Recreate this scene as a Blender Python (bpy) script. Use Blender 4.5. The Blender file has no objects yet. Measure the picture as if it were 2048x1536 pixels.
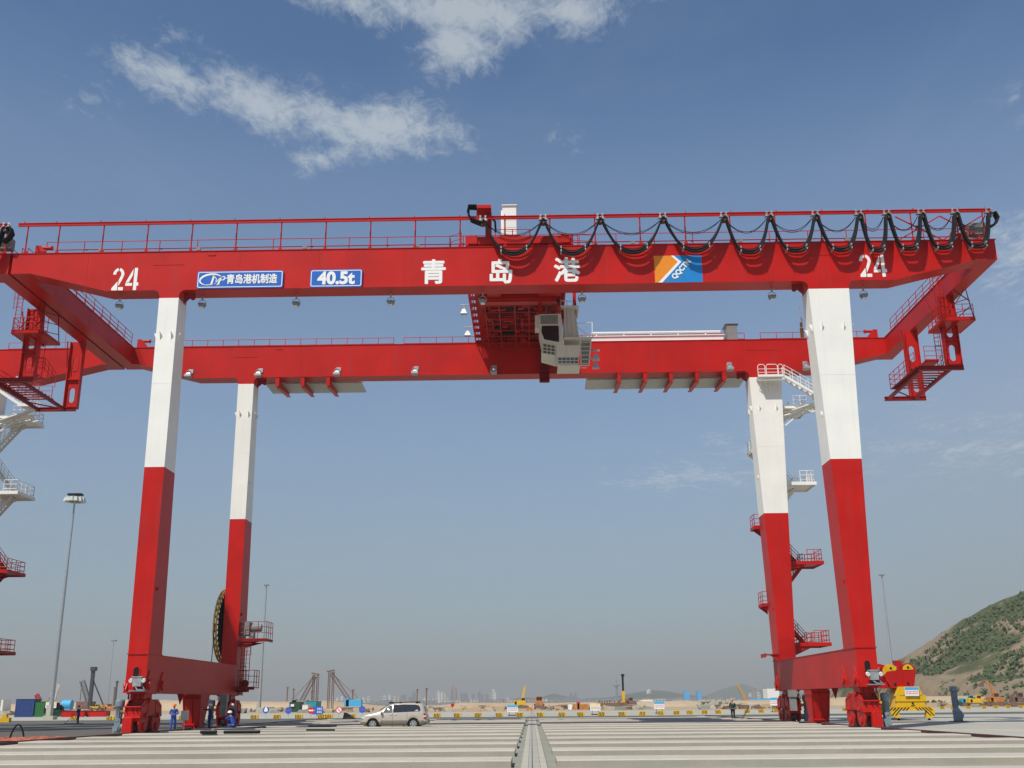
import bpy, bmesh, math, random
from math import sin, cos, pi, radians, sqrt, atan2
from mathutils import Vector, Matrix

# ---------------------------------------------------------------- camera
S = bpy.context.scene
COL = S.collection
F, PSI, THE, RHO = 2096.4, .0153678, .2954799, -.00848
EYE = Vector((0, 0, 1.65))
FW = Vector((-sin(PSI) * cos(THE), cos(PSI) * cos(THE), sin(THE)))
R0 = Vector((cos(PSI), sin(PSI), 0)); U0 = R0.cross(FW)
RT = R0 * cos(RHO) + U0 * sin(RHO); UP = -R0 * sin(RHO) + U0 * cos(RHO)
cam = bpy.data.objects.new('camera', bpy.data.cameras.new('camera'))
COL.objects.link(cam)
cam.data.sensor_width = 36; cam.data.lens = 36 * F / 2048
cam.data.clip_start = .1; cam.data.clip_end = 40000
m3 = Matrix((RT, UP, -FW)).transposed()
cam.matrix_world = Matrix.Translation(EYE) @ m3.to_4x4()
S.camera = cam

def ray(u, v): return FW + RT * ((u - 1024) / F) + UP * ((768 - v) / F)
def at(u, v, Y):
    d = ray(u, v); return EYE + d * (Y / d.y)
def gd(u, v, z=0.):
    d = ray(u, v); return EYE + d * ((z - EYE.z) / d.z)
def xat(u, Y, z=0.):            # x of the point at depth Y and height z that lies on picture column u
    x = 0.
    for _ in range(8):
        P = Vector((x, Y, z)) - EYE
        g = 1024 + F * P.dot(RT) / P.dot(FW)
        x += (u - g) * P.dot(FW) / F
    return x

# ---------------------------------------------------------------- sun, sky, exposure
LDIR = Vector((.43, .65, -1)).normalized()
ELEV = math.asin(-LDIR.z); AZ = atan2(-LDIR.x, -LDIR.y)
sun = bpy.data.lights.new('sun', 'SUN'); sun.energy = 4.3; sun.angle = radians(.5); sun.color = (1, .94, .84)
so = bpy.data.objects.new('sun', sun); COL.objects.link(so)
so.rotation_euler = LDIR.to_track_quat('-Z', 'Y').to_euler(); so.location = (-40, -60, 90)
S.view_settings.view_transform = 'Standard'; S.view_settings.look = 'None'
S.view_settings.exposure = 0; S.view_settings.gamma = 1
S.cycles.use_denoising = True
S.cycles.max_bounces = 5; S.cycles.diffuse_bounces = 3; S.cycles.glossy_bounces = 2; S.cycles.volume_bounces = 1
S.render.engine = 'CYCLES'

W = bpy.data.worlds.new('World'); S.world = W; W.use_nodes = True
wt = W.node_tree; wt.nodes.clear()
def N(t, typ, **kw):
    n = t.nodes.new(typ)
    for k, v in kw.items():
        if k.startswith('i_'):
            n.inputs[int(k[2:]) if k[2:].isdigit() else k[2:]].default_value = v
        else: setattr(n, k, v)
    return n
def L(t, a, b): t.links.new(a, b)
def mth(t, op, a, b=None, c=None, clamp=False):
    n = t.nodes.new('ShaderNodeMath'); n.operation = op; n.use_clamp = clamp
    for i, q in enumerate((a, b, c)):
        if q is None: continue
        if isinstance(q, (int, float)): n.inputs[i].default_value = q
        else: L(t, q, n.inputs[i])
    return n.outputs[0]
sky = N(wt, 'ShaderNodeTexSky', sky_type='NISHITA', sun_disc=False, sun_elevation=ELEV, sun_rotation=AZ % (2 * pi),
        altitude=0, air_density=1.0, dust_density=.9, ozone_density=6)
tc = N(wt, 'ShaderNodeTexCoord')
sep = N(wt, 'ShaderNodeSeparateXYZ'); L(wt, tc.outputs['Generated'], sep.inputs[0])
zc = mth(wt, 'MAXIMUM', sep.outputs[2], .02)
px_ = mth(wt, 'DIVIDE', sep.outputs[0], zc); py_ = mth(wt, 'DIVIDE', sep.outputs[1], zc)
comb = N(wt, 'ShaderNodeCombineXYZ'); L(wt, px_, comb.inputs[0]); L(wt, py_, comb.inputs[1])
def plane(u, v):
    d = ray(u, v); return (d.x / d.z, d.y / d.z)
def blob(u, v, a, b, ang, s=1.):
    """an elliptical patch of cloud on the cloud layer"""
    c0 = plane(u, v); e = 8
    ca, sa = cos(radians(ang)), sin(radians(ang))
    p1 = plane(u + e * ca, v + e * sa); p2 = plane(u - e * sa, v + e * ca)
    j = ((p1[0] - c0[0]) / e, (p2[0] - c0[0]) / e, (p1[1] - c0[1]) / e, (p2[1] - c0[1]) / e)
    det = j[0] * j[3] - j[1] * j[2]
    m = (j[3] / det / a, -j[1] / det / a, -j[2] / det / b, j[0] / det / b)
    o = []
    for k in (0, 2):
        t1 = mth(wt, 'MULTIPLY', px_, m[k])
        t2 = mth(wt, 'MULTIPLY_ADD', py_, m[k + 1], t1)
        t3 = mth(wt, 'ADD', t2, -(m[k] * c0[0] + m[k + 1] * c0[1]))
        o.append(mth(wt, 'POWER', mth(wt, 'ABSOLUTE', t3), 2))
    r = mth(wt, 'SQRT', mth(wt, 'ADD', o[0], o[1]))
    return mth(wt, 'MULTIPLY', mth(wt, 'SUBTRACT', 1.35, r), s)
bl = [blob(900, 15, 220, 66, 6, 1.2), blob(905, 85, 85, 70, 20, 1), blob(1150, 25, 120, 65, -8, .8), blob(720, 5, 130, 50, 20, .8),
      blob(520, 208, 150, 62, 24, 1), blob(765, 258, 165, 56, 8, 1), blob(350, 160, 130, 46, 18, .8), blob(640, 232, 110, 60, 20, .9), blob(180, 195, 60, 60, 60, .35),
      blob(350, 75, 50, 30, 0, .45), blob(640, 315, 60, 30, -10, .7), blob(1095, 285, 55, 18, 0, .4), blob(2030, 185, 50, 45, 0, .45),
      blob(1380, 955, 140, 34, 0, .42), blob(2060, 520, 110, 90, 0, .6), blob(1480, 900, 70, 24, 10, .35), blob(1960, 900, 260, 60, 0, .3)]
mx = bl[0]
for b_ in bl[1:]: mx = mth(wt, 'MAXIMUM', mx, b_)
def skynoise(scale, detail, dist, off, rough=.6):
    mp = N(wt, 'ShaderNodeMapping'); mp.inputs[1].default_value = off; L(wt, comb.outputs[0], mp.inputs[0])
    mp.inputs[3].default_value = (1, .62, 1)
    n = N(wt, 'ShaderNodeTexNoise'); n.inputs['Scale'].default_value = scale; n.inputs['Detail'].default_value = detail
    n.inputs['Roughness'].default_value = rough; n.inputs['Distortion'].default_value = dist
    L(wt, mp.outputs[0], n.inputs['Vector']); return n.outputs[0]
n1 = skynoise(7., 9, .5, (3.1, 1.7, 0)); n2 = skynoise(34., 9, .5, (0, 5, 2), .72)
nn = mth(wt, 'ADD', mth(wt, 'MULTIPLY', n1, .5), mth(wt, 'MULTIPLY', n2, .5))
dens = mth(wt, 'MULTIPLY_ADD', mth(wt, 'SUBTRACT', nn, .5), 4.4, mx)
mr = N(wt, 'ShaderNodeMapRange', interpolation_type='SMOOTHSTEP'); L(wt, dens, mr.inputs[0])
mr.inputs[1].default_value = .05; mr.inputs[2].default_value = 1.38; mr.inputs[3].default_value = 0; mr.inputs[4].default_value = .70
# thin high veil
veil = N(wt, 'ShaderNodeMapRange', interpolation_type='SMOOTHSTEP'); L(wt, skynoise(2.2, 6, .8, (9, 4, 1)), veil.inputs[0])
veil.inputs[1].default_value = .5; veil.inputs[2].default_value = .8; veil.inputs[3].default_value = 0; veil.inputs[4].default_value = .05
fac = mth(wt, 'MAXIMUM', mr.outputs[0], veil.outputs[0])
mix = N(wt, 'ShaderNodeMix', data_type='RGBA'); L(wt, fac, mix.inputs[0]); tint = N(wt, 'ShaderNodeMix', data_type='RGBA', blend_type='MULTIPLY'); tint.inputs[0].default_value = 1; tint.inputs[7].default_value = (.87, 1, 1.02, 1); L(wt, sky.outputs[0], tint.inputs[6]); L(wt, tint.outputs[2], mix.inputs[6])
CLOUD = (5.0, 5.5, 5.8, 1)
mix.inputs[7].default_value = CLOUD
# hazy air low in the sky: the blue pales towards the horizon
def ramp(pts, src):
    r = N(wt, 'ShaderNodeValToRGB'); e = r.color_ramp.elements; e[0].position = pts[0][0]; e[0].color = pts[0][1]; e[1].position = pts[-1][0]; e[1].color = pts[-1][1]
    for p_, c_ in pts[1:-1]: q = e.new(p_); q.color = c_
    L(wt, src, r.inputs[0]); return r.outputs[0]
g4 = lambda v: (v, v, v, 1)
hf = ramp([(0, g4(.8)), (.14, g4(.62)), (.27, g4(.36)), (.46, g4(.22)), (.555, g4(.03)), (.8, g4(0))], sep.outputs[2])
hcol = ramp([(0, (.29, .325, .35, 1)), (.12, (.31, .37, .41, 1)), (.27, (.37, .43, .51, 1)), (.5, (.36, .46, .60, 1))], sep.outputs[2])
def smooth(src, a, b_):
    r = N(wt, 'ShaderNodeMapRange', interpolation_type='SMOOTHSTEP'); L(wt, src, r.inputs[0]); r.inputs[1].default_value = a; r.inputs[2].default_value = b_; return r.outputs[0]
rv = mth(wt, 'MULTIPLY', mth(wt, 'MULTIPLY', smooth(sep.outputs[0], .08, .45), smooth(sep.outputs[2], .50, .12)), .5)
hfac = mth(wt, 'ADD', hf, mth(wt, 'MULTIPLY', rv, mth(wt, 'SUBTRACT', 1, hf)))
hs = N(wt, 'ShaderNodeMix', data_type='RGBA', blend_type='MULTIPLY'); hs.inputs[0].default_value = 1; L(wt, hcol, hs.inputs[6]); hs.inputs[7].default_value = (9, 9, 9, 1); hs.clamp_result = False
hm_ = N(wt, 'ShaderNodeMix', data_type='RGBA'); L(wt, hfac, hm_.inputs[0]); L(wt, tint.outputs[2], hm_.inputs[6]); L(wt, hs.outputs[2], hm_.inputs[7]); L(wt, hm_.outputs[2], mix.inputs[6])
bg = N(wt, 'ShaderNodeBackground'); bg.inputs[1].default_value = .112; L(wt, mix.outputs[2], bg.inputs[0])
wo = N(wt, 'ShaderNodeOutputWorld'); L(wt, bg.outputs[0], wo.inputs[0])

# ---------------------------------------------------------------- materials
def mat(name, col, rough=.5, metal=0., var=.12, vs=2.5, bump=0., bs=30., coat=0., streak=0., col2=None, spec=.25):
    m = bpy.data.materials.new(name); m.use_nodes = True; t = m.node_tree
    p = t.nodes['Principled BSDF']; p.inputs['Roughness'].default_value = rough; p.inputs['Metallic'].default_value = metal
    p.inputs['Specular IOR Level'].default_value = spec
    if coat: p.inputs['Coat Weight'].default_value = coat; p.inputs['Coat Roughness'].default_value = .12
    c = tuple(col) + (1,)
    tcn = N(t, 'ShaderNodeTexCoord')
    gm = N(t, 'ShaderNodeNewGeometry')
    no = N(t, 'ShaderNodeTexNoise'); no.inputs['Scale'].default_value = vs; no.inputs['Detail'].default_value = 6
    L(t, gm.outputs['Position'], no.inputs['Vector'])
    mp = N(t, 'ShaderNodeMapRange'); L(t, no.outputs[0], mp.inputs[0])
    mp.inputs[1].default_value = .3; mp.inputs[2].default_value = .7; mp.inputs[3].default_value = 0; mp.inputs[4].default_value = 1
    mx = N(t, 'ShaderNodeMix', data_type='RGBA'); L(t, mp.outputs[0], mx.inputs[0])
    if col2: a, b = c, tuple(col2) + (1,)
    else: a = tuple(q * (1 - var) for q in col) + (1,); b = tuple(min(1, q * (1 + var)) for q in col) + (1,)
    mx.inputs[6].default_value = a; mx.inputs[7].default_value = b
    out = mx.outputs[2]
    if streak:
        sm = N(t, 'ShaderNodeMapping'); sm.inputs[3].default_value = (2.2, 2.2, .16); L(t, gm.outputs['Position'], sm.inputs[0])
        sn = N(t, 'ShaderNodeTexNoise'); sn.inputs['Scale'].default_value = 1.6; sn.inputs['Detail'].default_value = 5; L(t, sm.outputs[0], sn.inputs['Vector'])
        sr = N(t, 'ShaderNodeMapRange'); L(t, sn.outputs[0], sr.inputs[0]); sr.inputs[1].default_value = .5; sr.inputs[2].default_value = .8
        sr.inputs[3].default_value = 0; sr.inputs[4].default_value = streak
        m2 = N(t, 'ShaderNodeMix', data_type='RGBA'); L(t, sr.outputs[0], m2.inputs[0]); L(t, out, m2.inputs[6])
        m2.inputs[7].default_value = tuple(.55 * q + .035 for q in col) + (1,); out = m2.outputs[2]
    L(t, out, p.inputs['Base Color'])
    if bump:
        bn = N(t, 'ShaderNodeTexNoise'); bn.inputs['Scale'].default_value = bs; bn.inputs['Detail'].default_value = 4
        L(t, gm.outputs['Position'], bn.inputs['Vector'])
        bu = N(t, 'ShaderNodeBump'); bu.inputs['Strength'].default_value = bump; bu.inputs['Distance'].default_value = .02
        L(t, bn.outputs[0], bu.inputs['Height']); L(t, bu.outputs[0], p.inputs['Normal'])
    return m
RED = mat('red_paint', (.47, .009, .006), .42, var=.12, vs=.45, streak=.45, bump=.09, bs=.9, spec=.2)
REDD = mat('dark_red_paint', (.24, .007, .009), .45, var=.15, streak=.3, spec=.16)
WHITE = mat('white_paint', (.81, .80, .75), .4, var=.04, vs=.5, streak=.14)
LETTER = mat('lettering_paint', (.82, .82, .80), .5, var=.03, vs=4)
GALV = mat('galvanised_steel', (.42, .44, .45), .45, .6, var=.15, vs=4)
GREY = mat('grey_paint', (.22, .23, .22), .5, var=.12, vs=3)
DSTEEL = mat('dark_steel', (.05, .055, .065), .6, var=.2)
MOTOR = mat('motor_blue_grey', (.19, .25, .28), .4, var=.15, vs=6)
BLACK = mat('black_rubber', (.012, .012, .014), .6, var=.3, vs=10, spec=.15)
DARK = mat('dark_opening', (.01, .008, .008), .8)
STEEL = mat('wheel_steel', (.12, .09, .08), .5, .5, var=.3, vs=8)
RAILM = mat('rail_rust', (.13, .05, .05), .55, .3, var=.3, vs=5)
YEL = mat('yellow_paint', (.70, .42, .012), .42, var=.08, vs=2, streak=.3)
GOLD = mat('golden_reel_paint', (.55, .33, .03), .4, .2, var=.15)
ORANGE = mat('orange_paint', (.48, .19, .05), .6, var=.25, vs=1)
BLUE = mat('sign_blue', (.020, .13, .50), .4, var=.04)
LBLUE = mat('logo_blue', (.015, .21, .56), .45, var=.04)
LORANGE = mat('logo_orange', (.78, .25, .02), .45, var=.04)
GLASS = mat('dark_glass', (.02, .022, .025), .06, var=.1, spec=.8)
GLASS2 = mat('cab_glass', (.10, .13, .13), .08, var=.2, spec=.8)
CREAM = mat('cream_paint', (.66, .64, .56), .45, var=.05, streak=.25)
EHOUSE = mat('grey_white_panel', (.50, .52, .48), .5, var=.08, vs=3, streak=.3)
TEAL = mat('teal_paint', (.03, .33, .38), .5, var=.12)
NAVY = mat('navy_container', (.025, .06, .20), .55, var=.15, streak=.4)
GREENC = mat('green_container', (.03, .16, .05), .55, var=.15, streak=.4)
DGREEN = mat('dark_green_container', (.03, .08, .045), .55, var=.15, streak=.4)
SIGNRED = mat('sign_red', (.6, .03, .03), .5, var=.05)
SKYB = mat('board_blue', (.07, .40, .70), .5, var=.05)
YBOARD = mat('board_yellow', (.75, .70, .30), .5, var=.05)
RUST = mat('rusty_steel', (.20, .12, .09), .7, .2, var=.3, vs=3)
SKIN = mat('skin', (.42, .22, .14), .5, var=.05)
COVER = mat('blue_coverall', (.025, .08, .36), .8, var=.2, vs=8, bump=.4, bs=14)
COVERD = mat('navy_coverall', (.012, .022, .10), .85, var=.2, vs=8, bump=.4, bs=14)
COVERG = mat('dark_green_coverall', (.008, .055, .055), .85, var=.2, vs=8, bump=.4, bs=14)
TROUS = mat('dark_trousers', (.015, .017, .024), .85, var=.2, vs=8)
HELW = mat('helmet_white', (.78, .78, .78), .3, var=.03)
HELO = mat('helmet_orange', (.80, .16, .02), .3, var=.03)
BOOT = mat('boot_black', (.015, .014, .013), .6)
CARP = mat('champagne_paint', (.62, .54, .45), .3, .35, var=.03, coat=.7, spec=.4)
CARG = mat('car_lower_trim', (.27, .23, .20), .4, .3, var=.04)
TYRE = mat('tyre_rubber', (.02, .02, .021), .8, var=.2)
ALLOY = mat('alloy_rim', (.62, .62, .62), .3, .8, var=.04)
LAMPG = mat('lamp_glass', (.75, .77, .78), .12, var=.03)
TAILR = mat('tail_lamp_red', (.45, .02, .015), .2, var=.05)

def concrete(name, c1, c2, scale=.35, joint=None, rough=.85, stain=.35, dark=(.16, .15, .13)):
    m = bpy.data.materials.new(name); m.use_nodes = True; t = m.node_tree
    p = t.nodes['Principled BSDF']; p.inputs['Roughness'].default_value = rough; p.inputs['Specular IOR Level'].default_value = .25
    g = N(t, 'ShaderNodeNewGeometry')
    a = N(t, 'ShaderNodeTexNoise'); a.inputs['Scale'].default_value = scale; a.inputs['Detail'].default_value = 8; a.inputs['Roughness'].default_value = .62
    L(t, g.outputs['Position'], a.inputs['Vector'])
    r = N(t, 'ShaderNodeMapRange'); L(t, a.outputs[0], r.inputs[0]); r.inputs[1].default_value = .32; r.inputs[2].default_value = .68
    mx = N(t, 'ShaderNodeMix', data_type='RGBA'); L(t, r.outputs[0], mx.inputs[0])
    mx.inputs[6].default_value = c1 + (1,); mx.inputs[7].default_value = c2 + (1,); out = mx.outputs[2]
    b = N(t, 'ShaderNodeTexNoise'); b.inputs['Scale'].default_value = scale * 9; b.inputs['Detail'].default_value = 8; b.inputs['Roughness'].default_value = .75
    L(t, g.outputs['Position'], b.inputs['Vector'])
    r2 = N(t, 'ShaderNodeMapRange'); L(t, b.outputs[0], r2.inputs[0]); r2.inputs[1].default_value = .52; r2.inputs[2].default_value = .78
    r2.inputs[4].default_value = stain
    m2 = N(t, 'ShaderNodeMix', data_type='RGBA'); L(t, r2.outputs[0], m2.inputs[0]); L(t, out, m2.inputs[6]); m2.inputs[7].default_value = dark + (1,); out = m2.outputs[2]
    c = N(t, 'ShaderNodeTexNoise'); c.inputs['Scale'].default_value = .045; c.inputs['Detail'].default_value = 3; c.inputs['Distortion'].default_value = 1.5
    L(t, g.outputs['Position'], c.inputs['Vector'])
    r3 = N(t, 'ShaderNodeMapRange'); L(t, c.outputs[0], r3.inputs[0]); r3.inputs[1].default_value = .5; r3.inputs[2].default_value = .75; r3.inputs[4].default_value = .42
    m3_ = N(t, 'ShaderNodeMix', data_type='RGBA'); L(t, r3.outputs[0], m3_.inputs[0]); L(t, out, m3_.inputs[6])
    m3_.inputs[7].default_value = tuple(q * .62 for q in c1) + (1,); out = m3_.outputs[2]
    if joint:
        br = N(t, 'ShaderNodeTexBrick'); br.inputs['Scale'].default_value = 1; br.offset = 0
        br.inputs['Brick Width'].default_value = joint[0]; br.inputs['Row Height'].default_value = joint[1]; br.inputs['Mortar Size'].default_value = joint[2]
        br.inputs['Mortar Smooth'].default_value = .3
        L(t, g.outputs['Position'], br.inputs['Vector'])
        m4 = N(t, 'ShaderNodeMix', data_type='RGBA'); L(t, br.outputs['Fac'], m4.inputs[0]); L(t, out, m4.inputs[6]); m4.inputs[7].default_value = (.07, .065, .06, 1); out = m4.outputs[2]
    L(t, out, p.inputs['Base Color'])
    bu = N(t, 'ShaderNodeBump'); bu.inputs['Strength'].default_value = .25; bu.inputs['Distance'].default_value = .01; L(t, b.outputs[0], bu.inputs['Height']); L(t, bu.outputs[0], p.inputs['Normal'])
    return m
CONC_G = concrete('yard_gravel_concrete', (.25, .26, .205), (.32, .32, .255), .5, stain=.5)
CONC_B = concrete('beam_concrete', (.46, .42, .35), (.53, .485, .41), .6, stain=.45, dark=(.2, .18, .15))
CONC_F = concrete('beam_face_shaded_concrete', (.33, .305, .25), (.38, .35, .29), .9, stain=.3)  # upright beam faces darkened: extra shade against the tops put into the colour
CONC_A = concrete('apron_concrete', (.40, .385, .32), (.46, .44, .375), .2, joint=(5, 5, .02), stain=.22)
CONC_C = concrete('channel_concrete', (.36, .35, .30), (.42, .40, .34), .8, joint=(400, 3.1, .015), stain=.25)
CONC_S = concrete('strip_concrete', (.43, .40, .33), (.48, .45, .375), .8, stain=.25)
ASPH = concrete('asphalt', (.105, .10, .088), (.135, .128, .112), .35, stain=.2, dark=(.05, .05, .05))
SAND = concrete('sand_ground', (.40, .31, .20), (.46, .36, .24), .03, stain=.4, dark=(.22, .17, .12))
SANDB = concrete('sand_bank', (.46, .34, .21), (.53, .40, .26), .05, stain=.25, dark=(.26, .19, .12))

# ---------------------------------------------------------------- mesh builder
ORG = {}
class MB:
    def __init__(s): s.v = []; s.f = []; s.mi = []; s.sm = []; s.cur = 0; s.smooth = False
    def add(s, vs, fs):
        b = len(s.v); s.v += [Vector(q) for q in vs]
        for f in fs: s.f.append([b + i for i in f]); s.mi.append(s.cur); s.sm.append(s.smooth)
        return s
    def hexa(s, p):  # 8 points: bottom ring 0-3 (ccw from above), top ring 4-7
        return s.add(p, [(3, 2, 1, 0), (4, 5, 6, 7), (0, 1, 5, 4), (1, 2, 6, 5), (2, 3, 7, 6), (3, 0, 4, 7)])
    def box(s, x0, x1, y0, y1, z0, z1):
        return s.hexa([(x0, y0, z0), (x1, y0, z0), (x1, y1, z0), (x0, y1, z0), (x0, y0, z1), (x1, y0, z1), (x1, y1, z1), (x0, y1, z1)])
    def cbox(s, c, d): return s.box(c[0] - d[0] / 2, c[0] + d[0] / 2, c[1] - d[1] / 2, c[1] + d[1] / 2, c[2] - d[2] / 2, c[2] + d[2] / 2)
    def bar(s, p, q, w, h=None):     # rectangular bar between two points
        p, q = Vector(p), Vector(q); d = (q - p).normalized(); h = h or w
        a = d.cross(Vector((0, 0, 1)))
        if a.length < .01: a = Vector((1, 0, 0))
        a.normalize(); b = a.cross(d).normalized()
        a *= w / 2; b *= h / 2
        return s.hexa([p - a - b, p + a - b, q + a - b, q - a - b, p - a + b, p + a + b, q + a + b, q - a + b])
    def tube(s, p, q, r, n=6, r2=None, cap=True):
        p, q = Vector(p), Vector(q); d = (q - p).normalized(); r2 = r if r2 is None else r2
        a = d.orthogonal().normalized(); b = d.cross(a)
        vs = [p + (a * cos(2 * pi * i / n) + b * sin(2 * pi * i / n)) * r for i in range(n)] + [q + (a * cos(2 * pi * i / n) + b * sin(2 * pi * i / n)) * r2 for i in range(n)]
        fs = [(i, (i + 1) % n, n + (i + 1) % n, n + i) for i in range(n)]
        s0 = s.smooth; s.smooth = n > 5; s.add(vs, fs); s.smooth = s0
        if cap: s.add(vs, [tuple(reversed(range(n))), tuple(range(n, 2 * n))])
        return s
    def path(s, pts, r, n=6):
        pts = [Vector(p) for p in pts]; prev = None; rings = []
        for i, p in enumerate(pts):
            d = (pts[min(i + 1, len(pts) - 1)] - pts[max(i - 1, 0)]).normalized()
            if prev is None: a = d.orthogonal().normalized()
            else: a = (prev - d * prev.dot(d)).normalized()
            prev = a; b = d.cross(a)
            rings.append([p + (a * cos(2 * pi * k / n) + b * sin(2 * pi * k / n)) * r for k in range(n)])
        vs = [q for rr in rings for q in rr]
        fs = [(i * n + k, i * n + (k + 1) % n, (i + 1) * n + (k + 1) % n, (i + 1) * n + k) for i in range(len(pts) - 1) for k in range(n)]
        s0 = s.smooth; s.smooth = True; s.add(vs, fs); s.smooth = s0
        return s.add([], []) if False else s
    def prism(s, poly, f, lo, hi):   # poly of (a,b); f(a,b,t)->point; extruded from lo to hi
        n = len(poly)
        vs = [f(a, b, lo) for a, b in poly] + [f(a, b, hi) for a, b in poly]
        return s.add(vs, [tuple(reversed(range(n))), tuple(range(n, 2 * n))] + [(i, (i + 1) % n, n + (i + 1) % n, n + i) for i in range(n)])
    def xz(s, poly, y0, y1): return s.prism(poly, lambda a, b, t: (a, t, b), y0, y1)
    def yz(s, poly, x0, x1): return s.prism(poly, lambda a, b, t: (t, a, b), x0, x1)
    def disc(s, c, axis, r, w, n=20):
        c = Vector(c); a = Vector(axis).normalized() * (w / 2); return s.tube(c - a, c + a, r, n)
    def lathe(s, c, prof, n=14):     # prof list of (r, z) around a vertical axis at c
        vs = [(c[0] + r * cos(2 * pi * k / n), c[1] + r * sin(2 * pi * k / n), c[2] + z) for r, z in prof for k in range(n)]
        fs = [(i * n + k, i * n + (k + 1) % n, (i + 1) * n + (k + 1) % n, (i + 1) * n + k) for i in range(len(prof) - 1) for k in range(n)]
        s0 = s.smooth; s.smooth = True; s.add(vs, fs); s.smooth = s0
        return s.add(vs, [tuple(reversed(range(n))), tuple(range((len(prof) - 1) * n, len(prof) * n))])
    def build(s, name, mats, parent=None, bev=0.):
        if not isinstance(mats, (list, tuple)): mats = [mats]
        me = bpy.data.meshes.new(name)
        lo = Vector([min(v[i] for v in s.v) for i in range(3)]); hi = Vector([max(v[i] for v in s.v) for i in range(3)])
        c = Vector(((lo.x + hi.x) / 2, (lo.y + hi.y) / 2, lo.z))
        me.from_pydata([tuple(v - c) for v in s.v], [], s.f)
        for m in mats: me.materials.append(m)
        for p, i, sm in zip(me.polygons, s.mi, s.sm): p.material_index = min(i, len(mats) - 1); p.use_smooth = sm
        bm = bmesh.new(); bm.from_mesh(me); bmesh.ops.recalc_face_normals(bm, faces=bm.faces); bm.to_mesh(me); bm.free()
        o = bpy.data.objects.new(name, me); COL.objects.link(o)
        po = ORG[parent.name] if parent else Vector((0, 0, 0))
        o.location = c - po; ORG[o.name] = c
        if parent: o.parent = parent
        if bev:
            b = o.modifiers.new('bevel', 'BEVEL'); b.width = bev; b.segments = 2; b.limit_method = 'ANGLE'
        return o
def tag(o, label=None, cat=None, group=None, kind=None):
    for k, v in (('label', label), ('category', cat), ('group', group), ('kind', kind)):
        if v: o[k] = v
    return o
def empty(name, loc, label, cat, group=None):
    o = bpy.data.objects.new(name, None); COL.objects.link(o); o.location = loc; o.empty_display_size = .3
    ORG[o.name] = Vector(loc); return tag(o, label, cat, group)
def dup(o, parent=None, off=(0, 0, 0), top=True):
    c = o.copy(); COL.objects.link(c); c.parent = parent; ORG[c.name] = ORG[o.name] + Vector(off)
    if top: c.location = o.location + Vector(off)
    for ch in o.children: dup(ch, c, off, False)
    return c
def moveto(o, loc, rz=0.):
    o.location = loc; o.rotation_euler.z = rz; return o

def text_mesh(body, name, size, m, parent, loc, thick=.01, offset=.0, sx=1., shear=0., align='CENTER', rot=0., space=1., bold=0.):
    """lettering lying in the x-z plane, facing -y"""
    cu = bpy.data.curves.new(name, 'FONT'); cu.body = body; cu.size = size; cu.align_x = align; cu.align_y = 'CENTER'
    cu.extrude = thick / 2; cu.offset = offset; cu.shear = shear; cu.space_character = space; cu.resolution_u = 4
    t = bpy.data.objects.new(name, cu); COL.objects.link(t)
    bpy.context.view_layer.update()
    dg = bpy.context.evaluated_depsgraph_get(); me = bpy.data.meshes.new_from_object(t.evaluated_get(dg))
    COL.objects.unlink(t); bpy.data.objects.remove(t)
    vs = [v.co.copy() for v in me.vertices]
    if not vs: return None
    cx = (min(v.x for v in vs) + max(v.x for v in vs)) / 2; cy = (min(v.y for v in vs) + max(v.y for v in vs)) / 2
    for v in me.vertices:
        a, b, c = (v.co.x - cx) * sx, v.co.y - cy, v.co.z
        a, b = a * cos(rot) - b * sin(rot), a * sin(rot) + b * cos(rot)
        v.co = (a, -c, b)
    if bold:
        base = [v.co.copy() for v in me.vertices]; fs = [tuple(p.vertices) for p in me.polygons]; V2, F2 = [], []
        for i in range(9):
            dx, dz = (bold * cos(i * pi / 4), bold * sin(i * pi / 4)) if i < 8 else (0, 0)
            F2 += [tuple(len(V2) + k for k in f) for f in fs]; V2 += [v + Vector((dx, -.0012 * i, dz)) for v in base]
        me = bpy.data.meshes.new(name); me.from_pydata(V2, [], F2)
    me.materials.clear(); me.materials.append(m)
    o = bpy.data.objects.new(name, me); COL.objects.link(o)
    po = ORG[parent.name] if parent else Vector((0, 0, 0)); o.location = Vector(loc) - po; ORG[o.name] = Vector(loc)
    if parent: o.parent = parent
    return o

# ================================================================ SETTING
# base terrain, apron, yard, roads
def sheet(name, poly, z, m, sub=None):
    b = MB(); b.add([(x, y, z) for x, y in poly], [tuple(range(len(poly)))]); o = b.build(name, m); return tag(o, kind='structure')
sheet('ground', [(-9000, -300), (9000, -300), (9000, 9500), (-9000, 9500)], -.012, SAND)
sheet('apron', [(-260, -60), (420, -60), (420, 262), (60, 225), (-40, 225), (-260, 210)], -.008, CONC_A)
sheet('container_yard', [(-22.9, -20), (19.6, -20), (19.6, 121), (-22.9, 121)], -.004, CONC_G)
sheet('yard_road', [(-25.6, 52), (-25.6, 121), (-140, 121), (-140, 52)], -.004, ASPH)
sheet('cross_road', [(-260, 122), (19, 122), (330, 178), (330, 199), (19, 139), (-260, 139)], .0, ASPH)
sheet('water', [(-9000, 1500), (9000, 1500), (9000, 9500), (-9000, 9500)], .05, mat('sea_water', (.10, .14, .16), .25, var=.1, vs=.01))
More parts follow.
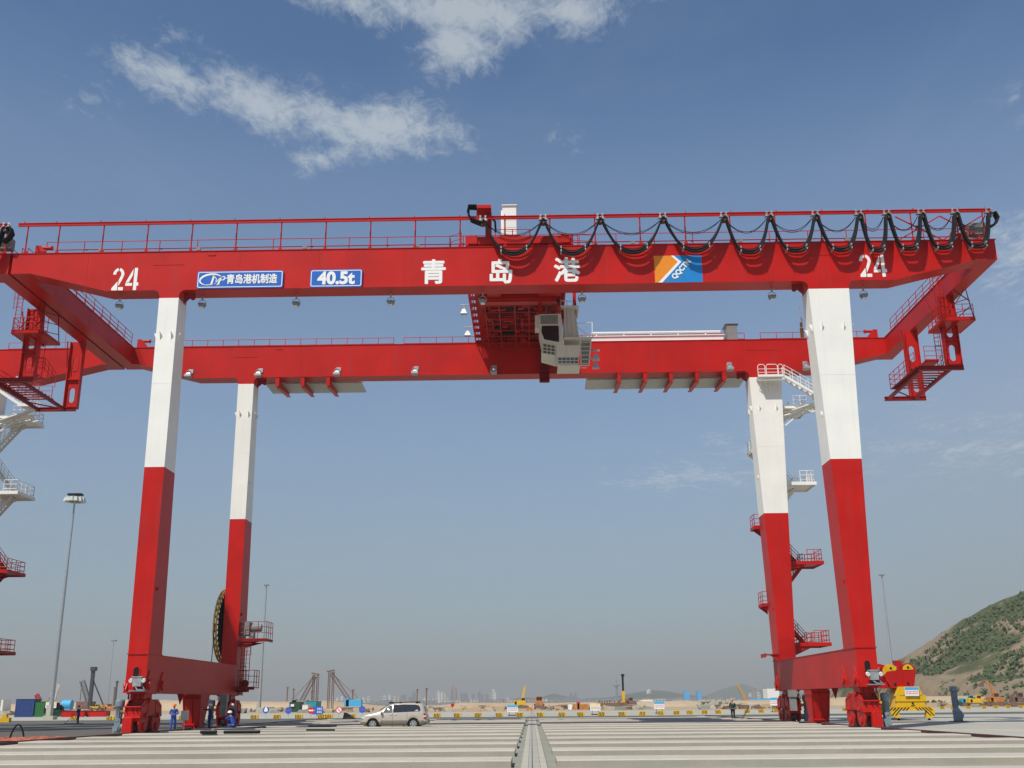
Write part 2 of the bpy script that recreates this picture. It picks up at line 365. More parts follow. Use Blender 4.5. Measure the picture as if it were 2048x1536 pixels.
# rail strips
for xx, nm in ((-23.87, 'rail_strip'), (20.12, 'rail_strip')):
    b = MB(); b.box(xx - .95, xx + .9, -20, 130, -.3, .012); tag(b.build('rail_strip', CONC_S), kind='structure')
for xx, side in ((-23.87, 'left'), (20.12, 'right')):
    b = MB()
    b.box(xx - .07, xx + .07, -15, 128, .01, .03); b.box(xx - .012, xx + .012, -15, 128, .03, .12); b.box(xx - .036, xx + .036, -15, 128, .12, .16)
    tag(b.build('crane_rail', RAILM), 'rust red crane rail running along the %s edge of the beam yard' % side, 'rail', 'crane rails')
# centre channel, raised
b = MB(); XC = .05
b.box(XC - .155, XC + .155, 5, 118, -.2, .05)
b.cur = 1
b.box(XC - .34, XC - .162, 5, 118, -.2, .054); b.box(XC + .162, XC + .34, 5, 118, -.2, .054)
ch = b.build('cable_channel', [CONC_C, CONC_S]); tag(ch, kind='structure')
b = MB(); b.box(XC - .4, XC + .4, 140, 222, -.2, .06); tag(b.build('cable_channel', [CONC_C]), kind='structure')
ords = 'first second third fourth fifth sixth seventh eighth ninth tenth eleventh twelfth thirteenth fourteenth fifteenth sixteenth'.split()
random.seed(5)
for k in range(-1, 14):
    y0 = 29.9 + 6.13 * k
    for sd in (-1, 1):
        b = MB()
        x0, x1 = (-22.6, -.57) if sd < 0 else (.66, 19.05)
        h = .18
        n = 11; xs = [x0 + (x1 - x0) * i / n for i in range(n + 1)]
        wv = [(random.uniform(-.012, .012), random.uniform(-.006, .006), random.uniform(-.012, .012)) for _ in xs]
        P = []
        for x, (dy, dz, dy2) in zip(xs, wv): P += [(x, y0 + dy, -.2), (x, y0 + dy, h - .025), (x, y0 + dy + .025, h + dz), (x, y0 + 2.075 + dy2, h + dz), (x, y0 + 2.1 + dy2, h - .025), (x, y0 + 2.1 + dy2, -.2)]
        for i in range(n):
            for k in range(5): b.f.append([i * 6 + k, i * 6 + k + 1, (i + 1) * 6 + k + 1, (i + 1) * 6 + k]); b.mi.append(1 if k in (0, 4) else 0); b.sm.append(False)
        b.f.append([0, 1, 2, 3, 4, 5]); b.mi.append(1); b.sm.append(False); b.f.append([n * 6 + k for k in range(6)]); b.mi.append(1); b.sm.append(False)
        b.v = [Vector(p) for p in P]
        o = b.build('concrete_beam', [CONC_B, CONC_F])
        tag(o, 'long low concrete beam %s of the centre channel, %s row from the camera' % ('left' if sd < 0 else 'right', ords[k + 1]), 'concrete beam', 'concrete beams in rows across the yard')
        if sd < 0:
            b = MB(); b.box(-.57, -.555, y0 + .0, y0 + .15, -.01, .10); b.box(-.555, -.50, y0 - .15, y0 + .02, -.01, .04)
            tag(b.build('drain_outlet', BLACK), 'small black drain outlet at the end of the %s left beam from the camera' % ords[k + 1], 'drain outlet', 'black drain outlets beside the channel')
# kerb along the asphalt
b = MB(); b.box(-25.6, -25.3, 52, 121, -.2, .03); tag(b.build('kerb', CONC_S), kind='structure')

# sand banks and rubble behind the apron
def bank(name, pts, y0, y1, m, seed, step=6., rough=.35):
    """ridge along x with heights pts [(x,h)...] between depths y0,y1"""
    random.seed(seed)
    x0, x1 = pts[0][0], pts[-1][0]; nx = int((x1 - x0) / step) + 1; ny = 10
    def hh(x):
        for (a, ha), (c, hc) in zip(pts, pts[1:]):
            if a <= x <= c:
                t = (x - a) / (c - a); t = t * t * (3 - 2 * t); return ha + (hc - ha) * t
        return 0
    vs = []; fs = []
    for i in range(nx + 1):
        x = x0 + (x1 - x0) * i / nx; h = hh(x) * .85
        for j in range(ny + 1):
            t = j / ny; pr = sin(pi * min(1, t * 1.0)) ** .7
            z = h * pr * (1 + random.uniform(-rough, rough) * .25) + random.uniform(-.1, .1) * pr
            vs.append((x + random.uniform(-.3, .3) * step, y0 + (y1 - y0) * t, max(z, -.05) if 0 < j < ny else -.3))
    for i in range(nx):
        for j in range(ny): a = i * (ny + 1) + j; fs.append((a, a + ny + 1, a + ny + 2, a + 1))
    b = MB(); b.smooth = True; b.add(vs, fs); o = b.build(name, m); return tag(o, kind='structure')
def X(u, Y): return xat(u, Y)
def hz(u, v, Y): return at(u, v, Y).z
YB = 420
bank('sand_bank', [(X(190, YB), 0), (X(225, YB), hz(230, 1396, YB)), (X(300, YB), hz(300, 1396, YB)), (X(500, YB), hz(500, 1400, YB)), (X(640, YB), hz(640, 1399, YB)),
      (X(690, YB), hz(690, 1404, YB)), (X(760, YB), .7), (X(780, YB), 0)], YB, YB + 40, SANDB, 1)
bank('sand_bank', [(X(-60, 520), 0), (X(0, 520), hz(0, 1404, 520)), (X(100, 520), hz(100, 1404, 520)), (X(240, 520), .8), (X(260, 520), 0)], 520, 560, SANDB, 2)
bank('sand_bank', [(X(840, 380), 0), (X(900, 380), hz(900, 1404, 380)), (X(960, 380), hz(960, 1403, 380)), (X(1100, 380), hz(1100, 1404, 380)), (X(1240, 380), hz(1240, 1402, 380)),
      (X(1400, 380), hz(1400, 1400, 380)), (X(1560, 380), hz(1560, 1398, 380)), (X(1760, 380), hz(1760, 1390, 380)), (X(1980, 380), hz(1980, 1388, 380)), (X(2140, 380), 0)], 380, 420, SANDB, 3)
bank('sand_heap', [(X(896, 260), 0), (X(912, 260), hz(912, 1411, 260)), (X(930, 260), hz(930, 1411, 260)), (X(936, 260), 0)], 255, 268, SANDB, 4, 1.)

# far city shore land and hills
HILLG = mat('far_hill_green', (.07, .10, .07), .9, var=.3, vs=.004)
def ridge(name, pts, Y, m, depth, seed, step):
    random.seed(seed); b = MB(); b.smooth = True
    P = [(xat(u, Y), at(u, v, Y).z) for u, v in pts]
    x0, x1 = P[0][0], P[-1][0]; nx = int((x1 - x0) / step); ny = 8; vs = []; fs = []
    ph = [random.uniform(0, 6) for _ in range(8)]
    for i in range(nx + 1):
        x = x0 + (x1 - x0) * i / nx
        for (a, ha), (c, hc) in zip(P, P[1:]):
            if a <= x <= c + 1e-6: t = (x - a) / (c - a); t = t * t * (3 - 2 * t); h = ha + (hc - ha) * t; break
        for j in range(ny + 1):
            t = j / ny; z = h * sin(pi / 2 * min(1, t * 1.6)) if t < .63 else h * cos(pi / 2 * (t - .63) / .37)
            z += h * .05 * sin(x / step * .9 + ph[j % 8]) * sin(pi * t)
            vs.append((x, Y - depth * .6 + depth * t, z - (2 if j in (0, ny) else 0)))
    for i in range(nx):
        for j in range(ny): a = i * (ny + 1) + j; fs.append((a, a + ny + 1, a + ny + 2, a + 1))
    b.add(vs, fs); return tag(b.build(name, m), kind='structure')
ridge('hills', [(1010, 1402), (1040, 1394), (1060, 1391), (1080, 1398), (1100, 1392), (1112, 1386), (1128, 1391), (1150, 1397), (1180, 1400), (1215, 1395), (1250, 1390),
      (1280, 1384), (1310, 1381), (1340, 1383), (1370, 1388), (1400, 1394), (1450, 1396), (1500, 1399)], 4200, HILLG, 900, 3, 60)
ridge('hills', [(1380, 1400), (1430, 1388), (1460, 1372), (1480, 1366), (1495, 1370), (1515, 1380), (1540, 1384), (1570, 1390), (1620, 1385), (1700, 1392), (1760, 1396)], 6200, HILLG, 1200, 5, 90)
b = MB(); b.box(-2600, 1500, 2850, 3300, -2, 3.5); b.box(xat(300, 2700), xat(1600, 2700), 2700, 2860, -2, 1.6)
tag(b.build('shore', mat('shore_land', (.22, .22, .19), .9, var=.3, vs=.01)), kind='structure')

# ================================================================ GANTRY CRANE
Y1, Y2, GD = 65.33, 85.2, 1.55
ZB, ZT, ZE, ZL = 28.47, 31.27, 29.82, 27.9
SB, ST = 2.47, 4.7
crane = empty('gantry_crane', (0, 76, 0), 'tall red and white rail mounted gantry crane numbered 24 spanning the concrete yard', 'gantry crane', 'rail mounted gantry cranes')

def girder(name, y, ynm):
    b = MB()
    def fil(x, sgn, r=.42):  # fillet between girder bottom and leg stub
        return [(x + sgn * (r - r * sin(a)), ZB - r + r * cos(a)) for a in [pi / 2 * i / 5 for i in range(6)]]
    xl0, xl1, xr0, xr1 = -24.69, -23.36, 18.8, 21.5
    poly = [(-35, ZT), (-35, ZE), (-33.6, ZE), (-28.4, ZB)]
    poly += fil(xl0, -1)
    poly += [(xl0, ZL), (xl1, ZL)] + list(reversed(fil(xl1, 1)))
    poly += fil(xr0, -1) + [(xr0, ZL), (xr1, ZL)] + list(reversed(fil(xr1, 1))) + [(24.6, ZB), (30.2, ZE), (31.6, ZE), (31.6, ZT)]
    # split into convex-ish quads: build as boxes + prisms
    poly_u = poly[::-1]
    bm = bmesh.new(); vs = [bm.verts.new((x, y, z)) for x, z in poly]; f = bm.faces.new(vs)
    ex = bmesh.ops.extrude_face_region(bm, geom=[f]); bmesh.ops.translate(bm, verts=[v for v in ex['geom'] if isinstance(v, bmesh.types.BMVert)], vec=(0, GD, 0))
    bmesh.ops.triangulate(bm, faces=[q for q in bm.faces if len(q.verts) > 4]); bm.verts.index_update()
    b.add([v.co.copy() for v in bm.verts], [[v.index for v in q.verts] for q in bm.faces]); bm.free()
    # top and bottom flanges, weld seams and diaphragm lines
    b.box(-35.08, 31.68, y - .05, y + GD + .05, ZT, ZT + .05)
    for x in (-29.8, -19.4, -14, -8.2, -2.5, 3.4, 9.5, 15.2, 25.6): b.box(x - .012, x + .012, y - .010, y + .01, ZB + .02, ZT - .02)
    for x0, x1 in ((-25.3, -23.2), (18.6, 21.3)): b.box(x0, x1, y - .02, y, 30.3, 30.33)
    b.box(-21.6, -21.1, y - .04, y, 30.95, 31.08)
    o = b.build(name, RED, crane)
    return o
g1 = girder('front_girder', Y1, 0); g2 = girder('rear_girder', Y2, 1)
for g_, y in ((g1, Y1), (g2, Y2)):
    for x in (-23.2, 18.62):     # lifting lugs under the inner fillets
        b = MB(); s = 1 if x < 0 else -1
        b.xz([(x, ZB - .02), (x + s * .75, ZB - .02), (x + s * .78, ZB - .42), (x + s * .6, ZB - .55), (x + s * .42, ZB - .42), (x, ZB - .8)], y + .5, y + .56)
        b.disc((x + s * .62, y + .53, ZB - .38), (0, 1, 0), .16, .14, 10)
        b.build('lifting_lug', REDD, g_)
for x in (-35, 30.6):            # end beams
    b = MB(); b.box(x, x + 1., Y1 + GD, Y2, ZE, ZT); b.box(x - .06, x + 1.06, Y1 + GD + .05, Y2 - .05, ZT, ZT + .05)
    for yy in (70, 76, 82): b.box(x - .01, x + 1.01, yy - .01, yy + .01, ZE + .03, ZT - .03)
    b.build('end_beam', RED, crane)

def leg(xb0, xb1, xt0, xt1, y, dt, db, zp, nm):
    b = MB(); z0, z1 = ST, ZL
    def sect(z):
        t = (z - z0) / (z1 - z0)
        return [(xb0 + (xt0 - xb0) * t, y, z), (xb1 + (xt1 - xb1) * t, y, z), (xb1 + (xt1 - xb1) * t, y + db + (dt - db) * t, z), (xb0 + (xt0 - xb0) * t, y + db + (dt - db) * t, z)]
    b.hexa(sect(z0 + .02) + sect(zp)); b.cur = 1
    b.hexa(sect(zp) + sect(z1)); b.cur = 0
    s = sect(z0 + .5)
    for zz, mm in ((15.4, 0), (10.1, 0), (21.9, 1)):
        q = sect(zz); b.cur = mm; b.box(q[0][0] - .004, q[1][0] + .004, y - .008, y + .02, zz, zz + .022)
    b.cur = 0; q = sect(20)
    b.box(q[0][0] + .05, q[1][0] - .05, y - .012, y, 15.55, 15.57) if False else None
    # flange seam above the sill
    b.box(xb0 - .06, xb1 + .06, y - .06, y + db + .06, z0 - .03, z0 + .03)
    o = b.build('leg', [RED, WHITE], crane)
    b = MB()
    for z, mi in ((25.3, 1), (19.4, 1), (8.6, 0)):
        c = sect(z); t = mi; w = .16 if z > 22 else .09
        for (x, s) in ((c[0][0], -1), (c[1][0], 1)):
            for yy in ((y + .25, y + dt - .3) if z > 22 else (y + .5,)):
                b = MB()
                b.xz([(x, z - .35 if z > 22 else z - .12), (x + s * w, z), (x + s * w * 1.4, z + .18), (x, z + .14)], yy, yy + .03); b.build('bracket', WHITE if mi else RED, o)
        if z > 22:
            for xx in (c[0][0] + (c[1][0] - c[0][0]) * .22, c[0][0] + (c[1][0] - c[0][0]) * .78):
                b = MB(); b.yz([(y, z - .4), (y - .16, z), (y - .22, z + .16), (y, z + .12)], xx, xx + .03); b.build('bracket', WHITE if mi else RED, o)
    return o
LX = (-24.49, -23.25, -24.69, -23.36); RX = (19.51, 20.75, 18.8, 21.5)
legs = {}
for nm, XX, y in (('fl', LX, Y1), ('fr', RX, Y1), ('rl', LX, Y2), ('rr', RX, Y2)):
    legs[nm] = leg(*XX, y, GD + .1, 2.45, 16.3, nm)

# sill beams (hollow look at the hand hole), pin brackets
for x0, x1 in ((-24.49, -23.25), (19.51, 20.75)):
    b = MB(); b.box(x0, x1, Y1, Y2 + 2.45, SB, ST - .03)
    b.box(x0 - .05, x1 + .05, Y1 - .05, Y2 + 2.5, SB - .05, SB)
    b.box(x0 - .04, x1 + .04, Y1 + 2.5, Y2 - .06, ST - .03, ST)
    o = b.build('sill_beam', RED, crane)
    b = MB(); xc = (x0 + x1) / 2
    arch = [(xc - .17, 3.05), (xc + .17, 3.05), (xc + .17, 3.75)] + [(xc + .17 * cos(a), 3.75 + .17 * sin(a)) for a in [pi * i / 8 for i in range(1, 8)]] + [(xc - .17, 3.75)]
    b.xz(arch, Y1 - .012, Y1 - .003); b.build('access_hole', DARK, o)
    b = MB(); fr = [(xc + (a - xc) * 1.35, 3.35 + (z - 3.35) * 1.12) for a, z in arch]
    n = len(arch); vs = [(a, Y1 - .001, z) for a, z in fr] + [(a, Y1 - .035, z) for a, z in fr] + [(a, Y1 - .035, z) for a, z in arch] + [(a, Y1 - .001, z) for a, z in arch]
    b.add(vs, [(i + n * k, (i + 1) % n + n * k, (i + 1) % n + n * (k + 1), i + n * (k + 1)) for k in range(3) for i in range(n)])
    b.build('hole_rim', RED, o)
    for yy in (Y1 + .05, Y2 + 1.2, Y1 + 2.4):
        for xx, s in ((x0, -1), (x1, 1)):
            b = MB(); xe = xx + s * .06
            b.prism([(yy - .1, SB), (yy + .95, SB), (yy + .95, SB + .35), (yy + .72, SB + 1.0), (yy + .42, SB + 1.25), (yy + .1, SB + .7), (yy - .1, SB + .35)], lambda a, c_, t: (t, a, c_), xx, xe)
            b.disc((xe + s * .06, yy + .42, SB + .42), (1, 0, 0), .3, .12, 14)
            b.build('pin_plate', RED, o)
    b = MB()
    for xx in (x0 + .12, x1 - .12, xc):
        b.yz([(Y1 - .02, SB), (Y1 - .22, SB), (Y1 - .22, SB + .15), (Y1 - .02, SB + .5)], xx - .03, xx + .03)
    b.box(x0 - .02, x1 + .02, Y1 - .22, Y1, SB - .05, SB + .03)
    b.build('stiffener', RED, o)
    # lamp and junction box on the front foot
    b = MB(); b.box(xc - .02, xc + .48, Y1 - .45, Y1 - .1, SB + .32, SB + .85); b.box(xc - .1, xc + .56, Y1 - .5, Y1 - .08, SB + .85, SB + .9); b.build('junction_box', GALV, o)
    b = MB()
    for xx in (xc - .14, xc + .62): b.cur = 0; b.disc((xx, Y1 - .42, SB + .66), (0, 1, .3), .12, .16, 10)
    b.build('signal_lamp', HELW, o)
    b = MB(); b.path([(xc + .1, Y1 - .3, SB + .34), (xc + .3, Y1 - .5, SB + .12), (xc + .7, Y1 - .3, SB + .1), (xc + .55, Y1 - .25, SB + .3)], .05, 6); b.box(xc - .2, xc + .75, Y1 - .55, Y1 - .1, SB + .03, SB + .09); b.build('cable_tray', MOTOR, o)
    # middle anchor pedestal under the sill
    b = MB(); ym = 77.6; s = 1 if x0 < 0 else -1
    b.hexa([(xc - .5, ym - .6, .45), (xc + .5, ym - .6, .45), (xc + .5, ym + .6, .45), (xc - .5, ym + .6, .45), (xc - .62, ym - 1.1, SB - .06), (xc + .62, ym - 1.1, SB - .06), (xc + .62, ym + 1.1, SB - .06), (xc - .62, ym + 1.1, SB - .06)])
    b.box(xc - .66, xc + .66, ym - 1.2, ym + 1.2, SB - .42, SB - .36); b.box(xc - .56, xc + .56, ym - .7, ym + .7, .2, .46)
    b.box(xc - .7, xc + .4, ym - .95, ym - .66, .34, .40); b.box(xc - .6, xc - .5, ym - .9, ym - .7, .05, .36); b.box(xc + .2, xc + .3, ym - .9, ym - .7, .05, .36)
    for t in (-.62, .0, .62): b.bar((xc + t, ym - 1.02, SB - .1), (xc + t * .85, ym - .62, .5), .05, .25)
    b.build('anchor_pedestal', RED, crane)
    b = MB(); b.lathe((xc, ym, .03), [(.3, 0), (.3, .05), (.16, .08), (.16, .2)]); b.build('anchor_foot', STEEL, crane)
    b = MB(); b.xz([(xc - .05, SB - .05), (xc + .4, SB - .05), (xc + .18, SB - .75)], 73.4, 73.46); b.build('locking_wedge', REDD, o)

# bogies: equaliser with two wheels each
def bogie(xc, y0, sgn, front):
    """xc rail, y0 front of the bogie, sgn outer side; front: buffer faces the camera"""
    b = MB(); ym = y0 + 2.6
    b.box(xc - .42, xc + .42, ym - 1.5, ym - .1, SB - .42, SB - .05)     # pivot head
    b.box(xc - .34, xc + .34, ym - 1.3, ym - .3, SB - .9, SB - .42)
    for s in (-1, 1):    # side plates of the equaliser
        x = xc + s * .46
        b.yz([(ym - 2.0, 1.65), (ym - 1.5, 2.0), (ym - .1, 2.05), (ym + .9, 2.05), (ym + 1.6, 1.7), (ym + 1.75, 1.05), (ym + 1.1, .95), (ym + .6, 1.1), (ym - .6, 1.1), (ym - 1.2, .92), (ym - 2.05, .95)], x - .035, x + .035)
    b.box(xc - .46, xc + .46, ym - 2.05, ym - 1.99, 1.0, 1.62); b.box(xc - .52, xc + .52, ym - 2.2, ym - 1.95, 1.58, 1.66); b.box(xc - .5, xc + .5, ym - 2.16, ym - 1.9, .96, 1.03)
    b.box(xc - .44, xc + .44, ym - 1.6, ym + 1.5, 1.75, 1.8)
    for s in (-1, 1):
        x = xc + s * .505
        for (ya, za, yb_, zb_) in ((ym - 1.9, 1.6, ym - .2, 2.0), (ym + .2, 2.0, ym + 1.5, 1.62), (ym - .8, 1.15, ym - .8, 1.95), (ym + .5, 1.15, ym + .5, 1.98), (ym - 1.9, 1.02, ym - 1.2, .98)): b.bar((x, ya, za), (x, yb_, zb_), .05, .05)
        for (yy, zz, rr) in ((ym - .8, 2.0, .16), (ym - 1.25, 1.12, .13), (ym + .95, 1.12, .13)): b.disc((x + s * .05, yy, zz), (1, 0, 0), rr, .16, 12)
    b.box(xc - .60, xc + .60, ym - 1.7, ym + .1, SB - .11, SB - .05)
    for t in (-.5, -.2, .2, .5): b.box(xc + t - .02, xc + t + .02, ym - 1.66, ym - 1.5, SB - .42, SB - .11)
    o = b.build('bogie', RED, crane, bev=.012)
    b = MB()
    for t, dz in ((-.3, 0), (.1, .15), (.35, -.1)): b.path([(xc + t, ym - 2.02, SB - .1), (xc + t + .1, ym - 2.2, 1.9 + dz), (xc + t - .1, ym - 2.1, 1.4), (xc + t + .15, ym - 2.0, 1.05)], .02, 5)
    b.build('brake_hose', BLACK, o)
    b = MB(); b.box(xc - .33, xc + .33, ym - 1.98, ym - 1.5, 1.04, 1.5); b.build('inner_housing', STEEL, o)  # dark steel box just behind the bogie's front plate
    for yy in (ym - 1.25, ym + .95):
        b = MB()
        for s in (-1, 1):
            x = xc + s * .40
            b.yz([(yy - .75, .98), (yy + .75, .98), (yy + .78, .62), (yy + .55, .22), (yy + .2, .13), (yy - .2, .13), (yy - .55, .22), (yy - .78, .62)], x - .05, x + .05)
            b.disc((x + s * .08, yy, .48), (1, 0, 0), .22, .12, 14)
        b.box(xc - .35, xc + .35, yy - .7, yy - .5, .75, .98); b.box(xc - .35, xc + .35, yy + .5, yy + .7, .75, .98)
        b.box(xc - .16, xc + .16, yy - .85, yy + .85, .86, 1.1)
        wb = b.build('wheel_box', RED, crane, bev=.01)
        b = MB(); b.disc((xc, yy, .48), (1, 0, 0), .33, .18, 24); b.disc((xc - .12, yy, .48), (1, 0, 0), .38, .05, 24); b.disc((xc + .12, yy, .48), (1, 0, 0), .38, .05, 24)
        b.build('wheel', STEEL, wb)
    ye = ym - 2.35 if front else ym + 1.95
    b = MB(); b.xz([(xc - .45, .06), (xc + .12, .06), (xc + .12, .92), (xc - .02, 1.02), (xc - .45, 1.02)] if sgn < 0 else [(xc - .12, .06), (xc + .45, .06), (xc + .45, 1.02), (xc + .02, 1.02), (xc - .12, .92)], ye, ye + .35)
    b.build('rail_guard', RED, crane, bev=.02)
    # vertical gear motor on the outer side
    xm = xc + sgn * 1.05; yy = ym - 1.35
    b = MB()
    b.lathe((xm, yy, .95), [(.17, 0), (.19, .1), (.19, .62), (.26, .66), (.28, .72), (.28, 1.0), (.24, 1.1), (.08, 1.12)])
    for k in range(10): a = 2 * pi * k / 10; b.box(xm + .19 * cos(a) - .012, xm + .19 * cos(a) + .012, yy + .19 * sin(a) - .03, yy + .19 * sin(a) + .03, 1.05, 1.55)
    b.box(xm - .17, xm + .17, yy - .2, yy + .2, .22, .96); b.box(xm - .24, xm + .1, yy - .25, yy + .1, .14, .5); b.lathe((xm, yy, .78), [(.24, 0), (.24, .1)])
    b.disc((xm + .05 * sgn, yy - .24, .34), (0, 1, 0), .14, .12, 12)
    o2 = b.build('gear_motor', MOTOR, crane)
    b = MB(); b.disc((xc + sgn * .68, yy, .48), (1, 0, 0), .2, .5, 14); b.build('drive_shaft', MOTOR, o2)
    b = MB(); b.disc((xc + sgn * .62, yy - .1, 1.33), (1, 0, 0), .13, .22, 12); b.build('cable_gland', ORANGE, o2)
    b = MB(); b.disc((xc + sgn * .82, yy - .1, 1.33), (1, 0, 0), .1, .22, 12); b.build('brake_motor', RUST, o2)
bogie(-23.87, 64.7, -1, True); bogie(20.13, 64.7, 1, True); bogie(-23.87, 83.7, -1, False); bogie(20.13, 83.7, 1, False)
for xx in (-23.1, 20.55 - 1.6):
    b = MB(); b.box(xx, xx + .55, 80.6, 81.2, SB - .55, SB - .06); b.box(xx + .05, xx + .5, 80.7, 81.1, .95, SB - .55); b.build('electrical_cabinet', GREY, crane)
b = MB(); b.box(-22.85, -22.45, 71.2, 71.6, .75, 1.35); b.bar((-22.65, 71.4, .75), (-22.65, 71.4, .0), .06); b.build('control_box', CREAM, crane)
b = MB(); b.box(21.2, 22.0, 82.5, 83.2, .15, 1.9); b.box(21.1, 22.1, 82.4, 83.3, 1.7, 1.95); b.box(21.2, 22.0, 82.4, 82.5, .3, .8); b.build('battery_cabinet', NAVY, crane) if False else None

# ------------------------------------------------ railings, catwalks
def railing(name, m, parent, pts, post=2.7, h=1.1, r=.022, mid=(.55,), toe=False, off=0.):
    b = MB(); pts = [Vector(p) for p in pts]
    for p, q in zip(pts, pts[1:]):
        for hh in (h,) + tuple(mid): b.tube(p + Vector((0, 0, hh)), q + Vector((0, 0, hh)), r, 5)
        n = max(1, round((q - p).length / post))
        for i in range(n + 1): c = p + (q - p) * (i / n); b.tube(c, c + Vector((0, 0, h)), r * 1.15, 5)
        if toe: b.bar(p + Vector((0, 0, .06)), q + Vector((0, 0, .06)), .01, .12)
    return b.build(name, m, parent)
YW = Y1 + GD + .7
b = MB(); b.box(-34, 30.6, Y1 + GD + .06, YW + .05, ZT - .12, ZT - .06)
for i in range(25): x = -33.5 + i * 2.65; b.box(x - .04, x + .04, Y1 + GD, YW, ZT - .3, ZT - .12)
b.build('catwalk', RED, crane)
railing('handrail', RED, crane, [(-33.9, YW, ZT + .55), (30.5, YW, ZT + .55)], 2.66, 1.35, .03, (.75, .2))
b = MB(); b.tube((-33, YW - .1, ZT + 1.22), (30, YW - .1, ZT + 1.22), .016, 5)
for i in range(12): b.disc((-31 + i * 5.33, YW - .1, ZT + 1.22), (1, 0, 0), .05, .12, 8)
b.build('power_cable', BLACK, crane)
YR = Y2 + GD + .9
b = MB(); b.box(-34, 30.6, Y2 + GD + .06, YR + .05, ZT + .32, ZT + .38); b.build('catwalk', RED, crane)
railing('handrail', RED, crane, [(-33.9, YR, ZT + .4), (-11.8, YR, ZT + .4)], 1.42, 1.1, .028)
railing('handrail', RED, crane, [(-10.9, YR, ZT + .4), (19.2, YR, ZT + .4)], 1.42, 1.1, .028)
railing('handrail', RED, crane, [(20.6, YR, ZT + .4), (30.5, YR, ZT + .4)], 1.42, 1.1, .028)
railing('handrail', RED, crane, [(-34.1, Y1 + GD + .1, ZT + .05), (-34.1, Y2 - .3, ZT + .05)], 1.6, 1.15, .028, (.75, .38))
railing('handrail', RED, crane, [(30.75, Y1 + GD + .1, ZT + .05), (30.75, Y2 - 1.3, ZT + .05)], 1.6, 1.15, .028, (.75, .38))
railing('handrail', RED, crane, [(-34.9, Y1 + GD + .1, ZT + .05), (-34.9, Y2 - .3, ZT + .05)], 1.6, 1.15, .028, (.75, .38))
railing('handrail', RED, crane, [(31.5, Y1 + GD + .1, ZT + .05), (31.5, Y2 - .3, ZT + .05)], 1.6, 1.15, .028, (.75, .38))
# end stops
for x, s in ((-33.9, 1), (30.2, -1)):
    for y in (Y1 + .7, Y2 + .4):
        b = MB(); b.xz([(x, ZT + .05), (x + s * 1.1, ZT + .05), (x + s * .35, ZT + .95), (x, ZT + .95)], y, y + .3)
        b.disc((x + s * .55, y + .15, ZT + .8), (1, 0, 0), .12, 1., 10); b.disc((x + s * 1.05, y + .15, ZT + .8), (1, 0, 0), .17, .12, 12)
        b.build('end_stop', RED, crane)
b = MB(); b.tube((26.6, Y2 + .5, ZT), (26.35, Y2 + .5, ZT + 5.), .02, 5); b.build('lightning_rod', RED, crane)

# ------------------------------------------------ festoon
YF = Y1 - .42; ZF = 33.35
b = MB(); b.box(-34.7, 31.45, YF - .06, YF + .06, ZF - .02, ZF + .02); b.box(-34.7, 31.45, YF - .015, YF + .015, ZF - .2, ZF); b.box(-34.7, 31.45, YF - .06, YF + .06, ZF - .22, ZF - .18)
rail = b.build('festoon_rail', RED, crane)
posts = [-34.3, -32.1] + [-32.1 + 3.07 * i for i in range(1, 21)] + [31.1]
for x in posts:
    b = MB(); yb = Y1 + .15
    b.tube((x, yb, ZT + .05), (x, yb, ZF + .05), .05, 8); b.bar((x, yb, ZF + .02), (x, YF - .05, ZF + .02), .07, .07); b.bar((x, YF, ZF + .16), (x, YF, ZF), .05)
    b.xz([(x - .2, ZT + .05), (x + .2, ZT + .05), (x + .06, ZT + .3), (x - .06, ZT + .3)], yb - .02, yb + .02)
    b.build('festoon_post', RED, crane)
b = MB()
for a, c in ((-34.3, -32.1),):
    pass
for a, c in ((25.2, 28.2), (28.2, 31.1)):
    b.bar((a, Y1 + .15, ZF - .2), (c, Y1 + .15, ZT + .1), .07); b.bar((a, Y1 + .17, ZT + .1), (c, Y1 + .17, ZF - .2), .07)
    b.box((a + c) / 2 - .2, (a + c) / 2 + .2, Y1 + .1, Y1 + .22, (ZF + ZT) / 2 - .2, (ZF + ZT) / 2 + .14)
b.build('cross_brace', RED, crane)
carr = [at(u, 430, YF).x for u in (966, 1086, 1200, 1325, 1447, 1538, 1630, 1717, 1773, 1842, 1910, 1978)]
for x in carr:
    b = MB()
    for s in (-.17, .17):
        b.box(x + s - .06, x + s + .06, YF - .11, YF - .07, ZF - .28, ZF + .06); b.disc((x + s, YF - .12, ZF - .04), (0, 1, 0), .055, .06, 8)
        b.box(x + s - .06, x + s + .06, YF + .07, YF + .11, ZF - .28, ZF + .06)
    b.box(x - .3, x + .3, YF - .13, YF + .13, ZF - .34, ZF - .27); b.box(x - .03, x + .03, YF - .4, YF + .3, ZF - .36, ZF - .3)
    b.cur = 1
    b.disc((x, YF - .05, ZF - .54), (0, 1, 0), .15, .5, 12)
    b.build('cable_carrier', [GALV, RUST], crane)
random.seed(11)
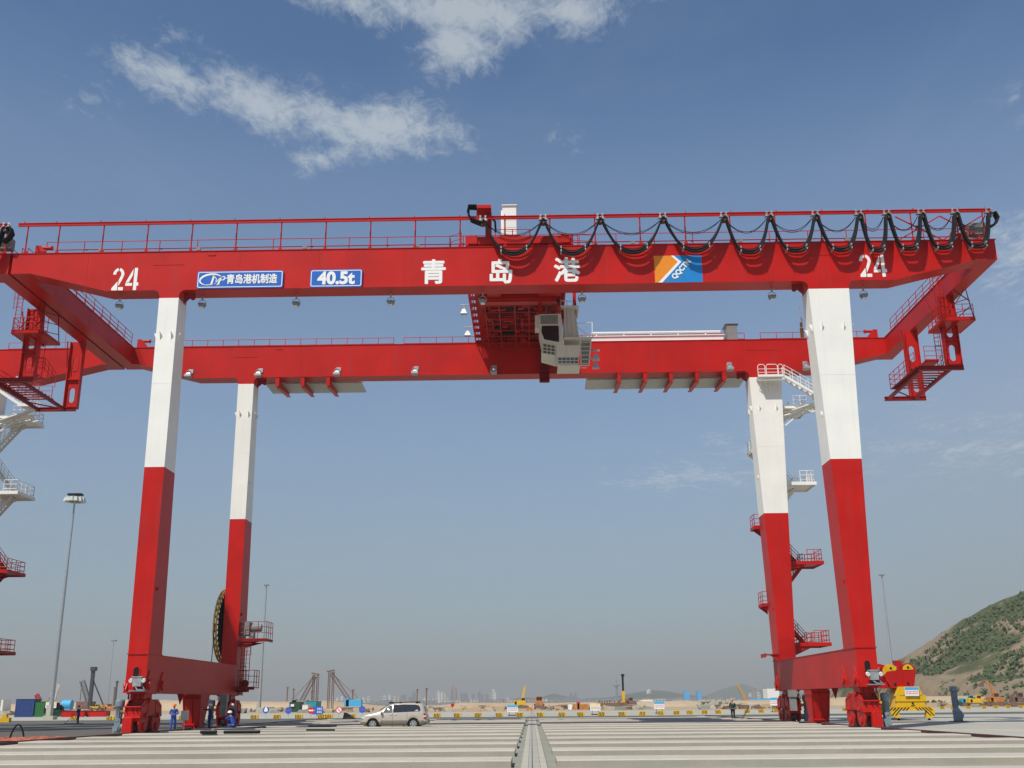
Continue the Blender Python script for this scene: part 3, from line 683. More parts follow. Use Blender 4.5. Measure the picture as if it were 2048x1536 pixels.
for i, (x0, x1) in enumerate(zip(carr, carr[1:])):
    w = x1 - x0; b = MB(); ztop = ZF - .5; sag0 = 2.5 + (.12 if 3 < i < 8 else 0) + random.uniform(-.06, .06)
    pw = 1.0 if w > 3.5 else (.72 if w > 2.4 else .55)
    bows = [(-.34, 0, 0), (-.24, .02, .01), (-.14, .05, 0), (-.04, .27, .01), (.06, .29, 0), (.14, .46, 0)]
    for (dy, ds, dr) in bows:
        sg = sag0 - ds * 1.1; pts = []
        for k in range(25):
            t = k / 24; a = -1 + 2 * t
            prof = (1 - abs(a) ** (2.3 if pw == 1. else 2.9 if pw > .6 else 3.6))
            z = ztop - sg * prof; x = x0 + .12 + (w - .24) * t
            pts.append((x, YF + dy, z))
        b.path([(x0, YF + dy, ztop + .13)] + pts + [(x1, YF + dy, ztop + .13)], .068 if dy < .1 else .035, 7)
    b.cur = 1
    for t in (.3, .72):
        a = -1 + 2 * t; prof = (1 - abs(a) ** (2.3 if pw == 1. else 2.9 if pw > .6 else 3.6))
        for ds in (0, .26): b.box(x0 + w * t - .035, x0 + w * t + .035, YF - .42, YF + .2, ztop - (sag0 - ds) * prof - .08, ztop - (sag0 - ds) * prof + .06)
    b.build('cable_loop', [BLACK, GALV], crane)
    b = MB()
    for sg in (.95 + random.uniform(-.06, .06), 1.08):
        b.path([(x0 + .1 + (w - .2) * k / 18, YF + .32, ztop + .2 - sg * (1 - (2 * k / 18 - 1) ** 2)) for k in range(19)], .022, 5)
    b.build('signal_cable', BLACK, crane)
b = MB(); xe = carr[-1]
for k in range(5): b.path([(xe + .1, YF - .3 + k * .12, ZF - .45), (xe + .35, YF - .3 + k * .12, ZF - .35), (xe + .5, YF - .3 + k * .12, ZF - .75), (xe + .3, YF - .3 + k * .12, ZF - 1.15), (xe - .1, YF - .2 + k * .12, ZF - 1.35)], .06, 7)
b.cur = 1; b.box(xe - 1.1, xe + .05, Y1 + .3, Y1 + .9, ZT + .6, ZT + 1.4); b.box(xe - 2.2, xe - .4, Y1 + .3, Y1 + 1.1, ZT + .05, ZT + .35)
b.build('cable_anchor', [BLACK, GREY], crane)

# ------------------------------------------------ floodlights
def flood(x, y, z, parent, face=False):
    if not face: y += .35; z -= .22
    if not face:
        b = MB(); b.box(x - .05, x + .05, y - .05, y + .05, z - .1, z + .22)
        b.path([(x + .27 * cos(a), y, z - .36 + .27 * sin(a)) for a in [-.25 + (pi + .5) * k / 10 for k in range(11)]], .022, 5)
        b.build('lamp_yoke', GALV, parent); o = None
        b = MB(); b.hexa([(x - .16, y - .16, z - .6), (x + .16, y - .16, z - .6), (x + .16, y + .16, z - .6), (x - .16, y + .16, z - .6), (x - .24, y - .2, z - .42), (x + .24, y - .2, z - .42), (x + .24, y + .2, z - .42), (x - .24, y + .2, z - .42)])
        b.lathe((x, y, z - .42), [(.28, 0), (.28, .05), (.15, .11)], 12); f = b.build('floodlight', GREY, parent)
        b = MB(); b.box(x - .13, x + .13, y - .13, y + .13, z - .66, z - .6); b.build('lamp_glass', LAMPG, f)
    else:
        b = MB(); b.box(x - .12, x + .25, y - .08, y, z + .05, z + .4); b.bar((x, y, z + .2), (x, y - .5, z + .1), .06)
        b.path([(x + .25 * cos(a), y - .45, z - .05 + .28 * sin(a)) for a in [-.3 + (pi + .6) * k / 8 for k in range(9)]], .016, 5)
        b.build('lamp_yoke', GALV, parent)
        b = MB(); b.hexa([(x - .28, y - .75, z - .42), (x + .28, y - .75, z - .42), (x + .24, y - .3, z - .5), (x - .24, y - .3, z - .5), (x - .3, y - .75, z - .22), (x + .3, y - .75, z - .22), (x + .26, y - .25, z - .22), (x - .26, y - .25, z - .22)])
        b.hexa([(x - .2, y - .62, z - .22), (x + .2, y - .62, z - .22), (x + .2, y - .3, z - .22), (x - .2, y - .3, z - .22), (x - .12, y - .55, z - .05), (x + .12, y - .55, z - .05), (x + .12, y - .4, z - .05), (x - .12, y - .4, z - .05)])
        b.build('floodlight', GALV, parent)
for u in (235, 401, 590, 780, 965, 1165, 1548, 1733): flood(at(u, 605, Y1 + .8).x, Y1 + .8, ZB, crane)
for u in (381, 520, 676, 831, 988, 1140, 1458, 1610): flood(at(u, 745, Y2).x, Y2, ZB + .38, crane, True)
for u in (210, 403, 613, 836, 1264, 1478, 1690, 1898):
    x = at(u, 480, YW).x; b = MB(); b.path([(x, YW, ZT + .4), (x - .1, YW - .25, ZT + .7), (x, YW - .3, ZT + 1.)], .02, 5)
    b.hexa([(x - .14, YW - .5, ZT + .9), (x + .14, YW - .5, ZT + .9), (x + .1, YW - .2, ZT + .95), (x - .1, YW - .2, ZT + .95), (x - .16, YW - .5, ZT + 1.15), (x + .16, YW - .5, ZT + 1.15), (x + .1, YW - .2, ZT + 1.1), (x - .1, YW - .2, ZT + 1.1)])
    b.build('walkway_lamp', GREY, crane)
b = MB(); x = at(1286, 487, Y1 + .6).x; b.lathe((x, Y1 + .6, ZT + .05), [(.16, 0), (.16, .25), (.1, .35)]); b.build('warning_lamp', ORANGE, crane)

# ------------------------------------------------ machinery houses behind the rear girder on brackets
for (u0, u1, zt, brs) in ((530, 722, 31.8, (556, 606, 657)), (1173, 1492, 32.45, (1238, 1290, 1342, 1394, 1448))):
    x0, x1 = at(u0, 768, 87.).x, at(u1, 768, 87.).x
    for u in brs:
        x = at(u, 755, Y2 + .2).x
        b = MB(); b.yz([(Y2 + .1, ZB), (Y2 + .1, ZB - .75), (Y2 + .35, ZB - .8), (Y2 + 4.6, ZB - .42), (Y2 + 4.6, ZB - .05), (Y2 + GD, ZB - .05), (Y2 + GD, ZB)], x - .02, x + .02)
        b.hexa([(x - .16, Y2 + .3, ZB - .86), (x + .16, Y2 + .3, ZB - .86), (x + .16, Y2 + 4.6, ZB - .46), (x - .16, Y2 + 4.6, ZB - .46), (x - .16, Y2 + .3, ZB - .80), (x + .16, Y2 + .3, ZB - .80), (x + .16, Y2 + 4.6, ZB - .40), (x - .16, Y2 + 4.6, ZB - .40)])
        b.box(x - .16, x + .16, Y2 + .04, Y2 + .1, ZB - .78, ZB)
        b.build('support_bracket', RED, crane)
    b = MB(); b.box(x0, x1, 87.1, 90., ZB - .04, ZB + .1)
    b.build('house_floor', EHOUSE, crane)
    b = MB(); b.box(x0 + .3, x1 - (1.6 if u1 > 1000 else .3), 87.3, 89.9, ZB + .1, zt); b.box(x0 + .2, x1 - (1.5 if u1 > 1000 else .2), 87.2, 90., zt, zt + .08)
    for k in range(8 if u1 > 1000 else 3): b.disc((x0 + 1.5 + k * 1.5, 88, zt + .14), (0, 0, 1), .12, .12, 8)
    b.build('electrical_house', WHITE, crane)
    if u1 > 1000:
        b = MB(); b.tube((x0 + .6, 87.5, zt + .42), (x1 - 1.8, 87.5, zt + .42), .12, 8)
        for k in range(5): b.box(x0 + 1 + k * 2.4, x0 + 1.1 + k * 2.4, 87.45, 87.55, zt + .06, zt + .4)
        b.build('pipe', WHITE, crane)
b = MB(); x = at(1463, 665, 87.5).x; b.box(x - .45, x + .45, 87.2, 88.6, ZB + .1, 33.45); b.box(x - .6, x + .6, 87.1, 88.7, 33.45, 33.5); b.build('air_conditioner', GREY, crane)
b = MB(); b.tube((-1, 85.9, ZT + .35), (-.2, 85.9, ZT + .35), .1); b.build('pipe', WHITE, crane) if False else None

# ------------------------------------------------ maintenance platforms slung under the right end beam
def slotted(x, y, z0, z1, w, parent, slots):
    """hanging column: two flanges and a web pierced by slots"""
    b = MB(); cuts = sorted(slots); z = z0
    b.box(x, x + .05, y, y + .5, z0, z1); b.box(x + w - .05, x + w, y, y + .5, z0, z1)
    for (a, c) in cuts:
        b.box(x + .05, x + w - .05, y + .22, y + .28, z, a); b.box(x + .05, x + w * .3, y + .22, y + .28, a, c); b.box(x + w * .7, x + w - .05, y + .22, y + .28, a, c); z = c
        b.box(x + w * .27, x + w * .3, y + .2, y + .3, a, c); b.box(x + w * .7, x + w * .73, y + .2, y + .3, a, c)
        for e in (a, c):
            s = 1 if e == a else -1
            b.xz([(x + w * .3, e), (x + w * .42, e), (x + w * .3, e + s * .18)], y + .22, y + .28); b.xz([(x + w * .7, e), (x + w * .58, e), (x + w * .7, e + s * .18)], y + .22, y + .28)
    b.box(x + .05, x + w - .05, y + .22, y + .28, z, z1)
    for zz in [z0 + .02] + [(a[1] + c[0]) / 2 for a, c in zip(cuts, cuts[1:])]: b.box(x + .05, x + w - .05, y, y + .5, zz, zz + .05)
    return b.build('hanging_column', RED, parent)
PZ = 24.35
slotted(30.0, 71.7, PZ, ZE, 1.1, crane, [(PZ + .5, PZ + 1.7), (PZ + 2.3, PZ + 3.4)])
slotted(30.0, 79.2, PZ - .1, ZE, 1.1, crane, [(PZ + .4, PZ + 1.6), (PZ + 2.9, PZ + 4.2)])
b = MB()
for y, z in ((71.7, PZ), (79.2, PZ - .1)):
    b.box(27.9, 31.1, y - .05, y + .05, z - .22, z + .02); b.box(27.9, 31.1, y - .12, y + .12, z - .25, z - .2); b.box(27.9, 31.1, y - .12, y + .12, z + .02, z + .06)
for x in (28.15, 30.2):
    b.hexa([(x - .1, 71.7, PZ - .24), (x + .1, 71.7, PZ - .24), (x + .1, 79.2, PZ - .34), (x - .1, 79.2, PZ - .34), (x - .1, 71.7, PZ - .02), (x + .1, 71.7, PZ - .02), (x + .1, 79.2, PZ - .12), (x - .1, 79.2, PZ - .12)])
b.bar((28.15, 77.2, PZ - .15), (30.2, 79.2, PZ - .2), .08)
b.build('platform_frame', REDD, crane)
b = MB()
for k in range(9): y = 72.0 + k * .62; b.box(28.2, 30.2, y, y + .2, PZ + .0, PZ + .06)
b.box(27.75, 28.3, 71.9, 77.3, PZ + .0, PZ + .05); b.build('grating', REDD, crane)
railing('handrail', RED, crane, [(27.8, 72, PZ + .05), (27.8, 77.4, PZ + .05), (29.9, 77.4, PZ + .05)], 1.1, 1.15, .025, (.76, .38))
b = MB(); b.box(29.2, 30.2, 73.6, 75.2, PZ + 1., PZ + 1.12); b.box(29.2, 30.2, 73.6, 73.7, PZ + 1.0, PZ + 1.2); b.build('step_platform', RED, crane)
railing('handrail', RED, crane, [(29.2, 73.6, PZ + 1.1), (30.9, 73.6, PZ + 1.1), (30.9, 75.6, PZ + .5)], .8, 1.1, .022, (.73, .36))
b = MB(); zz = 27.45
b.box(29.6, 31.95, 70.6, 73.4, zz, zz + .06); b.box(29.6, 31.95, 70.6, 70.68, zz - .02, zz + .28); b.box(31.87, 31.95, 70.6, 73.4, zz - .02, zz + .2); b.box(29.6, 29.68, 70.6, 73.4, zz - .02, zz + .2); b.box(30.7, 30.78, 70.6, 73.4, zz - .1, zz)
b.build('upper_platform', RED, crane)
railing('handrail', RED, crane, [(29.65, 73.3, zz + .1), (29.65, 70.65, zz + .1), (31.9, 70.65, zz + .1)], .75, 1.15, .024, (.76, .38))
def ladder(x, y, z0, z1, m, parent, w=.42, cage=True, name='ladder', ax='x'):
    b = MB(); f = (lambda s, d: Vector((x + s, y + d, 0))) if ax == 'x' else (lambda s, d: Vector((x + d, y + s, 0)))
    for s in (-w / 2, w / 2): b.tube(f(s, 0) + Vector((0, 0, z0)), f(s, 0) + Vector((0, 0, z1)), .03, 5)
    z = z0 + .15
    while z < z1: b.tube(f(-w / 2, 0) + Vector((0, 0, z)), f(w / 2, 0) + Vector((0, 0, z)), .018, 5); z += .3
    if cage:
        z = z0 + 2.0
        while z < z1 + .1:
            b.path([f(.36 * cos(a), -.08 - .45 * sin(a)) + Vector((0, 0, z)) for a in [pi * k / 8 for k in range(9)]], .016, 5); z += .75
        for k in (1, 3, 5, 7): a = pi * k / 8; b.tube(f(.36 * cos(a), -.08 - .45 * sin(a)) + Vector((0, 0, z0 + 2.)), f(.36 * cos(a), -.08 - .45 * sin(a)) + Vector((0, 0, z1)), .013, 5)
    return b.build(name, m, parent)
ladder(30.4, 73.9, PZ + .1, ZE + .1, RED, crane, cage=True)
ladder(29.7, 71.1, zz, ZT + .8, RED, crane, cage=True)
b = MB()
for a, c in (((31.9, 70.7, zz + .1), (31.5, 70.9, ZT)), ((31.9, 73.3, zz + .1), (31.5, 73.1, ZT))): b.bar(a, c, .07)
for k in range(5): z = zz + .2 + k * .75; b.bar((31.85 - k * .08, 70.75, z), (31.85 - k * .08, 73.25, z + .6), .045)
b.bar((31.5, 70.8, ZE), (29.9, 70.8, zz + .2), .06); b.bar((31.85, 70.75, zz + 1.2), (30.6, 70.9, zz + .1), .06); b.bar((31.8, 70.75, zz + 1.5), (30.8, 70.8, ZE), .06)
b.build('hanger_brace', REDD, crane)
b = MB(); b.bar((29.8, 79.2, ZE), (30.05, 79.0, PZ + 3.2), .07); b.build('strut', REDD, crane)
b = MB(); b.bar((29.3, 72.4, ZE), (30.1, 71.9, PZ + 2.3), .07); b.build('strut', REDD, crane)
# small chain hoist hanging from the front right leg region
b = MB(); hx, hy = at(1602, 645, 70.).x, 70.; b.tube((hx, hy, 27.2), (hx, hy, 26.9), .1, 8); b.tube((hx, hy, 26.8), (hx, hy, 26.1), .13, 8); b.path([(hx, hy, 27.6), (hx + .1, hy, 27.4), (hx, hy, 27.2)], .03); b.tube((hx, hy, 27.5), (hx, hy, 28.5), .015, 4)
b.build('chain_hoist', ORANGE, crane)

# ------------------------------------------------ stair tower on the rear right leg
YL = Y2 + 2.5
def landing(x0, x1, y0, y1, z, m, rails, name='stair_landing'):
    b = MB(); b.box(x0, x1, y0, y1, z, z + .05); b.box(x0, x1, y0 - .02, y0 + .04, z - .12, z + .16); b.box(x0, x1, y1 - .04, y1 + .02, z - .12, z + .16)
    b.box(x1 - .06, x1, y0, y1, z - .1, z + .16) if x1 > 20 else b.box(x0, x0 + .06, y0, y1, z - .1, z + .16)
    xa = x0 if x1 > 20 else x1
    b.xz([(xa, z - .05), (xa, z - .65), (xa + (1.6 if x1 > 20 else -.7), z - .1)], y0 + .1, y0 + .16)
    b.xz([(xa, z - .05), (xa, z - .65), (xa + (1.6 if x1 > 20 else -.7), z - .1)], y1 - .2, y1 - .14)
    o = b.build(name, m, crane)
    railing('handrail', m, o, rails, .75, 1.1, .026, (.73, .36))
def flight(xa, za, xb, zb, y, m):
    b = MB()
    for dy in (0, .75): b.bar((xa, y + dy, za), (xb, y + dy, zb), .05, .22)
    n = int(abs(zb - za) / .24)
    for i in range(n): t = (i + .5) / n; b.box(xa + (xb - xa) * t - .12, xa + (xb - xa) * t + .12, y, y + .75, za + (zb - za) * t, za + (zb - za) * t + .03)
    o = b.build('stair_flight', m, crane)
    for dy in (0, .75):
        b = MB()
        for h in (1.0, .7, .38): b.tube((xa, y + dy, za + h), (xb, y + dy, zb + h), .024, 5)
        for i in range(5): t = i / 4; b.tube((xa + (xb - xa) * t, y + dy, za + (zb - za) * t), (xa + (xb - xa) * t, y + dy, za + (zb - za) * t + 1.), .026, 5)
        b.build('handrail', m, o)
RL = [5.9, 12.35, 18.9, 25.4]; LL = [5.2, 9.15, 15.55, 22.1]
for z, m in zip(RL, (RED, RED, WHITE, WHITE)):
    x1 = 23.9
    landing(21.0, x1, YL - 1.6, YL + 1.6, z, m, [(x1 - 1.3, YL - 1.55, z), (x1 - .15, YL - 1.55, z), (x1 - .15, YL + 1.55, z), (x1 - 1.3, YL + 1.55, z)])
for z, m in zip(LL[1:], (RED, RED, WHITE)):
    xl_ = {9.15: 19.0, 15.55: 18.8}.get(z, 19.05); landing(xl_, 19.7, YL + .0, YL + 1.6, z, m, [(19.5, YL, z), (xl_ + .04, YL, z), (xl_ + .04, YL + 1.5, z)])
for k in range(4):
    m = RED if k < 2 else WHITE
    if k: flight(19.9, LL[k], 22.6, RL[k], YL + .05, m)
    if k < 3: flight(22.6, RL[k], 19.9, LL[k + 1], YL + .82, RED if k < 2 else WHITE)
flight(19.9, ST, 22.6, RL[0], YL - 1.2 + .1, RED)
b = MB(); b.box(18.55, 19.5, Y2 + .6, YL, 5.15, 5.2); b.box(18.55, 18.6, Y2 + .6, YL, 4.95, 5.25); b.xz([(19.5, 5.15), (19.5, 4.7), (18.9, 5.1)], Y2 + .7, Y2 + .75); b.build('side_landing', RED, crane)
# top access platforms on the rear right leg (front face)
z = 27.65; b = MB(); b.box(19.35, 21.45, Y2 - 1.05, Y2 - .05, z, z + .05); b.box(19.35, 21.45, Y2 - 1.1, Y2 - 1.05, z - .04, z + .16)
for x in (19.6, 20.4, 21.2): b.bar((x, Y2 - 1., z), (x, Y2, z - .95), .05)
b.bar((19.6, Y2 - 1., z - .02), (20.4, Y2 - .1, z - .8), .04); b.bar((21.2, Y2 - 1., z - .02), (20.4, Y2 - .1, z - .8), .04); b.bar((19.5, Y2 - .5, z - .35), (21.3, Y2 - .5, z - .35), .05)
o = b.build('stair_landing', WHITE, crane)
for xa, xb_ in ((19.35, 19.95), (20.05, 21.), (21.05, 21.45)):
    b = MB(); pts = [(xa, z), (xa, z + .9), (xa + .12, z + 1.05), (xb_ - .12, z + 1.05), (xb_, z + .9), (xb_, z)]
    b.path([(a, Y2 - 1.05, c) for a, c in pts], .03, 6)
    for h in (.35, .65): b.tube((xa, Y2 - 1.05, z + h), (xb_, Y2 - 1.05, z + h), .025, 5)
    b.build('guard_rail', WHITE, o)
flight(24.1, 26.0, 21.55, 27.65, Y2 - 1.05, WHITE)
b = MB(); b.box(23.9, 25.1, Y2 - 1.1, Y2 + .4, 25.95, 26.0); b.box(23.9, 25.1, Y2 - 1.14, Y2 - 1.08, 25.85, 26.1)
b.hexa([(22.0, Y2 - .3, 24.9), (22.2, Y2 - .3, 24.9), (22.2, Y2 + .3, 24.9), (22.0, Y2 + .3, 24.9), (24.6, Y2 - .3, 25.8), (24.9, Y2 - .3, 25.8), (24.9, Y2 + .3, 25.8), (24.6, Y2 + .3, 25.8)])
o = b.build('stair_landing', WHITE, crane); railing('handrail', WHITE, o, [(24.2, Y2 - 1.1, 26.), (25.05, Y2 - 1.1, 26.), (25.05, Y2 + .4, 26.)], .5, 1.1, .028, (.73, .36))
b = MB()
for k in range(3): b.bar((21.4, Y2 + .3 + k * .6, 24.6), (24.6, Y2 + .3 + k * .6, 25.3), .1)
b.bar((21.3, Y2 + .4, 25.4), (24.7, Y2 + .4, 25.35), .16, .3); b.bar((21.4, Y2 + .3, 23.6), (23.4, Y2 + .3, 25.2), .1); b.build('landing_brace', WHITE, crane)

# ------------------------------------------------ cable reel and service platform at the rear left leg
b = MB(); rc = Vector((-24.95, 87.3, 7.85)); RR = 2.9
for dx in (-.1, .1):
    n = 48
    b.path([(rc.x + dx, rc.y + RR * cos(2 * pi * k / n), rc.z + RR * sin(2 * pi * k / n)) for k in range(n + 1)], .07, 6)
for k in range(28):
    a = 2 * pi * k / 28
    b.bar((rc.x - .04, rc.y + .35 * cos(a), rc.z + .35 * sin(a)), (rc.x - .12, rc.y + RR * cos(a), rc.z + RR * sin(a)), .09, .12)
    b.bar((rc.x - .2, rc.y + (RR + .04) * cos(a), rc.z + (RR + .04) * sin(a)), (rc.x + .16, rc.y + (RR + .04) * cos(a), rc.z + (RR + .04) * sin(a)), .03, .03)
reel = b.build('cable_reel', GOLD, crane)
b = MB(); b.disc(rc, (1, 0, 0), .42, .5, 18); b.disc(rc + Vector((.22, 0, 0)), (1, 0, 0), 2.72, .06, 48); b.build('cable_winding', BLACK, reel)
b = MB(); b.path([(rc.x, rc.y - RR, rc.z), (rc.x - .05, rc.y - RR - .05, 5.), (rc.x - .05, rc.y - RR - .05, 2.4)], .035, 6); b.build('reel_cable', BLACK, crane)
b = MB(); b.bar((-24.95, 87.3, 7.85), (-23.2, 87.3, 7.85), .3); b.build('reel_axle', REDD, crane)
b = MB(); z = 6.6; b.box(-23.2, -21.0, 85.3, 87.4, z, z + .06); b.box(-23.2, -21.0, 85.25, 85.32, z - .1, z + .14); b.box(-21.06, -21.0, 85.3, 87.4, z - .08, z + .12)
b.xz([(-23.2, z - .1), (-23.2, z - .5), (-21.6, z - .1)], 85.5, 85.56); b.xz([(-23.2, z - .1), (-23.2, z - .5), (-21.6, z - .1)], 87.1, 87.16)
o = b.build('service_platform', REDD, crane); railing('handrail', REDD, o, [(-23.1, 85.3, z + .1), (-21.05, 85.3, z + .1), (-21.05, 87.35, z + .1)], .62, 1.35, .024, (.95, .5))
b = MB(); b.box(-23.15, -22.5, 85.7, 86.6, z + .4, z + 1.45); b.disc((-22.1, 86.1, z + 1.0), (1, 0, 0), .3, .9, 14); b.box(-22.5, -22.2, 85.8, 86.4, z + .1, z + .7); b.build('reel_motor', GREY, o)
ladder(-22.75, 85.35, 2.9, 6.5, REDD, crane, cage=False)
ladder(-22.45, 85.3, 3.5, 6.5, REDD, crane, cage=True)
b = MB(); z = 2.95; b.box(-23.2, -21.75, 85.3, 86.8, z, z + .05); b.box(-23.2, -21.75, 85.25, 85.32, z - .14, z + .1); o = b.build('service_platform', REDD, crane)
railing('handrail', REDD, o, [(-23.1, 85.3, z), (-21.8, 85.3, z), (-21.8, 86.8, z)], .65, 1.35, .026, (.9, .45))
b = MB(); b.disc((-22.7, 86, z + .35), (0, 1, 0), .3, .3, 12); b.box(-23.2, -22.4, 85.7, 86.3, z - .3, z + .1); b.build('guide_roller', REDD, crane)
railing('handrail', REDD, crane, [(-24.5, 85.4, ST), (-24.5, 87.6, ST)], .7, .9, .02)

main_parts = list(crane.children)
# ================================================================ NEIGHBOURING CRANE (a copy that shares every mesh)
OFFX = -66.8
crane2 = dup(crane, None, (OFFX, 0, .0))
tag(crane2, 'second red gantry crane cut off by the left edge, only its right end in view', 'gantry crane', 'rail mounted gantry cranes')

# ------------------------------------------------ signs and lettering, on the numbered crane only
YS = Y1 - .02
def board(u0, v0, u1, v1, nm, m):
    p, q = at(u0, v0, YS), at(u1, v1, YS)
    return p.x, q.x, q.z, p.z
def rrect(x0, x1, z0, z1, r, n=5):
    o = []
    for cx, cz, a0 in ((x1 - r, z1 - r, 0), (x0 + r, z1 - r, pi / 2), (x0 + r, z0 + r, pi), (x1 - r, z0 + r, 3 * pi / 2)):
        o += [(cx + r * cos(a0 + pi / 2 * k / n), cz + r * sin(a0 + pi / 2 * k / n)) for k in range(n + 1)]
    return o
def signboard(x0, x1, z0, z1):
    b = MB(); b.xz(rrect(x0, x1, z0, z1, .12), YS - .10, YS - .0); o = b.build('sign_board', BLUE, crane)
    b = MB(); A = rrect(x0 + .05, x1 - .05, z0 + .06, z1 - .06, .12); C = rrect(x0 + .10, x1 - .10, z0 + .11, z1 - .11, .09); n = len(A)
    vs = [(a, YS - .106, z) for a, z in A] + [(a, YS - .106, z) for a, z in C] + [(a, YS - .099, z) for a, z in A] + [(a, YS - .099, z) for a, z in C]
    b.add(vs, [(i, (i + 1) % n, n + (i + 1) % n, n + i) for i in range(n)]); b.build('sign_border', LETTER, o)
    return o
zc = 29.13
sx0, sx1 = at(395, 560, YS).x, at(567, 556, YS).x
s1 = signboard(sx0, sx1, zc - .63, zc + .62)
text_mesh('青岛港机制造', 'lettering', .72, LETTER, s1, (sx0 + 3.72, YS - .112, zc + .02), .004, .0, .80, bold=.02)
# script monogram: a sweeping C joined to slanted M and P strokes
b = MB(); ox, oz = sx0 + .98, zc
def stroke(pts, w, yy=YS - .112):
    P = [Vector((ox + a, 0, oz + c)) for a, c in pts]; n = len(P); L_, R_ = [], []
    for i, p in enumerate(P):
        d = (P[min(i + 1, n - 1)] - P[max(i - 1, 0)]).normalized(); nn_ = Vector((-d.z, 0, d.x)); ww = w[i] if isinstance(w, (list, tuple)) else w
        L_.append(p + nn_ * ww / 2); R_.append(p - nn_ * ww / 2)
    vs = [(q.x, yy, q.z) for q in L_] + [(q.x, yy, q.z) for q in R_]
    b.add(vs, [(i, i + 1, n + i + 1, n + i) for i in range(n - 1)])
cc = [(-.05 + .72 * cos(a) * 1.0 + .33 * sin(a) * .35, .40 * sin(a)) for a in [radians(20 + 235 * k / 24) for k in range(25)]]
stroke(cc, [.03 + .11 * sin(pi * k / 24) for k in range(25)])
stroke([(-.35, -.38), (-.2, -.385), (-.05, -.36)], .05)
stroke([(.0, -.38), (.16, .3)], .13); stroke([(.14, .3), (.34, .05), (.3, -.28)], [.05, .05, .04]); stroke([(.24, -.32), (.66, .22)], .05)
stroke([(.46, -.38), (.66, .22)], .12); stroke([(.66, .2), (.86, .21), (.92, .1), (.82, -.02), (.62, -.05)], [.05, .08, .11, .08, .04])
stroke([(-.08, -.38), (.10, -.38)], .04); stroke([(.36, -.38), (.56, -.38)], .04)
b.build('monogram', LETTER, s1)
sx0, sx1 = at(621, 555, YS).x, at(725, 552, YS).x
s2 = signboard(sx0, sx1, zc - .66, zc + .62)
text_mesh('40.5t', 'lettering', 1.22, LETTER, s2, ((sx0 + sx1) / 2, YS - .112, zc), .012, .052, .98)
for ch_, u, v in (('青', 867, 543), ('岛', 1002, 542), ('港', 1134, 539)):
    p = at(u, v, YS); text_mesh(ch_, 'painted_character', 1.85, LETTER, crane, (p.x, Y1 - .006, p.z), .004, .0, .96, bold=.05)
def digits24(u, v):
    p = at(u, v, YS); y = Y1 - .006; b = MB(); H_ = 1.62
    def pl(pts, sx):
        b.add([(p.x + sx + a, y, p.z - H_ / 2 + c) for a, c in pts], [tuple(range(len(pts)))])
    # 2 (stencilled: split by a vertical gap)
    def arc(cx, cz, r, a0, a1, w, sx, n=10, sq=1.25):
        o = [(cx + r * cos(radians(a0 + (a1 - a0) * k / n)), cz + r * sq * sin(radians(a0 + (a1 - a0) * k / n))) for k in range(n + 1)]
        i = [(cx + (r - w) * cos(radians(a0 + (a1 - a0) * k / n)), cz + (r - w * .8) * sq * sin(radians(a0 + (a1 - a0) * k / n))) for k in range(n + 1)]
        for k in range(n): pl([o[k], o[k + 1], i[k + 1], i[k]], sx)
    arc(0, 1.15, .38, 180, 98, .2, -.5); arc(0, 1.15, .38, 82, -20, .2, -.5)
    pl([(.36, 1.02), (.15, 1.05), (.04, .72), (.04, .3), (.22, .66)], -.5)
    pl([(-.02, .66), (-.02, .24), (.0, .20), (-.02, .0), (-.4, .0), (-.4, .16)], -.5); pl([(.05, 0), (.38, 0), (.38, .23), (.05, .23)], -.5)
    # 4
    pl([(.14, 0), (.36, 0), (.36, 1.62), (.14, 1.62)], .42); pl([(.06, 1.55), (.06, 1.1), (-.18, .55), (-.4, .55)], .42); pl([(-.4, .52), (.06, .52), (.06, .32), (-.4, .32)], .42); pl([(.36, .32), (.48, .32), (.48, .55), (.36, .55)], .42)
    b.build('painted_number', LETTER, crane)
digits24(251, 558); digits24(1746, 531)
# port emblem: orange and blue panels split by a white bent stripe
x0, x1 = at(1309, 538, YS).x, at(1404, 536, YS).x; z0, z1 = ZB + .03, at(1357, 511, YS).z; W_, H_ = x1 - x0, z1 - z0
def pane(pts, m, nm, y, parent):
    b = MB(); b.xz([(x0 + a * W_, z0 + c * H_) for a, c in pts], y, y + .006); return b.build(nm, m, parent)
lg = pane([(0, 0), (1, 0), (1, 1), (0, 1)], LBLUE, 'emblem_panel', Y1 - .009, crane)
pane([(0, 0), (.09, 0), (.50, .76), (.36, 1), (0, 1)], LORANGE, 'emblem_field', Y1 - .014, lg)
pane([(.07, 0), (.15, 0), (.575, .765), (.42, 1), (.36, 1), (.50, .76)], LETTER, 'emblem_stripe', Y1 - .019, lg)
ang = atan2(.765 * H_, .425 * W_)
text_mesh('QQCTN', 'lettering', .50, LETTER, lg, (x0 + .565 * W_, Y1 - .026, z0 + .475 * H_), .003, .0, .92, .0, rot=ang, bold=.022)
# faint weld marks left of the first character

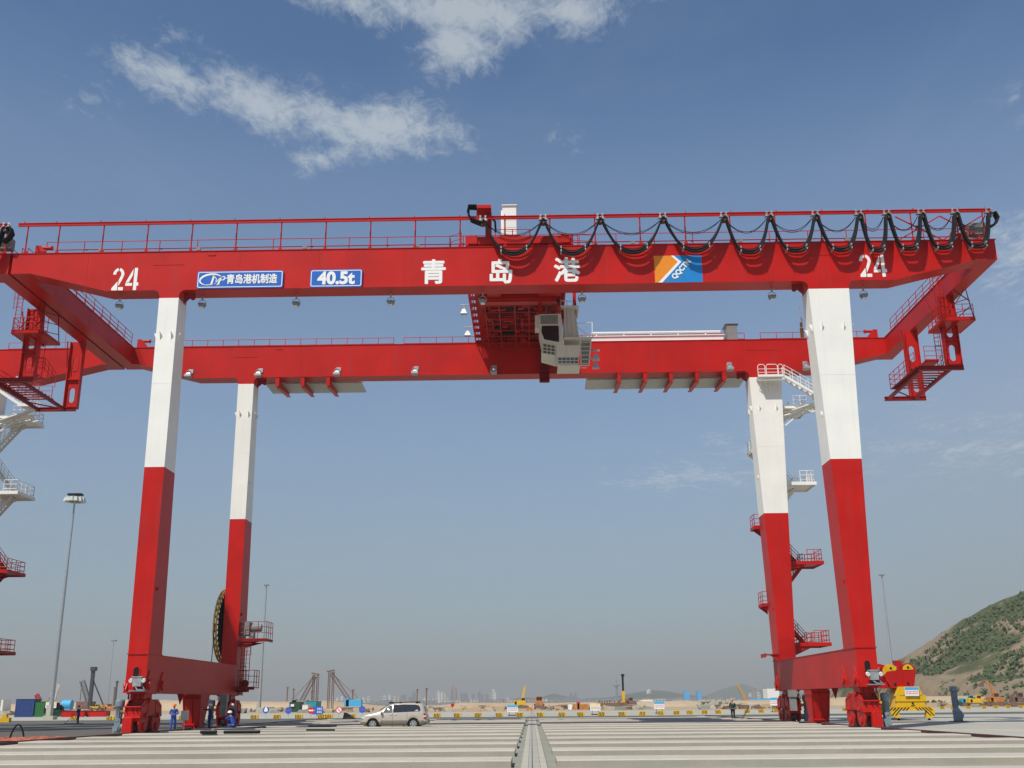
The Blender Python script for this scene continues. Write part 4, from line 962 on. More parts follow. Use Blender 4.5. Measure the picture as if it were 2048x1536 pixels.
# ================================================================ HOIST TROLLEY with operator's cab
tr = empty('hoist_trolley', (-.6, 76, 31.3), 'red hoist trolley riding on top of the numbered crane with a cream cab slung underneath', 'crane trolley')
b = MB(); TZ = 31.55
for x in (-3.6, 2.7): b.box(x - .3, x + .3, Y1 - .0, Y2 + 1.6, TZ, TZ + .62)
for y in (Y1 + .1, 71.5, 76.2, 80.8, Y2 + .9): b.box(-3.3, 2.4, y, y + .5, TZ + .02, TZ + .55)
for x in (-2., -.4, 1.2): b.box(x - .1, x + .1, Y1 + .6, Y2 + .9, TZ + .05, TZ + .4)
b.box(-4.1, 3.25, Y1 + .25, Y1 + .6, TZ - .05, TZ + .45); b.box(-4.1, -3.9, Y1 + .1, Y1 + .75, TZ - .1, TZ + .6); b.box(3.05, 3.25, Y1 + .1, Y1 + .75, TZ - .1, TZ + .6)
b.build('frame', RED, tr)
b = MB()
for x in (-3.2, 2.2):
    for y in (Y1 + .8, Y2 + .8): b.disc((x, y, ZT + .36), (0, 1, 0), .33, .14, 20)
b.build('wheel', STEEL, tr)
b = MB(); b.box(-3.3, 2.4, 71.9, 76.2, TZ - .06, TZ + .02); b.box(-3.3, -.6, 76.7, 80.8, TZ - .06, TZ + .02); b.box(.8, 2.4, 76.7, 80.8, TZ - .06, TZ + .02); b.box(-3.3, 2.4, 81.4, Y2 - .2, TZ - .06, TZ + .02)
b.box(-3.3, 2.4, 67, 86, TZ + .62, TZ + .66); b.build('deck', REDD, tr)
b = MB(); random.seed(3)
z = TZ - 1.0
for x in (-3.2, -2.1, -.9, .2, 1.5, 2.5): b.bar((x, 74.5, z), (x, 84.6, z), .07)
for y in (74.5, 75.9, 77.3, 78.6, 80., 81.4, 83., 84.6): b.bar((-3.4, y, z), (2.6, y, z), .07)
for x in (-2.7, -.35, .9): b.bar((x, 77.3, z), (x, 80., z), .06)
for (x, y) in ((-3.2, 74.5), (2.5, 74.5), (-3.2, 84.6), (2.5, 84.6), (-.9, 79), (1.5, 79)): b.bar((x, y, z), (x, y, TZ + .1), .08)
b.build('pipe_frame', RED, tr)
b = MB(); b.box(-3.5, 2.3, 73.3, 74.0, TZ - 1.15, TZ - .35); b.box(-3.3, 2.0, 73.1, 73.3, TZ - 1.0, TZ - .5); b.box(-2.9, -1.9, 71.6, 73.0, TZ - .9, TZ - .1); b.box(.9, 2.6, 69.5, 72.9, TZ - .9, TZ - .1); b.box(-1.5, .4, 70.2, 72.6, TZ - .7, TZ - .1)
b.build('cable_beam', RED, tr)
b = MB()
for (x, y, l) in ((-1.9, 73.0, 1.), (-.2, 73., 1.1), (-1.2, 78.6, 1.6), (.6, 82.3, 1.2)): b.disc((x, y, TZ + .7), (1, 0, 0), .45, l * 1.4, 18); b.disc((x - l * .75, y, TZ + .7), (1, 0, 0), .6, .06, 20); b.disc((x + l * .75, y, TZ + .7), (1, 0, 0), .6, .06, 20)
b.build('rope_drum', STEEL, tr)
for (x, y) in ((-3.1, 78.5), (-3.0, 81.8), (2.3, 82.6)):
    b = MB(); b.disc((x, y, TZ - .2), (1, 0, 0), .42, .22, 18); b.disc((x, y, TZ - .2), (1, 0, 0), .14, .4, 10); b.build('rope_sheave', ORANGE if y == 78.5 else RED, tr)
b = MB()
for (x, y, dx, dy, dz) in ((-2.4, 83.2, .9, .9, .7), (1.6, 78.2, .9, 1.3, .8), (-3.2, 70., .8, 1.1, .6), (1.1, 74.6, 1.2, .8, .7), (-.9, 69.2, 1.4, 1., .5)): b.box(x, x + dx, y, y + dy, TZ + .55, TZ + .6 + dz)
b.build('hoist_machinery', REDD, tr)
random.seed(17)
for q in range(3):
    b = MB()
    for k in range(26): x, y = random.uniform(-3.2, 2.2), random.uniform(70, 84.5); b.cbox((x, y, TZ - random.uniform(.1, .7)), (random.uniform(.2, 1.1), random.uniform(.15, .9), random.uniform(.1, .4)))
    for k in range(5): x = random.uniform(-3, 2); b.tube((x, 70, TZ - .3), (x, 85, TZ - .3), .05, 6); y = random.uniform(72, 84); b.tube((-3.3, y, TZ - .5), (2.4, y, TZ - .5), .05, 6)
    b.build(('underdeck_gear', 'cable_clamps', 'pipework')[q], (REDD, BLACK, RED)[q], tr)
# left side catwalk with grating, railing and lamps
b = MB()
for k in range(13): y = 67.5 + k * 1.45; b.box(-4.4, -3.85, y, y + .75, TZ - .12, TZ - .06)
for x in (-4.4, -4.1, -3.9): b.box(x - .03, x + .03, 67.4, 85.6, TZ - .22, TZ - .1)
b.build('catwalk', RED, tr)
railing('handrail', RED, tr, [(-4.4, 67.4, TZ - .1), (-4.4, 85.6, TZ - .1)], 1.3, 1.1, .028)
railing('handrail', RED, tr, [(-2.1, 66.8, TZ + .6), (.3, 66.8, TZ + .6), (.3, 69, TZ + .6)], 1.2, 1.1, .03)
railing('handrail', RED, tr, [(-4.4, Y1 + .6, TZ + .1), (-5.2, Y1 + .6, TZ - .15), (-5.2, 66.9, TZ - .15)], .8, 1., .024)
railing('handrail', RED, tr, [(1.9, Y1 + .9, TZ + .1), (4.6, Y1 + .9, TZ - .1)], .9, 1., .024)
p0, p1 = at(1005, 412, 69.6), at(1033, 470, 69.6)
b = MB(); b.box(p0.x, p1.x, 69.6, 70.7, p1.z, p0.z); b.box(p0.x - .05, p1.x + .05, 69.5, 70.8, p0.z, p0.z + .07); b.box(p0.x - .12, p0.x, 69.7, 70.6, p1.z, p0.z - .3)
for z in (p1.z + .3, p1.z + .62, p1.z + 1.2): b.box(p0.x + .04, p1.x - .04, 69.585, 69.6, z, z + .02)
b.build('electrical_cabinet', WHITE, tr)
b = MB(); b.box(p0.x - .2, p1.x + .2, 69.5, 70.8, TZ + .5, p1.z); b.box(p0.x - .1, p1.x + .1, 69.4, 69.5, p1.z - .3, p1.z - .1); b.build('cabinet_base', RED, tr)
# towing arm for the festoon
b = MB(); xa, xb = at(970, 450, YF).x, at(981, 450, YF).x
zt = at(975, 415, YF).z
b.box(xa, xb + .05, YF + .5, YF + .95, TZ + .4, zt - .1); b.box(at(955, 415, YF).x, xb + .05, YF - .4, YF + .95, zt - .22, zt + .02); b.box(at(953, 430, YF).x, at(957, 430, YF).x, YF - .1, YF + .1, zt - 1.1, zt - .2)
b.build('towing_arm', RED, tr)
b = MB(); xl, xr = at(935, 415, YF).x, at(966, 440, YF).x
for k in range(8):
    y = YF - .45 + k * .1
    b.path([(xl + .65, y, zt - .02), (xl + .1, y, zt), (xl + .02 + .03 * k * .3, y, zt - .5), (xl + .25, y, zt - .95), (xl + .62, y, zt - 1.12), (xr - .02, y, ZF - .62), (xr + .05, y, ZF - .45)], .05, 6)
b.build('cable_bundle', BLACK, tr)
b = MB(); b.path([(xb + .12, YF + .4, zt - .7), (xb + .3, YF + .4, zt - .85), (xb + .34, YF + .4, zt - 1.6), (xb + .3, YF + .5, TZ + .9)], .07, 6); b.build('cable_drop', BLACK, tr)
for (x, y, z, s) in ((-4.4, 75.5, TZ - .5, -1), (-4.4, 80.5, TZ - .5, -1), (4.75, 74.6, 26.9, 1), (4.6, 73.2, 25.8, 1)):
    b = MB(); b.bar((x, y, z), (x + s * .7, y, z), .12, .1); b.bar((x + s * .4, y, z), (x + s * .4, y, z - .35), .06)
    c = Vector((x + s * .42, y, z - .55)); b.cur = 1
    b.hexa([c + Vector(q) for q in ((-.26, -.22, -.2), (.26, -.22, -.2), (.26, .22, -.2), (-.26, .22, -.2), (-.1, -.12, .2), (.1, -.12, .2), (.1, .12, .2), (-.1, .12, .2))])
    b.build('floodlight', [GALV, GALV], tr)
# cab
YC = 73.2
def c(u, v, y=YC): return at(u, v, y)
def quadp(b, px, y0, y1):
    P = [c(u, v) for u, v in px]; b.xz([(p.x, p.z) for p in P], y0, y1)
cabm = MB()
quadp(cabm, [(1078, 628), (1122, 627), (1129, 690), (1112, 692), (1085, 686), (1078, 655)][::-1], YC, YC + 2.6)
quadp(cabm, [(1083, 686), (1112, 691), (1112, 713), (1083, 705)][::-1], YC + .05, YC + 2.4)
quadp(cabm, [(1112, 690), (1161, 690), (1159, 713), (1112, 713)][::-1], YC + .02, YC + 2.4)
cab = cabm.build('operator_cab', CREAM, tr, bev=.03)
b = MB(); quadp(b, [(1070, 629), (1078, 629), (1078, 655), (1070, 655)][::-1], YC + .15, YC + 1.2); b.build('air_conditioner', CREAM, cab)
b = MB(); quadp(b, [(1081, 631), (1116, 630), (1116, 648), (1081, 648)][::-1], YC - .02, YC - .005); b.build('sun_screen', GREY, cab)
b = MB(); quadp(b, [(1084, 652), (1117, 652), (1118, 684), (1089, 679), (1083, 664)][::-1], YC - .05, YC - .006); b.build('window_seal', BLACK, cab)
b = MB(); quadp(b, [(1086, 654), (1115, 654), (1116, 681), (1091, 677), (1085.5, 664)][::-1], YC - .06, YC - .051); b.build('window', GLASS, cab)
for (u0, v0, u1, v1, nx, nz, nm, m) in ((1086, 687, 1110, 709, 3, 3, 'floor_window', GLASS2), (1116, 714, 1157, 727, 5, 2, 'basket_window', GLASS2)):
    b = MB(); q = [(u0, v0 + (0 if nz == 2 else 0)), (u1, v0 + (4 if nz == 3 else 0)), (u1, v1 + (2 if nz == 3 else 0)), (u0, v1 - (2 if nz == 3 else 0))]
    P = [c(*t) for t in q]
    b.xz([(p.x, p.z) for p in P][::-1], YC - .0 if nz == 3 else YC + .1, YC + .04 if nz == 3 else YC + .14); o = b.build(nm, m, cab)
    b = MB(); yy = (YC - .03) if nz == 3 else YC + .06
    for i in range(nx + 1):
        t = i / nx; b.bar(Vector((P[0].x + (P[1].x - P[0].x) * t, yy, P[0].z + (P[1].z - P[0].z) * t)), Vector((P[3].x + (P[2].x - P[3].x) * t, yy, P[3].z + (P[2].z - P[3].z) * t)), .035, .05)
    for j in range(nz + 1):
        t = j / nz; b.bar(Vector((P[0].x + (P[3].x - P[0].x) * t, yy, P[0].z + (P[3].z - P[0].z) * t)), Vector((P[1].x + (P[2].x - P[1].x) * t, yy, P[1].z + (P[2].z - P[1].z) * t)), .035, .05)
    b.build('window_bars', CREAM, o)
# stair shaft and tapered shell beside the cab
b = MB(); P = [c(1128, 612), c(1150, 612), c(1159, 675), c(1129, 675)]
b.xz([(p.x, p.z) for p in P][::-1], YC + .3, YC + 2.2)
P = [c(1122, 610), c(1158, 610), c(1158, 614), (c(1122, 614))]; b.xz([(p.x, p.z) for p in P][::-1], YC + .1, YC + 2.4)
b.cur = 1
for u in (1133, 1141, 1150): p, q = c(u, 614), c(u + 4, 675); b.bar(Vector((p.x, YC + .24, p.z)), Vector((q.x, YC + .24, q.z)), .07, .05)
b.build('ladder_enclosure', [CREAM, EHOUSE], cab)
b = MB(); P0, P1 = c(1128, 674), c(1183, 672); b.box(P0.x, P1.x, YC - .1, YC + 2.5, P0.z - .16, P0.z - .04); P2 = c(1183, 728)
for t in range(7):
    z = P0.z - .3 - t * .33; b.box(c(1162, 700).x, c(1183, 700).x - t * .06, YC + .3, YC + .36, z - .05, z)
b.box(c(1161, 700).x, c(1161, 700).x + .07, YC + .25, YC + .36, P2.z, P0.z); b.bar((c(1183, 680).x, YC + .3, P0.z), (c(1178, 728).x, YC + .3, P2.z), .09); b.bar((c(1161, 728).x, YC + .3, P2.z), (c(1178, 728).x, YC + .3, P2.z), .07)
b.cur = 1; b.xz([(c(1163, 680).x, P0.z - .2), (c(1163, 727).x, P2.z + .05), (c(1177, 727).x, P2.z + .05), (c(1182, 680).x, P0.z - .2)], YC + .38, YC + .4)
b.build('gangway', [CREAM, GREY], cab)
b = MB(); P = [c(1115, 713), c(1160, 713), c(1157, 730), c(1115, 730)]; z = P[2].z
b.box(P[0].x, P[1].x, YC + .1, YC + 2., z - .03, z + .03); b.bar((P[0].x, YC + .1, z), (P[0].x, YC + .1, P[0].z), .06); b.build('basket', CREAM, cab)
for pts in ([(1122, 612), (1122, 598), (1146, 600), (1146, 612)], [(1155, 644), (1184, 642), (1186, 672), (1183, 674)], ):
    b = MB(); P = [c(*q) for q in pts]; b.path([(p.x, YC + .3, p.z) for p in P], .035, 6)
    b.path([(p.x, YC + .3, p.z) for p in (c(pts[0][0], (pts[0][1] + pts[1][1]) / 2 + 8), c(pts[2][0], (pts[2][1] + pts[3][1]) / 2 + 2))], .028, 6)
    m_ = c((pts[1][0] + pts[2][0]) / 2, pts[1][1]); n_ = c((pts[1][0] + pts[2][0]) / 2, pts[3][1]); b.tube((m_.x, YC + .3, m_.z), (n_.x, YC + .3, n_.z), .03, 5)
    b.build('handrail', WHITE, cab)
b = MB()
for x in (c(1080, 600).x, c(1125, 600).x, c(1150, 600).x): b.box(x - .12, x + .12, YC + .6, YC + .9, c(1100, 628).z - .1, TZ)
b.build('cab_hanger', RED, tr)
b = MB(); p, q = at(1080, 741, 84.6), at(1098, 763, 84.6)
for x in (p.x, q.x): b.box(x - .06, x + .06, 84.5, 84.9, q.z, TZ)
for z in (q.z, (p.z + q.z) / 2, p.z, p.z + 1.6): b.box(p.x, q.x, 84.5, 84.6, z - .04, z + .05)
b.box(p.x, q.x, 84.9, 84.95, q.z, TZ); o = b.build('guide_frame', REDD, tr)
b = MB(); r = at(1130, 742, 84.6); b.box(q.x, r.x + .5, 84.5, 84.6, r.z + .1, r.z + .2); b.box(q.x + 1.0, q.x + 1.06, 84.5, 84.6, r.z, r.z + .6); b.box(r.x + .1, r.x + .9, 84.5, 84.6, r.z + .25, r.z + .7); b.build('cable_guide', REDD, tr)

# ================================================================ MINIVAN (front to the left)
def minivan(loc):
    Lc = 4.86; car = empty('minivan', loc, 'champagne minivan with grey lower body parked side-on between the beams under the crane', 'car')
    ox, oy = loc[0], loc[1]; WB = ((.95), (3.88)); WR = .335
    # station: s, hood/roof z, belt z, half width at belt, roof half width
    top = [(0, .62), (.06, .82), (.18, .93), (.6, 1.03), (1.05, 1.13), (1.35, 1.24), (1.7, 1.47), (2.0, 1.64), (2.3, 1.74), (2.8, 1.79), (3.5, 1.80), (4.1, 1.78), (4.45, 1.73), (4.62, 1.58), (4.74, 1.2), (4.83, .95), (4.86, .70)]
    def interp(T, s):
        for (a, va), (c_, vc) in zip(T, T[1:]):
            if s <= c_: return va + (vc - va) * (s - a) / (c_ - a)
        return T[-1][1]
    belt = [(0, .60), (.1, .70), (.5, .90), (1.35, 1.06), (2.2, 1.09), (4.4, 1.14), (4.75, 1.1), (4.86, .69)]
    wid = [(0, .55), (.08, .72), (.3, .86), (.8, .93), (4.2, .93), (4.6, .89), (4.8, .80), (4.86, .70)]
    ss = sorted(set([round(i * .09, 3) for i in range(54)] + [4.83, 4.86]))
    def zbot(s):
        z = .24 if .2 < s < 4.6 else .30
        for w in WB:
            d = abs(s - w)
            if d < .44: z = max(z, .30 + sqrt(.44 ** 2 - d * d))
        return z
    rings = []
    for s in ss:
        w = interp(wid, s); zt = interp(top, s); zb = min(interp(belt, s), zt - .005); z0 = zbot(s); zmid = max(.50, z0 + .02)
        wr = w * .80 if zt > 1.3 else w * (.97 - .17 * max(0, (zt - 1.0)) / .3 if zt > 1.0 else .97)
        ch = .04
        pr = [(w * .90, z0), (w * .985, z0 + .02 if z0 > .4 else z0 + .06), (w, max(zmid, z0 + .03)), (w * 1.0, max((zmid + zb) / 2, z0 + .04)), (w * .985, max(zb, z0 + .05)),
              (wr + (w - wr) * .12, max(zt - .10, zb + .001) if zt > 1.3 else max(zt - .03, zb + .001)), (wr * .9, zt - .02), (wr * .55, zt), (0, zt + .006)]
        rings.append([(ox + s, oy - a, z) for a, z in pr] + [(ox + s, oy + a, z) for a, z in reversed(pr[:-1])])
    n = len(rings[0]); vs = [p for r in rings for p in r]
    b = MB(); b.smooth = True
    low = [k for k in (0, 1, n - 3, n - 2)]
    for i in range(len(rings) - 1):
        for k in range(n - 1):
            b.cur = 1 if (k in (0, 1) or k in (n - 3, n - 2)) else 0
            if i == 0 and k == 0 and not b.v: b.v = [Vector(p) for p in vs]
            b.f.append([i * n + k, i * n + k + 1, (i + 1) * n + k + 1, (i + 1) * n + k]); b.mi.append(b.cur); b.sm.append(True)
    b.f.append(list(range(n))); b.mi.append(1); b.sm.append(False); b.f.append([(len(rings) - 1) * n + k for k in range(n)]); b.mi.append(0); b.sm.append(False)
    for i in range(len(rings) - 1): b.f.append([i * n, (i + 1) * n, (i + 1) * n + n - 1, i * n + n - 1]); b.mi.append(1); b.sm.append(False)
    body = b.build('body', [CARP, CARG], car)
    # wheel wells
    b = MB()
    for w in WB: b.disc((ox + w, oy, .36), (0, 1, 0), .43, 1.66, 28)
    b.box(ox + .3, ox + 4.5, oy - .8, oy + .8, .22, .6); b.build('underbody', BLACK, car)
    for w in WB:
        for sd in (-1, 1):
            y = oy + sd * .80; b = MB(); b.disc((ox + w, y, WR), (0, 1, 0), WR, .22, 32); wh = b.build('wheel', TYRE, car, bev=.02)
            b = MB(); yo = y + sd * .115
            b.disc((ox + w, yo, WR), (0, 1, 0), .235, .02, 28)
            rim = b.build('rim', ALLOY, wh)
            b = MB()
            for k in range(6):
                a = 2 * pi * (k + .5) / 6
                P = [(ox + w + r * cos(a + d), WR + r * sin(a + d)) for r, d in ((.10, -.10), (.10, .10), (.195, .26), (.195, -.26))]
                b.xz(P, yo + sd * .011 - .003, yo + sd * .011 + .003)
            b.build('rim_opening', DARK, wh)
    def side(pts, m, nm, sd, inset=.004, par=body):
        # project onto the body side: width at height
        b = MB(); vs = []
        for s, z in pts:
            w = interp(wid, s); zt = interp(top, s); zb = interp(belt, s)
            wr = w * .80; zr = zt - .10; a = w * .985; bb = wr + (w - wr) * .12
            t = max(0, min(1, (z - zb) / max(.01, zr - zb))); vs.append((ox + s, oy + sd * (a + (bb - a) * t + inset), z))
        b.add(vs, [tuple(range(len(vs)))]); b.smooth = False; return b.build(nm, m, par)
    for sd in (-1, 1):
        side([(1.62, 1.10), (2.32, 1.13), (2.34, 1.62), (2.12, 1.60), (1.9, 1.47)], GLASS2, 'window', sd, .012)
        side([(2.40, 1.13), (3.3, 1.16), (4.30, 1.19), (4.38, 1.26), (4.33, 1.50), (4.22, 1.62), (4.0, 1.67), (3.2, 1.69), (2.42, 1.66)], GLASS, 'window', sd, .012)
        b = MB()
        for s0 in (1.62, 2.37, 3.42):
            b.box(ox + s0 - .006, ox + s0 + .006, oy + sd * .934 - .003, oy + sd * .934 + .003, .36, 1.08)
        b.build('door_seam', DARK, body)
        b = MB(); b.box(ox + 1.5, ox + 3.4, oy + sd * .925 - .02, oy + sd * .925 + .02, .52, .60); b.box(ox + 4.2, ox + 4.6, oy + sd * .90 - .02, oy + sd * .90 + .02, .52, .58); b.build('rub_strip', CARG, body, bev=.01)
        for s0 in (2.15, 2.5): b = MB(); b.box(ox + s0, ox + s0 + .17, oy + sd * .94 - .025, oy + sd * .94 + .025, .96, 1.0); b.build('door_handle', ALLOY, body, bev=.01)
        b = MB(); b.hexa([(ox + 1.5, oy + sd * .93 - .0, 1.02), (ox + 1.66, oy + sd * .93, 1.02), (ox + 1.66, oy + sd * 1.12, 1.04), (ox + 1.5, oy + sd * 1.12, 1.04), (ox + 1.52, oy + sd * .93, 1.2), (ox + 1.64, oy + sd * .93, 1.2), (ox + 1.64, oy + sd * 1.12, 1.2), (ox + 1.52, oy + sd * 1.12, 1.2)]); b.build('mirror', CARG, body, bev=.02)
        b = MB(); b.xz([(ox + .10, .70), (ox + .38, .74), (ox + .36, .86), (ox + .16, .80)], oy + sd * .70 - .14, oy + sd * .70 + .175); b.build('headlight', LAMPG, body, bev=.02)
        b = MB(); b.xz([(ox + 4.58, .68), (ox + 4.79, .68), (ox + 4.76, 1.06), (ox + 4.56, 1.06)], oy + sd * .78 - .1, oy + sd * .78 + .10); tl = b.build('tail_light', TAILR, body, bev=.02)
        b = MB(); b.xz([(ox + 4.57, .82), (ox + 4.785, .82), (ox + 4.78, .90), (ox + 4.565, .90)], oy + sd * .78 - .11, oy + sd * .78 + .105); b.build('reversing_light', LAMPG, tl)
        b = MB(); b.bar((ox + 2.1, oy + sd * .66, 1.82), (ox + 4.2, oy + sd * .66, 1.85), .04, .05)
        for s0 in (2.15, 2.9, 4.1): b.box(ox + s0 - .08, ox + s0 + .08, oy + sd * .66 - .03, oy + sd * .66 + .03, 1.74, 1.86)
        b.build('roof_rail', BLACK, body)
    b = MB(); b.add([(ox + 1.36, oy - .78, 1.25), (ox + 2.02, oy - .66, 1.65), (ox + 2.02, oy + .66, 1.65), (ox + 1.36, oy + .78, 1.25)], [(0, 1, 2, 3)]); 
    for i in range(4): b.v[i] += Vector((-.02, 0, .012))
    b.build('windscreen', GLASS, body)
    b = MB(); b.add([(ox + 4.63, oy - .62, 1.56), (ox + 4.75, oy - .70, 1.16), (ox + 4.75, oy + .70, 1.16), (ox + 4.63, oy + .62, 1.56)], [(0, 1, 2, 3)])
    for i in range(4): b.v[i] += Vector((.02, 0, .008))
    b.build('rear_window', GLASS, body)
    b = MB(); b.box(ox + .01, ox + .3, oy - .66, oy + .66, .34, .52); b.build('front_bumper', CARG, body, bev=.05)
    b = MB(); b.box(ox + 4.62, ox + 4.93, oy - .80, oy + .80, .38, .62); b.build('rear_bumper', CARG, body, bev=.05)
    return car
yc = 77.2; van = minivan((xat(718.5, yc - .9), yc, 0.0)); van.scale = (.965, .965, .965)

# ================================================================ PEOPLE
def skin_obj(name, verts, edges, radii, m, parent, sub=1):
    me = bpy.data.meshes.new(name); me.from_pydata(verts, edges, []); me.materials.append(m)
    o = bpy.data.objects.new(name, me); COL.objects.link(o)
    md = o.modifiers.new('skin', 'SKIN'); md.use_smooth_shade = True
    if not me.skin_vertices: me.skin_vertices  # layer is created by the modifier data
    bm = bmesh.new(); bm.from_mesh(me)
    lay = bm.verts.layers.skin.verify()
    for v, r in zip(bm.verts, radii):
        v[lay].radius = (r, r) if isinstance(r, (int, float)) else r
    bm.verts.ensure_lookup_table(); bm.verts[0][lay].use_root = True; bm.to_mesh(me); bm.free()
    if sub: s = o.modifiers.new('subdivision', 'SUBSURF'); s.levels = sub; s.render_levels = sub
    bpy.context.view_layer.update(); dg = bpy.context.evaluated_depsgraph_get()
    nm = bpy.data.meshes.new_from_object(o.evaluated_get(dg)); o.modifiers.clear(); o.data = nm; nm.name = name
    nm.materials.clear(); nm.materials.append(m)
    for p in nm.polygons: p.use_smooth = True
    if parent: o.parent = parent
    ORG[o.name] = Vector((0, 0, 0)); return o
def lerp(a, c_, t): return tuple(x + (y - x) * t for x, y in zip(a, c_))
def person(loc, rz, label, J, suit, helm, trous=None, sc=1.):
    """J: joints in metres, local: x right, y forward (the way the person faces), z up"""
    root = empty('person', loc, label, 'person'); root.rotation_euler.z = rz; root.scale = (sc, sc, sc)
    V, E, R = [], [], []
    def chain(pts, rs, start=None):
        idx = start
        for p, r in zip(pts, rs):
            V.append(p); R.append(r)
            if idx is not None: E.append((idx, len(V) - 1))
            idx = len(V) - 1
        return idx
    pel = chain([J['pel']], [.10]); ch_ = chain([lerp(J['pel'], J['chest'], .5), J['chest']], [.10, .11], pel); nk = chain([J['neck'], lerp(J['neck'], J['head'], .45)], [.06, .052], ch_)
    chain([lerp(J['neck'], J['head'], .8), J['head'], J['crown']], [.075, .092, .07], nk)
    for s in ('l', 'r'):
        e = chain([J['sh' + s], J['el' + s], J['wr' + s]], [.055, .042, .028], ch_)
        w, h = Vector(J['wr' + s]), Vector(J['ha' + s]); d = (h - w).normalized(); side = d.cross(Vector((0, .3, 1))).normalized()
        pal = chain([tuple(w + d * .06)], [(.036)], e)
        for k in range(4):
            b0 = w + d * .095 + side * (.014 * (k - 1.5) * 1.5); dd = (d + Vector((0, 0, -.25))).normalized()
            ln = (.07, .08, .075, .06)[k]; chain([tuple(b0), tuple(b0 + d * ln * .5), tuple(b0 + d * ln * .5 + dd * ln * .5)], [.0095, .009, .0075], pal)
        tb = w + d * .05 + side * -.035; chain([tuple(tb), tuple(tb + (d - side * .6).normalized() * .05)], [.011, .009], pal)
        chain([J['hp' + s], J['kn' + s], J['an' + s]], [.085, .055, .04], pel)
    body = skin_obj('body', V, E, R, SKIN, root, 1)
    # clothes: jacket and trousers as one overall, a little thicker, ending at neck, wrists and ankles
    def suitmesh(nm, m, upper=True, lower=True):
        V.clear(); E.clear(); R.clear()
        p = chain([J['pel']], [(.17, .125)])
        if upper:
            c1 = chain([lerp(J['pel'], J['chest'], .5), J['chest'], lerp(J['chest'], J['neck'], .7)], [(.165, .12), (.185, .13), (.10, .09)], p)
            for s in ('l', 'r'): chain([J['sh' + s], lerp(J['sh' + s], J['el' + s], .5), J['el' + s], lerp(J['el' + s], J['wr' + s], .9)], [.075, .065, .058, .045], c1 - 1)
        if lower:
            for s in ('l', 'r'): chain([J['hp' + s], lerp(J['hp' + s], J['kn' + s], .5), J['kn' + s], lerp(J['kn' + s], J['an' + s], .95)], [.105, .092, .078, .065], p)
        return skin_obj(nm, V, E, R, m, root, 1)
    if trous: suitmesh('jacket', suit, True, False); suitmesh('trousers', trous, False, True)
    else: suitmesh('coverall', suit)
    b = MB(); b.smooth = True
    h = Vector(J['head']) + Vector((0, .0, .045)); n = 14
    prof = [(.155, -.01), (.135, .0), (.13, .05), (.10, .10), (.05, .125), (.005, .13)]
    vs = [(h.x + r * cos(2 * pi * k / n), h.y + .02 + r * 1.12 * sin(2 * pi * k / n), h.z + z) for r, z in prof for k in range(n)]
    b.add(vs, [(i * n + k, i * n + (k + 1) % n, (i + 1) * n + (k + 1) % n, (i + 1) * n + k) for i in range(len(prof) - 1) for k in range(n)] + [tuple(range(n))])
    ORG_l = ORG.get(root.name); ORG[root.name] = Vector((0, 0, 0))
    if helm: b.build('helmet' if helm is not TROUS else 'cap', helm, root)
    b = MB(); hd = Vector(J['head'])
    for s in (-1, 1):
        b.cbox(hd + Vector((s * .034, .088, .015)), (.024, .012, .012)); 
    b.cbox(hd + Vector((0, .088, -.062)), (.045, .01, .01)); b.build('face_features', BOOT, root)
    b = MB(); b.hexa([tuple(hd + Vector(q)) for q in ((-.016, .085, -.03), (.016, .085, -.03), (.016, .115, -.03), (-.016, .115, -.03), (-.008, .085, .02), (.008, .085, .02), (.008, .095, .02), (-.008, .095, .02))]); b.build('nose', SKIN, root)
    for s in ('l', 'r'):
        a = Vector(J['an' + s]); b = MB(); z = a.z - .09
        b.hexa([(a.x - .05, a.y - .08, z), (a.x + .05, a.y - .08, z), (a.x + .05, a.y + .2, z), (a.x - .05, a.y + .2, z), (a.x - .045, a.y - .07, z + .13), (a.x + .045, a.y - .07, z + .13), (a.x + .045, a.y + .1, z + .12), (a.x - .045, a.y + .1, z + .12)]); b.build('boot', BOOT, root, bev=.02)
    ORG[root.name] = ORG_l
    return root
def stand(arms='hold', stride=.0):
    J = dict(pel=(0, 0, .93), chest=(0, .01, 1.28), neck=(0, 0, 1.48), head=(0, .03, 1.62), crown=(0, .02, 1.70))
    for s, k in (('l', -1), ('r', 1)):
        J['sh' + s] = (k * .19, 0, 1.42); J['hp' + s] = (k * .1, 0, .88); st = stride * k
        J['kn' + s] = (k * .12, st * .5 + .03, .49); J['an' + s] = (k * .13, st - .02, .09)
        if arms == 'hold': J['el' + s] = (k * .27, .04, 1.15); J['wr' + s] = (k * .09, .27, 1.10); J['ha' + s] = (k * -.02, .34, 1.12)
        elif arms == 'down': J['el' + s] = (k * .27, -.02, 1.14); J['wr' + s] = (k * .27, .06, .90); J['ha' + s] = (k * .26, .1, .80)
        else: J['el' + s] = (k * .22, .24, 1.36); J['wr' + s] = (k * .15, .50, 1.42); J['ha' + s] = (k * .15, .6, 1.45)
    return J
p = gd(345, 1462.5); person((p.x, p.y, 0), pi * 1.08, 'worker in blue coverall and orange helmet walking with both hands before his chest', stand('hold', .2), COVER, HELO)
y = 75.2; person((xat(418, y), y, 0), pi * .5, 'worker in dark blue coverall and white helmet standing sideways and reaching to the red pedestal', stand('reach', .06), COVERD, HELW)
y = 80.; person((xat(462, y), y, 0), pi * .9, 'worker in dark blue coverall standing in the shade behind the crouching worker', stand('hold', .0), COVERD, HELW)
J = dict(pel=(0, -.12, .30), chest=(0, .12, .66), neck=(0, .22, .86), head=(0, .28, 1.0), crown=(0, .28, 1.08))
